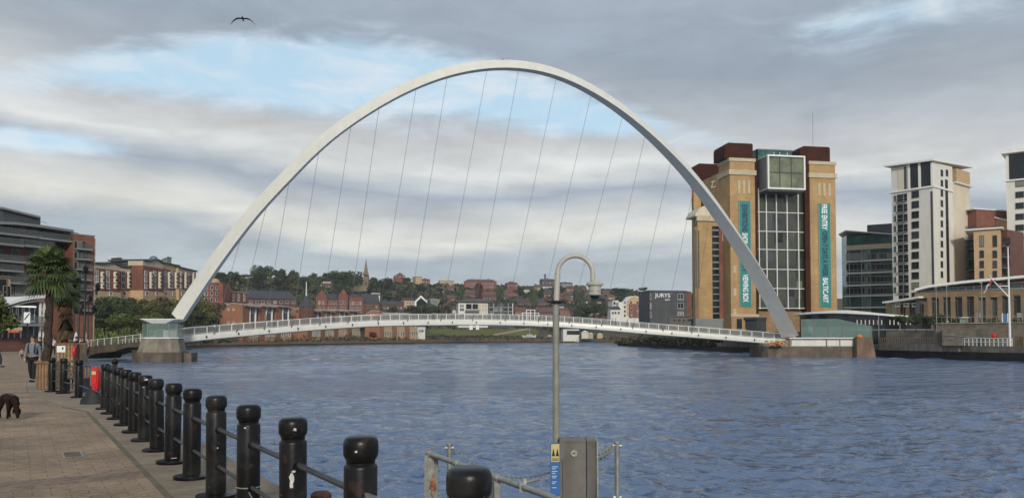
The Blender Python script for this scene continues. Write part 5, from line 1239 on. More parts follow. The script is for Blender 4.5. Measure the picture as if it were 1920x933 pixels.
# conical roof with spirelet
q = P(574, 582, 455); t = thing('conical_hall', 'squat hall with grey conical roof and thin pale spire', 'building', (q.x, q.y, q.z)); s_ = 455/FPX
MB().lathe([(15*s_, -6), (15*s_, 7*s_)], 12).build('wall', 'redbrick_d', t); MB().lathe([(16*s_, 7*s_), (9*s_, 17*s_), (2.2*s_, 27*s_), (.1, 29*s_)], 12).build('roof', 'slate', t)
MB().lathe([(1.6*s_, 26*s_), (1.2*s_, 34*s_), (.25, 53*s_), (.05, 55*s_)], 8).build('spire', 'white_wall', t)
# arched-roof riverside houses (three groups)
HG = [(411, 384, 455, 384, 455, 547, 384, 440, 573, 569, 571, 'left'), (545, 452, 576, 452, 576, 676, 452, 545, 581, 577, 580, 'middle'), (684, 545, 712, 545, 712, 784, 545, 590, 587, 582, 586, 'right')]
for gi, (a, Ya, b, Yb, c0, c1, Y0, Y1, pe, pt, pt2, wd) in enumerate(HG):
    zb = P(a, 636, Ya).z; zb = max(zb, -1.0)
    F = Fac(a, Ya, b, Yb, zb); t = F.thing('arched_house', ('orange brick house end with an arched roof, leftmost on the far bank', 'orange brick house end with an arched roof, middle of the three on the far bank', 'orange brick house end with an arched roof, rightmost and farthest on the bank')[gi], 'house', 'arched roof houses on the far bank')
    L = F.L; h = F.z(pe+12 if gi == 0 else pe+6); top = F.z(pt); n = 12
    arc_ = [(L*i/n, h+(top-h)*(math.sin(math.pi/2*min(1, i/n*1.6))**.75 if i/n < .62 else 1-.12*((i/n-.62)/.38))) for i in range(n+1)]
    MB().xprism([(0, -5), (L, -5)]+arc_[::-1], 0, 11).build('wall', 'orange_brick', t)
    MB().xprism([(u-.15, v+.02) for u, v in arc_]+[(u-.15, v+.45) for u, v in arc_[::-1]], -.5, 11.4).build('roof', 'roof_pale', t)
    me = win_mesh(1.0, 1.0, 'white_clean' if gi != 1 else 'dark_metal', 'glass_pale' if gi != 1 else 'glass', 0)
    for f in (.38, .60): link('window', me, t, (L*f, -.06, h+(top-h)*.35)); link('window', me, t, (L*f, -.06, F.z(604)))
    # stepping row beside it
    nb = (3, 4, 3)[gi]
    for k in range(nb):
        p0, p1 = c0+(c1-c0)*k/nb, c0+(c1-c0)*(k+1)/nb; y0, y1 = Y0+(Y1-Y0)*k/nb, Y0+(Y1-Y0)*(k+1)/nb
        F2 = Fac(p0+.5, y0+1.5, p1, y1, max(P(p0, 637, y0).z, -1.2))
        ordn = ['nearest', 'second', 'third', 'farthest'][k] if nb == 4 else ['nearest', 'middle', 'farthest'][k]
        t2 = F2.thing('row_house', f'{ordn} pale-roofed terrace house stepping back from the {wd} arched gable', 'house', 'stepping terrace houses on the far bank'); L2 = F2.L
        ht = F2.z(pt2+1.5*k/nb)-.6
        MB().box(0, L2*.32, 0, 10, -5, ht-.4).build('brick_bay', 'orange_brick', t2)
        MB().box(L2*.32, L2, 1.2, 10, F2.z(612), ht-.4).build('recessed_front', 'panel_dark', t2); MB().box(L2*.32+.002, L2, .5, 10, -5, F2.z(612)-.002).build('lower_front', 'cream_wall', t2)
        MB().yprism([(-1.2, ht-.35), (10, ht+.9), (10, ht+1.2), (-1.2, ht-.05)], -.2, L2+.2).build('roof', 'roof_pale', t2)
        wins(t2, grid(F2, [p0+(p1-p0)*f for f in (.45, .62, .80)], [pt2+11], 1.2), 1.5, 2.3, 'white_clean', 'glass', 1.18, 1)
        wins(t2, grid(F2, [p0+(p1-p0)*f for f in (.42, .56, .70, .84, .95)], [625], .5), 1.3, 3.2, 'white_clean', 'glass', .48, 0)
        for f in (.5, .85): uu = F2.x(p0+(p1-p0)*f); MB().box(uu-.12, uu+.12, .2, 1.1, F2.z(612), ht-.5).build('pillar', 'white_clean', t2)
        if k % 2 == 1: uu = F2.x(p0+(p1-p0)*.4); MB().box(uu-.9, uu+.9, -.2, 1.1, F2.z(600), F2.z(590)).build('yellow_panel', 'cream_wall', t2)
# Victorian school
z0 = P(640, 590, 600).z
for a, b, pk, lab in ((592, 613, 543, 'red brick gabled wing, leftmost of the Victorian school'), (634, 652, 541, 'red brick pointed gable in the middle of the Victorian school')):
    bldg('school_wing', lab, a, 596, b, 598, pk+12, 14, 'redbrick', ('gabley', 'slate', 5.2), z0, None, 'wings of the red brick school', [([a+(b-a)*.33, a+(b-a)*.67], [567, 578], 1.5, 2.6, 'white_clean', 'glass')], 'building', 0)
bldg('school_hall', 'long red brick school range with slate roof between the two gables', 611, 602, 636, 603, 561, 12, 'redbrick', ('gablex', 'slate', 4.5), z0, None, None, [(rng_(615, 632, 4), [567, 577], 1.4, 2.2, 'white_clean', 'glass')])
bldg('school_block', 'bright red brick school block with two dormers right of the gables', 654, 600, 680, 604, 556, 14, 'redbrick', ('hip', 'slate', 3.0), z0, None, None, [(rng_(657, 676, 5), [568, 578], 1.3, 2.3, 'white_clean', 'glass')])
bldg('school_range', 'dark slate roofed school range with white roof lantern', 680, 606, 711, 610, 568, 20, 'redbrick_d', ('gablex', 'slate', 7.5), z0, None, None, [(rng_(684, 706, 4), [575], 1.8, 2.0, 'cream_paint', 'glass')])
bldg('roof_lantern', 'low white lantern storey above the dark school roof', 696, 625, 712, 627, 549, 5, 'white_wall', ('flat', 'panel_grey'), None, 556, None, [(rng_(698, 710, 4), [552], 1.6, 1.2, 'dark_metal', 'glass')])
# sandstone church
z0 = P(680, 536, 860).z; q = P(686, 536, 855); t = thing('church', 'sandstone church with a sharp stone spire on the skyline', 'church', (q.x, q.y, z0)); s_ = 855/FPX
M['sandstone'] = mat('sandstone', (.21, .17, .11), .9, .2, .2)
MB().box(-4*s_, 4.5*s_, 0, 8*s_, -6, 20*s_).build('tower', 'sandstone', t)
sp = MB(); sp.lathe([(5.4*s_, 20*s_), (2.6*s_, 33*s_), (.05, 51*s_)], 8); sp.build('spire', 'sandstone', t)
mb = MB().xprism([(-27*s_, -6), (-4*s_, -6), (-4*s_, 7*s_), (-15.5*s_, 19*s_), (-27*s_, 7*s_)], 0, 16*s_); nv = mb.build('nave', 'sandstone', t)
MB().xprism([(-28*s_, 6.5*s_), (-15.5*s_, 19.5*s_), (-3*s_, 6.5*s_), (-3*s_, 7.5*s_), (-15.5*s_, 20.7*s_), (-28*s_, 7.5*s_)], .3, 16.4*s_).build('nave_roof', 'slate', nv)
for f in (-21, -15.5, -10): wins(t, [(f*s_, 5*s_)], 2.0, 4.5, 'sandstone', 'glass', 0, 0)
wins(t, [(0, 14*s_), (0, 5*s_)], 1.6, 3.5, 'sandstone', 'glass', 0, 0)
# skyline and hillside buildings: label, pxL, pxR, ptop(eaves), pbot, Y, wall, roof, windows rows
SK = [
 ('red brick house with pyramid roof on the skyline right of the church', 740, 759, 517.5, 530, 880, 'redbrick', ('gabley', 'tile', 4.2), [518.5], 3, 0),
 ('beige square tower house on the skyline', 779, 791, 519, 533, 900, 'cream_wall', ('flat', 'tile'), [524], 2, 0),
 ('low red brick house just right of the beige skyline tower', 792, 806, 524.5, 534, 900, 'redbrick', ('gablex', 'tile', 1.6), [528], 3, 1),
 ('tan flat-roofed building on the skyline with a thin roof edge', 824, 851, 526, 537, 920, 'cream_wall', ('flat', 'panel_dark'), [530], 6, 0),
 ('long brick mansion with red tiled roof and white windows on the skyline', 870, 931, 527.5, 547, 860, 'redbrick', ('hip', 'tile', 3.2), [531, 537], 12, 2),
 ('square red brick house with dark hipped roof on the skyline', 951, 971, 530.5, 548, 860, 'redbrick', ('hip', 'slate', 2.4), [535], 4, 0),
 ('dark grey house with chimney on the skyline left of the lamp', 1016, 1040, 525, 538, 900, 'panel_dark', ('gablex', 'slate', 1.8), [530], 4, 1),
 ('low grey terrace on the skyline right of the lamp post', 1052, 1074, 531, 541, 900, 'panel_grey', ('gablex', 'slate', 1.6), [535], 6, 1),
 ('white rendered cottages under the dark skyline house', 1010, 1040, 537, 545, 830, 'white_wall', ('gablex', 'tile', 2.4), [541], 7, 2),
 ('brown house with pale roof among the trees left of the church', 604, 625, 531, 542, 760, 'redbrick_d', ('gablex', 'roof_pale', 2.2), [536], 4, 0),
 ('white-walled house half hidden by trees left of the church', 596, 604, 529, 540, 770, 'white_wall', ('gablex', 'slate', 2.0), [534], 2, 0),
 ('tall cream house with chimneys left of the white gable', 757, 776, 563, 583, 640, 'cream_wall', ('gablex', 'slate', 2.6), [568, 576], 4, 3),
 ('dark brown terrace in front of the cream house', 716, 757, 571, 586, 640, 'redbrick_d', ('gablex', 'slate', 3.6), [577], 6, 3),
 ('grey-white workshop right of the white gable', 807, 821, 561, 575, 650, 'panel_grey', ('flat', 'white_clean'), [566], 3, 0),
 ('orange brick low terrace with brown roof right of the dark glass flats', 966, 1000, 583, 596, 640, 'orange_brick', ('gablex', 'tile', 4.6), [588], 7, 0),
 ('brown tiled long shed beside the lamp post', 1000, 1038, 584, 596, 650, 'redbrick_d', ('gablex', 'tile', 4.8), [590], 6, 0),
 ('orange brick shed with a brown roof right of the lamp post', 1050, 1076, 582, 597, 640, 'orange_brick', ('gablex', 'tile', 3.0), [589], 4, 0),
 ('reddish brown terrace roofs behind the dark glass flats', 902, 952, 553, 566, 720, 'redbrick_d', ('gablex', 'tile', 4.4), [559], 8, 3),
 ('brown terraces stepping down the hill left of the flats', 862, 900, 549, 560, 740, 'redbrick_d', ('gablex', 'tile', 3.8), [554], 6, 2),
 ('brick terrace with white dormers under the square red house', 938, 972, 548, 560, 760, 'redbrick', ('gablex', 'tile', 3.4), [553], 6, 2),
 ('long brown terrace across the lower hillside', 968, 1034, 566, 576, 680, 'redbrick_d', ('gablex', 'slate', 4.4), [571], 11, 4),
 ('pale rendered house amid trees right of the skyline brick house', 978, 996, 543, 553, 800, 'pale_wall', ('gablex', 'slate', 2.6), [547], 3, 1),
]
for i, (lab, a, b, pt, pb, Y, wm, rf, rows_, nw, ch_) in enumerate(SK):
    Y = hill_at((a+b)/2, pb).y
    bldg('house', lab, a, Y, b, Y+4, pt, 11, wm, rf, None, pb, None, [(rng_(a+(b-a)*.12, a+(b-a)*.88, nw), rows_, 1.5, 1.7, 'white_clean', 'glass')], 'house', ch_)
# dark chimney house detail on the skyline
q = P(1022, 522, 898); t = thing('skyline_chimney', 'black square chimney standing up on the skyline left of the lamp', 'chimney', tuple(q)); MB().box(-1, 1, 0, 2, -4, 4.5).build('stack', 'panel_dark', t); MB().box(-1.3, 1.3, -.3, 2.3, 4.502, 5.1).build('cap', 'slate', t)
# white gabled glass house
F = Fac(777, 628, 801, 630, P(789, 578, 628).z); t = F.thing('gabled_house', 'dark glass house framed by a thick white gable', 'house')
h = F.z(565); pk = F.z(553); L = F.L; MB().xprism([(.8, 0), (L-.8, 0), (L-.8, h), (L/2, pk-1), (.8, h)], .6, 10).build('glass_wall', 'glass', t)
MB().xprism([(0, 0), (1.5, 0), (1.5, h-.3), (L*.5, pk-2.0), (L, h-1.2), (L, h+.6), (L*.5, pk), (0, h+.2)], 0, .8).build('white_gable', 'white_clean', t)
gable_roof(t, L, 10, h, pk-h, 'slate', 'y', .2)
# white modern flats + dark glass flats
F, t, r = bldg('modern_flats', 'white modern flats with black windows and a dark balcony on the far bank', 859, 600, 915, 604, 568, 16, 'white_wall', ('none',), None, 604, None, [([864, 868], [573, 580, 590], 1.3, 1.8, 'dark_metal', 'glass'), ([899, 905.5, 911], [573, 580, 590], 1.2, 1.6, 'dark_metal', 'glass')])
for px in (879, 891): u = F.x(px); MB().box(u-2.2, u+2.2, -.08, .02, F.z(579), F.z(569.5)).build('tall_window', 'glass', t)
MB().box(F.x(872), F.x(898), -2.0, -.01, F.z(585.5), F.z(584)).build('balcony', 'panel_dark', t); MB().box(F.x(872), F.x(898), -1.95, -1.9, F.z(584)+.01, F.z(580)).build('guard', 'guard', t)
MB().box(F.x(897), F.x(915), -.10, 0, F.z(596), F.z(568.3)).build('cream_panel', 'pale_wall', t)
MB().xprism([(F.x(854), F.z(566)), (F.x(916), F.z(566)), (F.x(930), F.z(561.5)), (F.x(880), F.z(559.5)), (F.x(854), F.z(564.5))], -1.5, 17).build('roof', 'panel_dark', t)
F, t, r = bldg('glass_flats', 'dark grey glass flats with steel columns right of the white flats', 916, 604, 962, 608, 567.5, 16, 'panel_dark', ('flat', 'panel_dark'), None, 604, None, [(rng_(921, 957, 5), [572, 580, 588], 2.6, 2.2, 'grey_steel', 'glass')], over=1.2)
for px in (925, 939, 953, 961): u = F.x(px); MB().box(u-.25, u+.25, -.9, -.6, 0, F.z(568)).build('steel_column', 'white_clean' if px == 961 else 'grey_steel', t)
for py in (576, 584, 592): MB().box(0, F.L, -1.0, 0, F.z(py)-.15, F.z(py)+.15).build('balcony', 'grey_steel', t)
# cream gabled flats with red centre
F, t, r = bldg('gabled_flats', 'white flats with orange and red central gable left of the dark hotel', 1160, 560, 1213, 563, 566, 14, 'white_wall', ('none',), None, 601, None, [([1171.5, 1205], [567, 575, 583, 591], 1.2, 1.6, 'dark_metal', 'glass')])
MB().xprism([(F.x(1175), F.z(590)), (F.x(1203), F.z(590)), (F.x(1203), F.z(566)), (F.x(1195), F.z(557)), (F.x(1182), F.z(557)), (F.x(1175), F.z(566))], -.5, 10).build('centre_gable', 'cream_wall', t)
MB().box(F.x(1179), F.x(1201), -.65, -.502, F.z(595), F.z(569.5)).build('red_panel', 'redbrick', t)
MB().xprism([(F.x(1173), F.z(567)), (F.x(1182), F.z(556.5)), (F.x(1195), F.z(556.5)), (F.x(1205), F.z(567)), (F.x(1205), F.z(565.5)), (F.x(1195.5), F.z(555)), (F.x(1181.5), F.z(555)), (F.x(1173), F.z(565.5))], -.7, 10.3).build('gable_trim', 'white_clean', t)
wins(t, grid(F, [1184, 1196], [574, 582, 590], -.65), 1.3, 1.6, 'white_clean', 'glass', -.65, 0); wins(t, grid(F, [1183, 1195], [566.5], -.5), 1.2, 1.4, 'dark_metal', 'glass', -.5, 0)
bldg('white_house', 'narrow white flats with one red strip left of the gabled flats', 1149, 566, 1160, 567, 563, 10, 'white_wall', ('flat', 'panel_grey'), None, 600, None, [([1152], [568, 576], 1.6, 2.2, 'grey_steel', 'glass')], 'building')
bldg('white_cottage', 'white cottages with black dormers below the narrow white flats', 1145, 545, 1163, 546, 580, 8, 'white_wall', ('gablex', 'slate', 2.0), None, 602, None, [([1149, 1154, 1160], [586], 1.2, 1.4, 'dark_metal', 'glass')], 'house')
# dark hotel
F, t, r = bldg('hotel', 'dark grey box-shaped hotel with white name sign and a red end', 1218.5, 400, 1288, 404, 545.5, 16, 'panel_dark', ('flat', 'panel_dark'), 1.0, None, None, [], over=.15)
MB().prism([(F.L+.002, 0), (F.x(1299, 0), 1.5), (F.x(1299, 0), 16), (F.L+.002, 16)], 0, F.z(545)).build('red_end', 'redbrick', t)
wins(t, grid(F, [1276], [556, 573, 589]), 3.3, 2.9, 'white_clean', 'glass', 0, 1)
wins(t, grid(F, [1219.9], [556, 573, 589]), .7, 2.9, 'white_clean', 'glass', 0, 0)
a, b = F.xz(1227.5, 555), F.xz(1256.5, 555); text(t, 'JURYS', ((a[0]+b[0])/2, -.12, F.z(554.5)), (R(90), 0, 0), b[0]-a[0], F.z(550)-F.z(559.5), 'text_white', bold=.015)
a, b = F.xz(1247, 562), F.xz(1255.5, 562); text(t, 'INN', ((a[0]+b[0])/2, -.12, F.z(561.6)), (R(90), 0, 0), b[0]-a[0], F.z(560)-F.z(563), 'text_white', bold=.015)
F, t, r = bldg('concrete_annex', 'pale grey low annex in front of the dark hotel', 1257, 350, 1300, 340, 593, 8, 'concrete', ('flat', 'panel_grey'), .3, None, None, [(rng_(1265, 1292, 4), [600], 1.6, 1.0, 'grey_steel', 'glass')])
# ================================================================== BOATS AND SHORE CLUTTER UNDER THE DECK
def boat(label, px, py, Y, L, hull='white_wall', mast=0, cabin=True, rz=0):
    q = P(px, py, Y); t = thing('boat', label, 'boat', tuple(q), rz); mb = MB(); n = 9
    for i in range(n):
        f = i/(n-1); w = L*.16*math.sin(math.pi*min(1, .18+f*.82))**.6; zt_ = L*.11*(1+.5*(f-.5)**2*4); xx = -L/2+L*f
        mb.v += [(xx, -w, zt_), (xx*.88, -w*.35, -.1), (xx*.88, w*.35, -.1), (xx, w, zt_)]
    for i in range(n-1):
        for j in range(4): a, b_ = i*4+j, i*4+(j+1)%4; mb.f.append((a, b_, b_+4, a+4)); mb.m.append(0)
    mb.f += [(0,1,2,3), tuple((n-1)*4+j for j in range(4))[::-1]]; mb.m += [0, 0]; mb.build('hull', hull, t)
    if cabin: MB().prism([(-L*.15,-L*.08),(L*.2,-L*.08),(L*.2,L*.08),(-L*.15,L*.08)], L*.12, L*.12+1.1).build('cabin', 'white_clean', t); MB().box(-L*.12, L*.17, -L*.085, -L*.08, L*.12+.4, L*.12+.85).build('cabin_window', 'glass', t)
    if mast: MB().tube([(L*.05,0,.5),(L*.05,0,mast)], [.12,.05], 5).build('mast', 'white_clean', t); MB().tube([(L*.05,0,1.8),(-L*.4,0,1.9)], .08, 5).build('boom', 'timber', t)
    return t
boat('white sailing boat with bare mast laid up on the far shore', 992, 632, 735, 14, 'white_wall', 15)
boat('grey boat on the shore between the sailing boat and the lamp post', 1030, 632, 740, 9, 'panel_grey', 0)
boat('small white motor boat afloat right of the lamp post', 1081, 640, 690, 4.5, 'white_wall', 0)
boat('long blue-grey moored boat by the far slipway', 1102, 640, 700, 14, 'sign_blue', 0)
bldg('boathouse', 'white boathouse with black windows on the shore right of the lamp', 1056, 700, 1086, 702, 616.5, 8, 'white_wall', ('flat', 'panel_dark'), None, 631, None, [(rng_(1067, 1082, 3), [623], 4.2, 3.6, 'dark_metal', 'glass')])
bldg('white_shed', 'small white shed at the end of the riverside row under the deck', 783, 605, 797, 606, 616, 6, 'white_wall', ('gablex', 'white_clean', 1.2), None, 626, None, [([787, 792], [620], 1.6, 1.4, 'dark_metal', 'glass')])
for i, (px, w, h_, c, lb) in enumerate(((1097, 13, 14, 'pale_wall', 'tall cream awning stall on the far slipway'), (1108, 8, 10, 'cream_wall', 'small tan awning stall right of the tall cream one'), (1125, 10, 9, 'cream_wall', 'low cream tent at the foot of the scrub bank'))):
    q = P(px, 633, 690); s_ = 690/FPX; t = thing('stall', lb, 'stall', tuple(q)); ww = w*s_/2
    MB().box(-ww, ww, 0, 3, -.5, h_*s_*.75).build('side', c, t); MB().xprism([(-ww-.3, h_*s_*.75), (0, h_*s_), (ww+.3, h_*s_*.75)], -.5, 3.4).build('awning', 'white_wall', t)
# ================================================================== TREES
def crown_mesh(seed, n, lobes, leaf, mat_, squash=.85):
    rnd = random.Random(seed); mb = MB(); L = []
    for _ in range(lobes):
        a = rnd.uniform(0, 6.283); r = rnd.uniform(.0, .62); zz = rnd.uniform(-.45, .62)
        L.append((Vector((r*math.cos(a), r*math.sin(a), zz)), rnd.uniform(.26, .48)))
    L.append((Vector((0, 0, .05)), .52))
    for _ in range(n):
        c, rr = L[rnd.randrange(len(L))] if rnd.random() < .9 else L[-1]
        d = Vector((rnd.gauss(0,1), rnd.gauss(0,1), rnd.gauss(.15,1))).normalized()
        p = c + d*rr*(rnd.random()**.28)*rnd.uniform(.85, 1.14); p.z *= squash
        nrm = (d + Vector((rnd.gauss(0,.6), rnd.gauss(0,.6), rnd.gauss(.2,.6)))).normalized()
        u = nrm.cross(Vector((rnd.gauss(0,1), rnd.gauss(0,1), rnd.gauss(0,1)))).normalized(); w = nrm.cross(u); s_ = leaf*rnd.uniform(.55, 1.4)
        mb.add([p-u*s_, p-w*s_*.75, p+u*s_*1.1, p+w*s_*.75], [(0,1,2,3)])
    return mb.mesh('crown', mat_)
def trunk_mesh(seed):
    rnd = random.Random(seed); mb = MB().tube([(0,0,-.35),(.01,0,.2),(.02,.01,.7),(0,.02,1.1)], [.055,.042,.034,.02], 7)
    for k in range(6):
        a = k*1.05+rnd.random(); z_ = rnd.uniform(.35, .75); mb.tube([(.01,.01,z_), (.3*math.cos(a), .3*math.sin(a), z_+.35), (.5*math.cos(a), .5*math.sin(a), z_+.6)], [.024,.016,.006], 5)
    return mb.mesh('trunk', 'bark')
TR = [trunk_mesh(i) for i in range(3)]
CR = {k: [crown_mesh(hash_*7+i, nl, 9, .085 if nl < 2000 else .06, k) for i in range(3)] for hash_, (k, nl) in enumerate((('leaf_dark', 2600), ('leaf_mid', 3000), ('leaf_olive', 2600), ('leaf_brown', 1800), ('leaf_red', 1500)))}
trnd = random.Random(77)
def tree(pos, h, w, kind, label, group=None):
    t = thing('tree', label, 'tree', tuple(pos), trnd.uniform(0, 6.28), group)
    tr = link('trunk', TR[trnd.randrange(3)], t); tr.scale = (h*.55, h*.55, h*.42)
    cr = link('crown', CR[kind][trnd.randrange(3)], t); cr.location = (0, 0, h*.58); cr.scale = (w*.62, w*.62, h*.46)
    return t
KN = {'leaf_dark': 'dark green', 'leaf_mid': 'bright green', 'leaf_olive': 'olive green', 'leaf_brown': 'russet brown', 'leaf_red': 'copper red'}
def tree_px(px, ptop, Y, wpx, kind, label, group=None, pb=None):
    if pb is None:
        lo, hi_ = 0., 1.
        for _ in range(25):
            m_ = (lo+hi_)/2
            if hill(px, m_)[0].y < Y: lo = m_
            else: hi_ = m_
        g = hill(px, lo)[0]; base = P(px, 600, Y); base.z = g.z
    else: base = P(px, pb, Y)
    top = P(px, ptop, Y).z; h = max(top-base.z, 4.0)*1.0; w = wpx*Y/FPX
    return tree((base.x, base.y, base.z), h, w, kind, label, group)
# named trees on the skyline
for px, pt, w, k, lb in ((490, 494, 46, 'leaf_dark', 'large dark tree, highest on the skyline at the left'), (527, 499, 34, 'leaf_dark', 'dark skyline tree right of the highest one'), (546, 498, 26, 'leaf_dark', 'third dark tree of the skyline clump left of the church'), (570, 512, 26, 'leaf_dark', 'low dark skyline tree between the clump and the broad tree'),
    (632, 503, 44, 'leaf_dark', 'broad dark tree left of the church spire'), (660, 503, 36, 'leaf_dark', 'dark tree directly left of the church spire'), (592, 511, 26, 'leaf_dark', 'small dark tree left of the broad skyline tree'), (440, 514, 60, 'leaf_dark', 'long low dark tree right of the arch foot on the skyline'), (410, 511, 30, 'leaf_dark', 'dark tree on the skyline touching the arch'),
    (704, 519, 30, 'leaf_dark', 'dark tree right of the church'), (726, 518, 26, 'leaf_dark', 'dark tree left of the skyline pyramid-roofed house'), (770, 520, 14, 'leaf_dark', 'small dark tree right of the pyramid-roofed house'), (864, 523, 14, 'leaf_dark', 'narrow dark tree left of the brick mansion'), (938, 531, 16, 'leaf_dark', 'dark round tree right of the brick mansion'), (899, 528, 16, 'leaf_red', 'dark red tree in front of the brick mansion'),
    (1000, 534, 16, 'leaf_dark', 'dark tree on the ridge right of the square red house'), (1084, 537, 22, 'leaf_dark', 'dark tree on the ridge right of the lamp post')):
    tree_px(px, pt, 800 if px < 700 else 850, w, k, lb)
# trees on the near slopes of the north bank (left of the arch)
lt = random.Random(12); n = 0
for px, pt, Y, w, k in ((176, 572, 205, 46, 'leaf_dark'), (196, 580, 212, 50, 'leaf_dark'), (222, 585, 210, 50, 'leaf_mid'), (246, 590, 212, 50, 'leaf_mid'), (206, 560, 262, 56, 'leaf_dark'), (240, 560, 268, 52, 'leaf_dark'), (180, 560, 250, 40, 'leaf_dark'),
    (262, 566, 262, 50, 'leaf_olive'), (284, 572, 262, 46, 'leaf_olive'), (305, 562, 285, 50, 'leaf_brown'), (326, 568, 290, 50, 'leaf_olive'), (345, 562, 320, 40, 'leaf_dark'), (362, 570, 325, 46, 'leaf_olive'), (384, 568, 345, 46, 'leaf_olive'), (402, 574, 350, 40, 'leaf_brown'), (270, 592, 225, 44, 'leaf_mid'), (292, 590, 240, 40, 'leaf_mid'), (160, 590, 205, 40, 'leaf_mid'),
    (372, 590, 330, 44, 'leaf_dark'), (394, 592, 340, 36, 'leaf_olive'), (350, 588, 300, 40, 'leaf_dark'), (316, 586, 262, 40, 'leaf_dark'), (232, 574, 240, 44, 'leaf_dark'), (225, 596, 205, 40, 'leaf_mid'), (196, 600, 200, 36, 'leaf_olive'), (180, 596, 196, 34, 'leaf_dark')):
    g = hill(px, .25)[0]; base = P(px, 622 if Y < 300 else 612, Y); h = P(px, pt-(9 if Y > 225 else 3), Y).z-base.z
    tree((base.x, base.y, base.z), h, w*Y/FPX, k, f'{KN[k]} tree on the wooded bank below the brick riverside blocks', f'{KN[k]} trees on the wooded north bank')
# far lone trees
tree_px(1113, 566, 590, 46, 'leaf_dark', 'round dark tree by the shore right of the lantern', None, 602)
tree_px(1092, 572, 600, 34, 'leaf_dark', 'dark tree left of the round shore tree', None, 602)
tree_px(1136, 576, 580, 30, 'leaf_dark', 'dark tree left of the white cottages', None, 602)
tree_px(780, 570, 610, 40, 'leaf_dark', 'dark tree in front of the white-framed gable house', None, 600); tree_px(806, 572, 612, 36, 'leaf_dark', 'dark tree below the grey-white workshop', None, 600)
tree_px(835, 572, 630, 36, 'leaf_brown', 'brownish tree left of the white modern flats', None, 602); tree_px(700, 618, 520, 18, 'leaf_red', 'small copper tree in front of the riverside row', None, 638)
tree_px(738, 571, 600, 24, 'leaf_brown', 'brown tree before the dark brown terrace', None, 592)
# hillside trees
occ = [(a, b, pt-1, pb+1) for (_, a, b, pt, pb, *_r) in SK] + [(655, 700, 500, 540), (590, 714, 540, 590), (855, 965, 558, 604), (1145, 1215, 553, 604), (1215, 1300, 543, 604), (409, 465, 541, 575), (462, 560, 550, 582), (556, 592, 528, 585), (775, 803, 551, 580), (796, 1010, 605, 640)]
n = 0; tries = 0; DB = 'hillside trees'
while n < 175 and tries < 6000:
    tries += 1; px = trnd.uniform(405, 1300); tt = trnd.uniform(.14, .98)
    p, py = hill(px, tt); Y = p.y; h = trnd.uniform(7, 12)*(1 if Y < 800 else 1.0); ptop = py-h*FPX/Y; w = h*trnd.uniform(.9, 1.5)
    if any(a-3 < px < b+3 and ptop < pb-3 and py > pt+1 and py > pb-2 for a, b, pt, pb in occ): continue
    if any(a-2 < px < b+2 and (pt < py < pb+8) for a, b, pt, pb in occ): continue
    if px > 1140 and py > 575: continue
    k = trnd.choices(('leaf_dark', 'leaf_olive', 'leaf_brown', 'leaf_mid'), (10, 5, 3, 2))[0]
    if 850 < px < 1060 and trnd.random() < .45: continue
    tree((p.x, p.y, p.z), h, w, k, f'{KN[k]} tree among the rooftops on the far hillside', f'{KN[k]} trees on the far hillside'); n += 1
# small houses scattered over the hillside
def house_proto(wm, rm, lab, grp):
    t = thing('hillside_house', lab, 'house', (0, 0, 0), 0, grp)
    w = MB().box(0, 9, 0, 8, -3, 5); w.xprism([(0,0),(0,0),(0,0)], 0, 0) if False else None
    w.yprism([(0, 5), (8, 5), (4, 7.9)], 0, 9); w.build('wall', wm, t)
    r = gable_roof(t, 9, 8, 5, 3.1, rm, 'x', .4); MB().box(1, 2, 3.5, 4.5, 6.5, 9.6).build('chimney', 'redbrick_d', r)
    wins(t, [(2, 3.4), (4.5, 3.4), (7, 3.4), (2, 1.0), (7, 1.0)], 1.3, 1.4, 'white_clean', 'glass', 0, 1); return t
hp = [house_proto(*a) for a in (('redbrick_d', 'tile', 'small brick house with red tiled roof scattered over the far hillside', 'red-roofed brick houses on the hillside'), ('redbrick', 'slate', 'small brick house with slate roof scattered over the far hillside', 'slate-roofed brick houses on the hillside'), ('white_wall', 'slate', 'small white house with slate roof scattered over the far hillside', 'white houses on the hillside'), ('cream_wall', 'tile', 'small cream house with red roof scattered over the far hillside', 'cream houses on the hillside'))]
n = 0; tries = 0; hr = random.Random(5); placed = []; used = set()
while n < 64 and tries < 4000:
    tries += 1; px = hr.uniform(820, 1140) if hr.random() < .72 else hr.uniform(560, 1290); tt = hr.uniform(.3, .93)
    p, py = hill(px, tt)
    if any(a-4 < px < b+4 and pt-6 < py < pb+7 for a, b, pt, pb in occ): continue
    if any(abs(px-a) < 11 and abs(py-b) < 4 for a, b in placed): continue
    if px < 850 and n > 18 and hr.random() < .7: continue
    placed.append((px, py)); k = hr.choices((0, 1, 2, 3), (6, 4, 2, 2))[0]
    o = hp[k] if k not in used else dup(hp[k]); used.add(k)
    o.location = (p.x, p.y, p.z); o.rotation_euler = (0, 0, hr.gauss(.1, .35)-math.atan2(p.x, p.y)*.6); n += 1
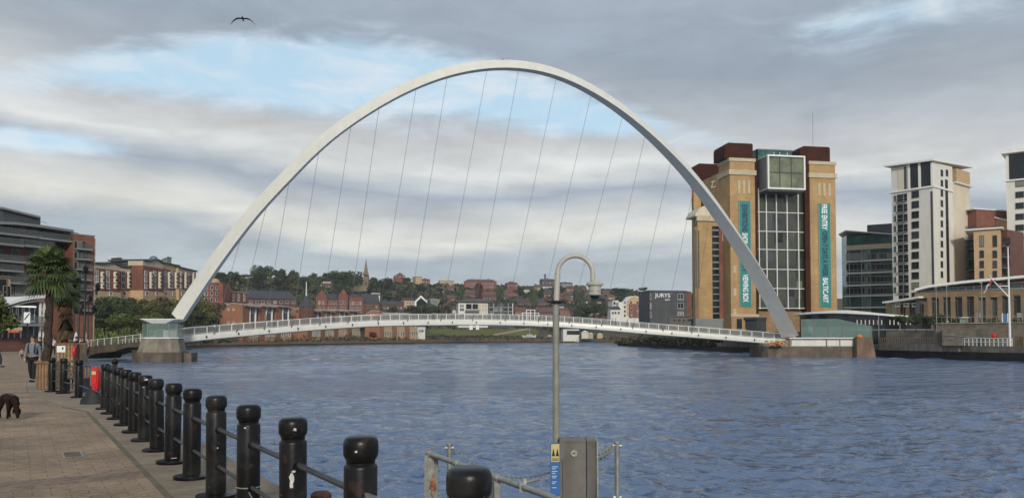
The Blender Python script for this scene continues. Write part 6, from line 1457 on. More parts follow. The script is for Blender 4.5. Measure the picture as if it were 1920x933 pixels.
# bushes and undergrowth on the slopes
def undergrowth(name, x0, x1, t0, t1, n, size, m, seed):
    rnd = random.Random(seed); mb = MB()
    for _ in range(n):
        px = rnd.uniform(x0, x1); tt = rnd.uniform(t0, t1); p, py = hill(px, tt)
        k = p.y/600
        for _k in range(3):
            c = p+Vector((rnd.gauss(0, 2), rnd.gauss(0, 2), abs(rnd.gauss(0, 1.1))+.2)); u = Vector((rnd.gauss(0,1), rnd.gauss(0,1), rnd.gauss(0,1))).normalized(); w = u.cross(Vector((rnd.gauss(0,1), rnd.gauss(0,1), rnd.gauss(0,1)))).normalized(); s_ = size*k*rnd.uniform(.6, 1.5)
            mb.add([c-u*s_, c+w*s_*.7, c+u*s_, c-w*s_*.7], [(0,1,2,3)])
    tag(mb.build(name, m), kind='stuff')
undergrowth('hillside_scrub', 400, 1300, .22, .98, 9000, 1.5, 'leaf_dark', 1)
undergrowth('hillside_heath', 400, 1300, .22, .98, 3500, 1.4, 'leaf_brown', 2)
undergrowth('bank_scrub', 150, 420, .05, .8, 6000, 1.9, 'leaf_mid', 3)
undergrowth('shore_scrub', 330, 1160, .02, .09, 800, .9, 'shrub_bank', 4)
# right terrace shrubs, trees at the far left
for px, Y, h, lb in ((1795, 164, 2.6, 'round bush at the foot of the left terrace pillars'), (1855, 158, 2.4, 'olive bush below the flag on the terrace'), (1905, 154, 2.4, 'olive bush beside the right notice board')):
    q = P(px, 604, Y); tree((q.x, q.y, 3.5), h, h*1.4, 'leaf_olive' if px > 1800 else 'leaf_dark', lb)
for i, px in enumerate((1700, 1722, 1742, 1765)):
    q = P(px, 600, 168); tree((q.x, q.y+1, 3.5), 3.4+.4*(i % 2), 4.2, 'leaf_dark', ('leftmost', 'second', 'third', 'rightmost')[i]+' dark bush in front of the brown low building')
q = P(-14, 640, 80); tree((q.x, q.y, 0), 7.5, 4.6, 'leaf_mid', 'bright green tree cut by the left edge beside the glass bar')
# ================================================================== BOLLARD FENCE
def bollard_mesh():
    prof = [(.165,0),(.17,.012),(.165,.03),(.105,.034),(.098,.05),(.098,.45),(.098,.862),(.094,.872),(.078,.886),(.078,.915),(.105,.935),(.117,.955),(.119,.985),(.113,1.018),(.090,1.044),(.045,1.056),(.001,1.058)]
    return MB().lathe(prof, 32)
post_m = MB().lathe([(.099,.032),(.099,.45),(.099,.865),(.096,.878),(.085,.888),(.085,.905)], 32).mesh('post', 'black_iron', 40)
base_m = MB().lathe([(.195,0),(.20,.008),(.197,.036),(.140,.042),(.1,.058)], 32).mesh('base_plate', 'black_iron', 40)
cap_m = MB().lathe([(.085,.90),(.087,.912),(.096,.926),(.102,.938),(.104,.955),(.104,1.005),(.101,1.025),(.092,1.042),(.075,1.051),(.04,1.055),(.001,1.056)], 32).mesh('cap', 'black_iron', True)
lug_m = MB().tube([(0,.085,.70),(0,.125,.70)], [.034,.026], 12).mesh('rail_socket', 'black_iron', 40)
ang = math.atan2(BD.y, BD.x)-R(90)
nb = [Vector((-.2, 3.54))+Vector((-.704, 1.10))*i for i in range(14)]
far_b = [Vector((-11.9, 21.3)), Vector((-13.25, 22.9)), Vector((-14.0, 23.6))]
names = ['nearest black bollard, only its cap in the frame', 'second nearest black bollard, cut by the bottom edge', 'third bollard, with flaked white paint scars on its post', 'fourth black bollard from the camera', 'fifth black bollard from the camera', 'sixth black bollard from the camera', 'seventh black bollard from the camera', 'eighth black bollard from the camera', 'ninth black bollard from the camera', 'tenth black bollard from the camera', 'eleventh black bollard from the camera', 'twelfth black bollard from the camera', 'thirteenth black bollard from the camera', 'fourteenth black bollard, beside the red lifebuoy housing',
         'black bollard just beyond the red lifebuoy housing', 'black bollard in front of the slatted bin', 'black bollard beside the timber planter']
allb = nb+far_b; brnd = random.Random(2)
def mk_bollard(i, p, a_):
    t = thing('bollard', names[i], 'bollard', (p.x, p.y, .012), a_, 'black iron bollards along the quay edge')
    for nm, me in (('post', post_m), ('base_plate', base_m), ('cap', cap_m), ('rail_socket', lug_m)): link(nm, me, t)
    for z_, r_ in ((0, 180), (-.37, 0), (-.37, 180)): link('rail_socket', lug_m, t, (0, 0, z_), R(r_))
    return t
BO = []
for i, p in enumerate(allb):
    nx = allb[i+1] if i+1 < len(allb) else allb[i]*2-allb[i-1]; d = nx-p; BO.append(mk_bollard(i, p, math.atan2(d.y, d.x)-R(90)))
    BO[-1].scale = (1, 1, .985)
    BO[-1].rotation_euler = (R(brnd.gauss(0, .5)), R(brnd.gauss(0, .5)), BO[-1].rotation_euler[2])
# paint scars
M['scar'] = mat('flaked_white_primer', (.62, .60, .56), .8, .25, 60)
def patch_on(parent, cx_deg, zc, w, h, seed, r=.0985):
    rnd = random.Random(seed); mb = MB(); n = 12; cen = (r*math.sin(cx_deg), -r*math.cos(cx_deg)); mb.v.append((cen[0]*1.01, cen[1]*1.01, zc))
    for k in range(n):
        a = 6.283*k/n; q = rnd.uniform(.5, 1.15); th = cx_deg+w*q*math.cos(a)/r; mb.v.append((r*1.008*math.sin(th), -r*1.008*math.cos(th), zc+h*q*math.sin(a)))
    for k in range(n): mb.f.append((0, 1+k, 1+(k+1)%n)); mb.m.append(0)
    return mb.build('paint_scar', 'scar', parent)
def face_cam(i): # local angle of the camera direction
    p = allb[i]; az_ = math.atan2(-p.y, -p.x)-BO[i].rotation_euler[2]; return az_+R(90)
f2 = face_cam(2); patch_on(BO[2], f2-.1, .60, .020, .055, 5); patch_on(BO[2], f2+.05, .668, .018, .010, 8); patch_on(BO[2], f2+.12, .975, .016, .013, 3, .1045)
patch_on(BO[1], face_cam(1)-.25, .975, .01, .01, 4, .1045)
patch_on(BO[8], face_cam(8)+.1, .985, .035, .016, 14, .1045); patch_on(BO[8], face_cam(8)-.25, .865, .02, .006, 15, .0995); patch_on(BO[4], face_cam(4)+.15, .52, .008, .01, 16)
patch_on(BO[3], face_cam(3)-.3, .855, .012, .008, 17, .0995); patch_on(BO[6], face_cam(6)+.2, .075, .05, .006, 18, .1)
# rails: round bars between neighbours, each its own piece
for i in range(len(allb)-1):
    if i == 13: continue
    a, b = allb[i], allb[i+1]; d = (b-a).normalized()
    for k, (z_, nm) in enumerate(((.70, 'upper'), (.33, 'lower'))):
        if i == 15 and k == 0: pass
        t = thing('fence_rail', f'{nm} round rail between the {("first and second","second and third","third and fourth","fourth and fifth","fifth and sixth","sixth and seventh","seventh and eighth","eighth and ninth","ninth and tenth","tenth and eleventh","eleventh and twelfth","twelfth and thirteenth","thirteenth and fourteenth","","two far bollards past the red housing","bin bollard and planter")[i]} {"bollards" if i < 13 else "on the far corner"}', 'rail', (a.x, a.y, .012+z_), 0, 'round rails of the quay fence')
        p0, p1 = a+d*.10, b-d*.10; mb = MB().tube([(p0.x-a.x, p0.y-a.y, 0), (p1.x-a.x, p1.y-a.y, 0)], .021 if k == 0 else .019, 10); mb.build('bar', 'galv' if i < 1 else ('rail_steel' if 'rail_steel' in MATS else 'dark_metal'), t, 40)
# rail back to the last corner
a, b = allb[13], allb[14]
t = thing('fence_rail', 'low rail running past the red lifebuoy housing to the far bollards', 'rail', (a.x, a.y, .345)); MB().tube([(0,0,0),(b.x-a.x, b.y-a.y, 0)], .019, 8).build('bar', 'dark_metal', t, 40)
# loose pale cable tied on the fence
a = allb[3]; t = thing('loose_cable', 'loose pale cable sagging beside the lower rail between the fourth and third bollards', 'cable', (a.x, a.y, 0))
d = allb[2]-a; MB().tube([(d.x*f+.02, d.y*f-.10, .33-.12*math.sin(math.pi*f)*1.0) for f in rng_(.05, .95, 10)], .006, 5).build('strand', 'galv', t)
MB().torus((0, 0, .335), .104, .006, 'Z', 20, 5).build('loop', 'galv', t)
# rusty mooring bollard head on the coping
q = P(602, 940, 7.0); t = thing('mooring_post', 'rusty iron mooring post on the coping between two black bollards', 'mooring post', (q.x, q.y, .012))
hh = P(602, 921, 7.0).z-.012; MB().lathe([(.075,0),(.07,hh-.08)], 16).build('stem', 'rusty', t, 30); MB().lathe([(.07,hh-.08),(.092,hh-.06),(.092,hh-.02),(.07,hh),(.01,hh+.004)], 18).build('head', 'rusty', t, 40)
# ================================================================== LANDING PLATFORM, LAMP, CABINET
t = thing('landing_platform', 'galvanised steel landing platform hung outside the quay wall', 'platform', (.2, 7.2, -.75))
pl = [Vector((-1.05, 8.3)), Vector((-.75, 8.95)), Vector((1.5, 9.2)), Vector((1.6, 5.2)), Vector((.45, 5.2))]
MB().prism([(p.x-.2, p.y-7.2) for p in pl], -.12, 0).build('deck_plate', 'galv', t)
for p in pl: MB().tube([(p.x-.2, p.y-7.2, -.12), (p.x-.2, p.y-7.2, -2.6)], .07, 8).build('leg', 'galv', t)
ra, rb = P(806, 850, 7.95), P(1040, 938, 5.75); rb.z = ra.z
t = thing('platform_railing', 'galvanised gangway railing with grey infill panel in the foreground', 'railing', (ra.x, ra.y, -.75))
zt_ = ra.z+.75; d = Vector((rb.x-ra.x, rb.y-ra.y, 0)); 
MB().tube([(0,0,zt_), tuple(d+Vector((0,0,zt_)))], .026, 10).build('top_rail', 'galv', t, 40)
for f in (0.0, .28, .62): c = d*f; MB().tube([(c.x-d.x*.012, c.y-d.y*.012, zt_), (c.x+d.x*.014, c.y+d.y*.014, zt_)], .036, 10).build('coupling', 'galv', t, 40)
MB().box(-.045, .045, -.03, .03, 0, zt_-.01).box(-.05, -.02, -.045, .045, 0, zt_-.02).build('post', 'galv', t)
MB().box(.045, .085, -.01, .02, 0, zt_-.03).build('post', 'pole_grey', t)
c = d*.62; MB().box(c.x-.025, c.x+.025, c.y-.02, c.y+.02, 0, zt_-.01).build('post', 'galv', t)
c0, c1 = d*.45, d*.60; mb = MB(); mb.v = [(c0.x, c0.y, .35), (c1.x, c1.y, .35), (c1.x, c1.y, zt_-.05), (c0.x, c0.y, zt_-.05)]+[(c0.x+.01, c0.y+.02, .35), (c1.x+.01, c1.y+.02, .35), (c1.x+.01, c1.y+.02, zt_-.05), (c0.x+.01, c0.y+.02, zt_-.05)]
mb.f = [(0,1,2,3),(7,6,5,4),(0,4,5,1),(1,5,6,2),(2,6,7,3),(3,7,4,0)]; mb.m = [0]*6; mb.build('infill_panel', 'panel_grey', t)
c = d*.80; MB().obox((c.x, c.y, zt_), .05, .05, .075, 0).obox((c.x+.02, c.y+.02, zt_+.045), .025, .04, .035).build('clamp', 'galv', t)
MB().tube([(c.x, c.y, zt_+.03), (c.x+.14, c.y+.16, zt_+.03)], .012, 6).build('tie_bar', 'galv', t)
# orange rope knot
q = P(812, 905, 7.9); t = thing('rope_coil', 'frayed orange rope knotted round the first railing post', 'rope', tuple(q)); rnd = random.Random(4)
for k in range(5): MB().tube([(rnd.gauss(0,.016), rnd.gauss(-.05,.012), rnd.gauss(0,.03)) for _ in range(12)], .006, 5).build('strand', 'rope', t)
MB().tube([(.0,-.05,-.03),(-.01,-.06,-.08),(.01,-.05,-.13)], .005, 5).build('tail', 'rope', t)
# chain posts and chains
def chain(label, a, b, sag, n):
    t = thing('chain', label, 'chain', tuple(a)); mb = MB(); d = b-a; pts = [d*(i/n)-Vector((0,0,sag*4*(i/n)*(1-i/n))) for i in range(n+1)]
    for i in range(n):
        p, q_ = pts[i], pts[i+1]; m_ = (p+q_)/2; v = (q_-p); L = v.length*.62; vn = v.normalized(); up = Vector((0,0,1)) if i % 2 else vn.cross(Vector((0,0,1))).normalized(); up = (up-vn*up.dot(vn)).normalized()
        loop = [m_+vn*(L*math.cos(x_))+up*(L*.42*math.sin(x_)) for x_ in [6.283*k/10 for k in range(11)]]; mb.tube(loop, L*.17, 5)
    mb.build('links', 'galv', t); return t
pa, pb, pc = P(843, 834, 8.6), P(1157, 830, 8.7), P(1034, 884, 7.4)
for q, lb, top in ((pa, 'slim galvanised chain post behind the first railing post', 0), (pb, 'slim galvanised chain post right of the cabinet', 0)):
    t = thing('chain_post', lb, 'post', (q.x, q.y, -.75)); h = q.z+.75; MB().tube([(0,0,0),(0,0,h)], .030, 10).build('tube', 'galv', t, 40)
    MB().tube([(-.05,0,h-.03),(.05,0,h-.03)], .022, 8).tube([(0,0,h),(0,0,h+.02)], .038, 10).build('top_fitting', 'galv', t, 40)
    MB().tube([(-.045,0,h-.60),(.045,0,h-.60)], .024, 8).build('lower_fitting', 'galv', t, 40)
chain('rusty chain sagging from the left chain post to the blue sign', pa+Vector((.05,0,-.03)), pc, .16, 44)
chain('short chain from the right chain post to the cabinet', pb+Vector((-.05,0,-.03)), P(1112, 858, 7.3), .03, 12)
# steel cabinet
q = P(1050, 828, 6.9); cz = q.z; t = thing('control_cabinet', 'dark grey steel cabinet with round lock at the foot of the lamp post', 'cabinet', (q.x, q.y, -.75), R(-3))
W_ = P(1100, 828, 6.9).x-q.x; hC = cz+.75; M['cab'] = mat('dull_stainless', (.17, .16, .14), .55, .18, 5, .25, .08, 40, extra=streak_extra((.06, .055, .05), .6, (6, 6, .8)))
MB().box(0, W_-.005, 0, .30, 0, hC).build('door', 'cab', t); MB().prism([(W_, -.03), (W_+.085, .02), (W_+.085, .32), (W_, .32)], 0, hC+.012).build('side_channel', 'cab', t)
MB().box(W_+.087, W_+.10, .0, .32, 0, hC+.005).build('edge_strip', 'galv', t); MB().box(-.004, W_-.006, -.006, .303, hC+.001, hC+.012).build('lid', 'cab', t)
lx, lz = P(1076, 848, 6.9).x-q.x, P(1076, 848, 6.9).z+.75; MB().tube([(lx, -.018, lz), (lx, 0, lz)], [.030, .033], 20).build('lock', 'galv', t, 40); MB().box(lx-.012, lx+.012, -.024, -.019, lz-.004, lz+.004).build('keyhole', 'dark_metal', t)
MB().box(.02, .027, -.004, 0, 0, hC-.15).build('hinge_line', 'panel_dark', t)
# blue sign beside it
q = P(1032, 829, 6.75); t = thing('safety_sign', 'narrow blue safety sign with yellow warning panels fixed beside the cabinet', 'sign', (q.x, q.y, -.75)); h = q.z+.75; w = P(1050, 829, 6.75).x-q.x
MB().box(0, w, 0, .015, h-.46, h).build('board', 'sign_blue', t); MB().box(0, w, .001, .016, h-.60, h-.462).build('lower_plate', 'galv', t)
MB().box(.006, w-.006, -.003, 0, h-.165, h-.012).build('warning_plate', 'sign_yellow', t)
for k in range(2):
    xc = .026+k*.034; mb = MB().xprism([(xc-.014, h-.115), (xc+.014, h-.115), (xc, h-.045)], -.007, -.004); mb.build('pictogram', 'black_matt', t)
for k in range(2): MB().box(.012, w-.012, -.006, -.0035, h-.140-.012*k, h-.135-.012*k).build('text_line', 'black_matt', t)
for k, (zz, ww) in enumerate(((.205, .9), (.222, .6), (.245, .8), (.262, .5), (.285, .75), (.30, .6), (.335, .7), (.35, .5), (.385, .65))): MB().box(.012, .012+(w-.024)*ww, -.003, -.0005, h-zz-.004, h-zz).build('text_line', 'text_white', t)
MB().box(.02, w-.02, .016, .05, 0, h-.02).build('backing_post', 'galv', t)
# swan-neck lamp
q = P(1043, 900, 7.15); t = thing('swan_neck_lamp', 'slim swan-neck lamp post with cream bent top and a small lantern', 'lamp post', (q.x, q.y, -.75)); Y = 7.15
zc = P(1043, 566, Y).z+.75; r1 = 7*Y/FPX; M['pole2'] = M['pole_grey']
MB().tube([(0,0,0),(0,0,zc)], [r1*.98, r1*.88], 18).build('lower_pole', 'pole_grey', t, 40)
MB().lathe([(.034,zc-.012),(.075,zc-.004),(.078,zc+.006),(.034,zc+.014)], 18).build('collar', 'black_matt', t, 40)
for k in range(10): a = k*.628; MB().tube([(.07*math.cos(a), .07*math.sin(a), zc), (.11*math.cos(a), .11*math.sin(a), zc+.02+.01*(k % 2))], .004, 4).build('bird_spike', 'rusty', t)
zs_ = P(1046, 512, Y).z+.75; Rr = (P(1112, 520, Y).x-P(1046, 520, Y).x)/2; x0_ = P(1045.5, 520, Y).x-q.x
pts = [(x0_*.3, 0, zc+.01), (x0_*.6, 0, (zc+zs_)/2), (x0_, 0, zs_)]+[(x0_+Rr-Rr*math.cos(a), 0, zs_+Rr*math.sin(a)) for a in rng_(.12, math.pi, 22)]
pts += [(x0_+2*Rr, 0, P(1113, 530, Y).z+.75)]
MB().tube(pts, [r1*.78]*3+[r1*.68]*(len(pts)-3), 14).build('swan_neck', 'cream_paint', t, 40)
lx = P(1115, 530, Y).x-q.x; lz = P(1115, 529, Y).z+.75; u = Y/FPX
ln = MB().lathe([(16*u, lz-6*u), (16.5*u, lz-3*u), (14*u, lz), (8*u, lz+1.5*u), (7*u, lz+3*u)], 20, (lx, 0, 0)).build('lantern_cap', 'cream_paint', t, 40)
MB().lathe([(11.5*u, lz-24*u), (12*u, lz-22*u), (12.5*u, lz-6.2*u)], 20, (lx, 0, 0)).build('lantern_body', 'cream_paint', t, 40)
MB().lathe([(12.7*u, lz-17*u), (12.7*u, lz-15.5*u)], 20, (lx, 0, 0)).build('band', 'galv', t, 40)
MB().lathe([(.5*u, lz-32*u), (5*u, lz-31*u), (8.5*u, lz-28*u), (10*u, lz-24.1*u)], 18, (lx, 0, 0)).build('glass_bowl', 'glass', t, True)
MB().box(lx-15*u, lx-12*u, -3*u, 3*u, lz-14*u, lz-10*u).build('catch', 'galv', t)
# ================================================================== LIFEBUOY HOUSING, SACK, BIN, PLANTERS
q = G(180, 757); q.z = 0; Y = q.y; t = thing('lifebuoy_housing', 'red plastic lifebuoy housing on the fence left of the bollard row', 'lifebuoy', (q.x, q.y, .012)); u = Y/FPX
zb, zt_ = P(183, 738, Y).z, P(183, 687, Y).z; n = 20
prof = []
for i in range(n): a = 6.283*i/n; prof.append((6.4*u*abs(math.cos(a))**.85*(1 if math.cos(a) > 0 else -1), (zb+zt_)/2+(zt_-zb)/2*abs(math.sin(a))**.9*(1 if math.sin(a) > 0 else -1)))
MB().xprism(prof, -.10, .06).build('shell', 'red_plastic', t, 50)
prof2 = [(a*.7, (zb+zt_)/2+(b-(zb+zt_)/2)*.8) for a, b in prof]; MB().xprism(prof2, -.125, -.101).build('front_cover', 'red_plastic', t, 50)
MB().xprism([(-.05, zt_-.20), (.05, zt_-.20), (.05, zt_-.12), (-.05, zt_-.12)], -.13, -.126).build('label_plate', 'sign_yellow', t)
for zz in (zb+.16, zb+.22): MB().box(-.05, .05, -.13, -.126, zz, zz+.015).build('text_line', 'black_matt', t)
MB().tube([(0,.05,0),(0,.05,zt_)], .035, 8).build('post', 'black_iron', t, 40)
t = thing('black_sack', 'slumped black rubbish sack at the foot of the red lifebuoy housing', 'sack', (q.x-.10, q.y-.05, .004))
mb = MB(); n, m_ = 14, 8; rnd = random.Random(9)
for i in range(m_+1):
    f = i/m_
    for k in range(n):
        a = 6.283*k/n; r = (.27-.19*f)*(1+.10*math.sin(k*2.3+i)+.05*rnd.random()); mb.v.append((r*math.cos(a)+.06*f, r*.65*math.sin(a), f*.46))
for i in range(m_):
    for k in range(n): a, b = i*n+k, i*n+(k+1)%n; mb.f.append((a, b, b+n, a+n)); mb.m.append(0)
mb.f.append(tuple(m_*n+k for k in range(n))); mb.m.append(0); mb.build('bag', 'black_matt', t, True)
# black post with a ball top behind the housing
q = G(184, 742); t = thing('ball_post', 'taller black post with ball top behind the red lifebuoy housing', 'post', (q.x, q.y+.9, .012)); hz = P(184, 674, q.y+.9).z
MB().tube([(0,0,0),(0,0,hz-.1)], .07, 12).build('shaft', 'black_iron', t, 40); MB().ell((0,0,hz-.06), .10, .10, .09, 14, 10).build('ball', 'black_iron', t, True)
# timber planters
def planter(label, pL, pR, pyb, pyt, depth, rz=0, ring=False):
    q = G(pL, pyb); Y = q.y; w = (pR-pL)*Y/FPX*1.0; h = (P(pL, pyt, Y).z); t = thing('timber_planter', label, 'planter', (q.x, q.y, .004), rz)
    MB().box(0, w, 0, depth, .03, h-.06).build('box', 'timber_pale', t)
    for k in range(6): xx = w*k/5; MB().box(xx-.03, xx+.03, -.03, -.002, 0, h-.062).build('batten', 'timber', t)
    MB().box(-.06, w+.06, -.08, .02, h-.06, h).build('rim', 'timber', t); MB().box(-.06, w+.06, depth-.02, depth+.08, h-.06, h).build('rim', 'timber', t)
    MB().box(.02, w-.02, .021, depth-.021, h-.10, h-.055).build('soil', 'bark', t)
    return t, w, h, Y
t1, w, h, Y = planter('pale timber planter box nearest the walking man', 70, 100, 730, 677, .9)
MB().box(w*.78, w*1.02, -.04, -.032, h*.55, h*.85).build('notice', 'text_white', t1)
t2, w2, h2, Y2 = planter('raised timber planter under the palm with a white notice', 105, 137, 700, 643, 1.1)
MB().box(w2*.05, w2*.55, -.045, -.034, h2-.42, h2-.12).build('notice', 'text_white', t2); MB().box(w2*.36, w2*.44, -.05, -.046, h2-.30, h2-.18).build('notice_mark', 'black_matt', t2)
t = thing('life_ring', 'red life ring hung at the right end of the raised planter', 'lifebuoy', (t2.location.x+w2+.14, t2.location.y, .0)); MB().torus((0,-.05,h2-.38), .20, .075, 'X', 24, 10).build('ring', 'red_plastic', t, True)
MB().box(.05, .14, -.1, 0, 0, h2-.05).build('stand', 'black_matt', t)
q = G(112, 727); t = thing('litter_bin', 'dark slatted litter bin with a small yellow panel behind the corner bollards', 'litter bin', (q.x, q.y, 0)); u = q.y/FPX; hh = P(112, 684, q.y).z
MB().lathe([(.24,0),(.26,.05),(.26,hh-.05),(.28,hh)], 20).build('body', 'black_matt', t, 30); MB().box(-.09, .09, -.28, -.25, hh-.32, hh-.14).build('yellow_panel', 'sign_yellow', t)
q = G(137, 735); t = thing('slatted_bench', 'dark slatted steel seat end behind the corner bollards', 'bench', (q.x, q.y+.3, 0)); hh = .75
for k in range(7): MB().box(-.30+.1*k-.02, -.30+.1*k+.02, 0, .03, .08, hh).build('slat', 'timber', t)
MB().box(-.34, .34, -.01, .04, hh, hh+.04).build('top_bar', 'dark_metal', t); MB().box(-.34, .34, -.45, .0, .40, .44).build('seat', 'timber', t); [MB().box(s_-.02, s_+.02, -.42, .02, 0, .398).build('leg', 'dark_metal', t) for s_ in (-.3, .3)]
# ================================================================== PALMS
def palm(label, px, pbase_y, Y, pctop, crown_px, skirt=False, n=46, seed=1, zb=None):
    b = P(px, pbase_y, Y); zt_ = P(px, pctop, Y).z; t = thing('palm_tree', label, 'palm tree', (b.x, b.y, 0 if zb is None else zb)); rnd = random.Random(seed)
    R_ = crown_px*Y/FPX/2; H = zt_-R_*.80-(0 if zb is None else zb)
    mb = MB(); k = 16; pts = [(rnd.gauss(0, .03), rnd.gauss(0, .03), H*i/k) for i in range(k+1)]; mb.tube(pts, [(.20 if i % 2 else .17)*(1-.1*i/k) for i in range(k+1)], 10)
    for i in range(90):                                   # old leaf stubs
        a = rnd.uniform(0, 6.28); z = rnd.uniform(.1, H); mb.add([(.15*math.cos(a-.25), .15*math.sin(a-.25), z), (.15*math.cos(a+.25), .15*math.sin(a+.25), z), (.29*math.cos(a), .29*math.sin(a), z+.12)], [(0,1,2)])
    mb.build('trunk', 'palm_bark', t)
    def fan(mb, o, d, L, droop):
        up = Vector((0,0,1)); s = d.cross(up).normalized(); n2 = s.cross(d).normalized()
        p1 = o+d*L*.45; mb.tube([o, o+d*L*.25, p1], .018, 4)
        for j in range(17):
            a = (j/16-.5)*2*1.9; dir_ = (d*math.cos(a)+s*math.sin(a)); ln = L*.62*(1-.18*abs(j/16-.5)*2); w = .045
            tip = p1+dir_*ln+Vector((0,0,-droop*ln*.55)); midp = p1+dir_*ln*.55+Vector((0,0,-droop*ln*.10)); pv = dir_.cross(n2).normalized()*w
            mb.add([p1-pv*.5, p1+pv*.5, midp+pv, tip, midp-pv], [(0,1,2,4),(4,2,3)])
    mb = MB(); top = Vector((0, 0, H))
    for i in range(n):
        a = i*2.399+rnd.random()*.4; e = R(85)-R(125)*((i+.5)/n)**.9+rnd.gauss(0, .08); d = Vector((math.cos(a)*math.cos(e), math.sin(a)*math.cos(e), math.sin(e)))
        fan(mb, top+Vector((0,0,.1-.5*(i/n))), d, R_*rnd.uniform(.85, 1.08), .55+.5*(i/n))
    mb.build('crown', 'palm_leaf', t)
    if skirt:
        mb = MB()
        for i in range(60):
            a = rnd.uniform(0, 6.28); z = H-.3-rnd.random()*H*.5; d = Vector((math.cos(a)*.35, math.sin(a)*.35, -1)).normalized(); o = Vector((.16*math.cos(a), .16*math.sin(a), z))
            fan(mb, o, d, rnd.uniform(.35, .6), .3)
        mb.build('dead_skirt', 'palm_skirt', t)
    return t
palm('tall dark palm tree with full round crown rising from a planter by the walking man', 89, 690, 36, 462, 104, False, 44, 1)
palm('smaller palm tree with a skirt of brown dead fronds just right of the tall palm', 121, 685, 40, 505, 70, True, 36, 2)
# ================================================================== STREET LAMPS
def street_lamp(label, px, ptop, Y, arms):
    b = P(px, 640, Y); H = P(px, ptop, Y).z; t = thing('street_lamp', label, 'street lamp', (b.x, b.y, 0), R(20))
    MB().lathe([(.20,0),(.20,.25),(.13,.35),(.11,1.2),(.075,1.25),(.06,H-.5),(.045,H)], 12).build('post', 'black_iron', t, 40)
    for k, (zf, w) in enumerate(arms):
        z = H*zf; MB().tube([(-w,0,z),(w,0,z)], .035, 6).build('arm', 'black_iron', t)
        for s_ in (-1, 1):
            l = MB().lathe([(.05,0),(.15,.08),(.17,.35),(.20,.36),(.10,.48),(.03,.56)], 8, (s_*w, 0, z+.02)).build('lantern', 'black_iron', t, 30)
            MB().lathe([(.128,.09),(.155,.33)], 8, (s_*w, 0, z+.02)).build('pane', 'glass_pale', l) if False else None
    MB().lathe([(.05,0),(.16,.08),(.18,.36),(.21,.37),(.10,.5),(.03,.6)], 8, (0, 0, H)).build('lantern', 'black_iron', t, 30)
street_lamp('tall black street lamp with two crossarms of lanterns behind the palms', 158, 512, 52, ((.80, .75), (.55, .55)))
street_lamp('slightly shorter black street lamp left of the tallest one', 147, 535, 62, ((.78, .8),))
street_lamp('farther black street lamp behind the planters', 138, 556, 80, ((.8, .8),))
street_lamp('farthest black street lamp at the approach span', 165, 566, 96, ((.8, .8),))
# sign on post, closed parasol, clutter
q = P(50, 640, 52); t = thing('street_sign', 'white rectangular sign with dark slanted symbol on a black post', 'sign', (q.x, q.y, 0)); z0, z1 = P(50, 605, 52).z, P(50, 585, 52).z; w = 6*52/FPX
MB().tube([(0,.04,0),(0,.04,z1)], .04, 8).build('post', 'black_iron', t); MB().box(-w, w, -.03, .0, z0, z1).build('panel', 'text_white', t)
mb = MB(); [mb.obox((dx*w, -.035, z0+(z1-z0)*dz_), .07, .01, .30, 0, Matrix.Rotation(R(38), 3, 'Y')) for dx, dz_ in ((-.35, .45), (0, .6), (.35, .72))]; mb.build('symbol', 'panel_dark', t)
for px, Y, c, lb in ((88, 58, 'c_white', 'closed pale parasol standing right of the tall palm trunk'), (160, 74, 'c_beige', 'beige draped stall cover at the end of the promenade'), (142, 70, 'c_white', 'white folded parasol behind the raised planter')):
    q = P(px, 660, Y); t = thing('closed_parasol', lb, 'parasol', (q.x, q.y, 0)); H = P(px, 622, Y).z; MB().tube([(0,0,0),(0,0,H)], .03, 6).build('pole', 'galv', t)
    MB().lathe([(.10,.7),(.26,.75),(.22,1.4),(.10,H-.15),(.02,H)], 9).build('canopy', c, t)
    MB().lathe([(.3,0),(.3,.08),(.05,.1)], 12).build('base', 'dark_metal', t)
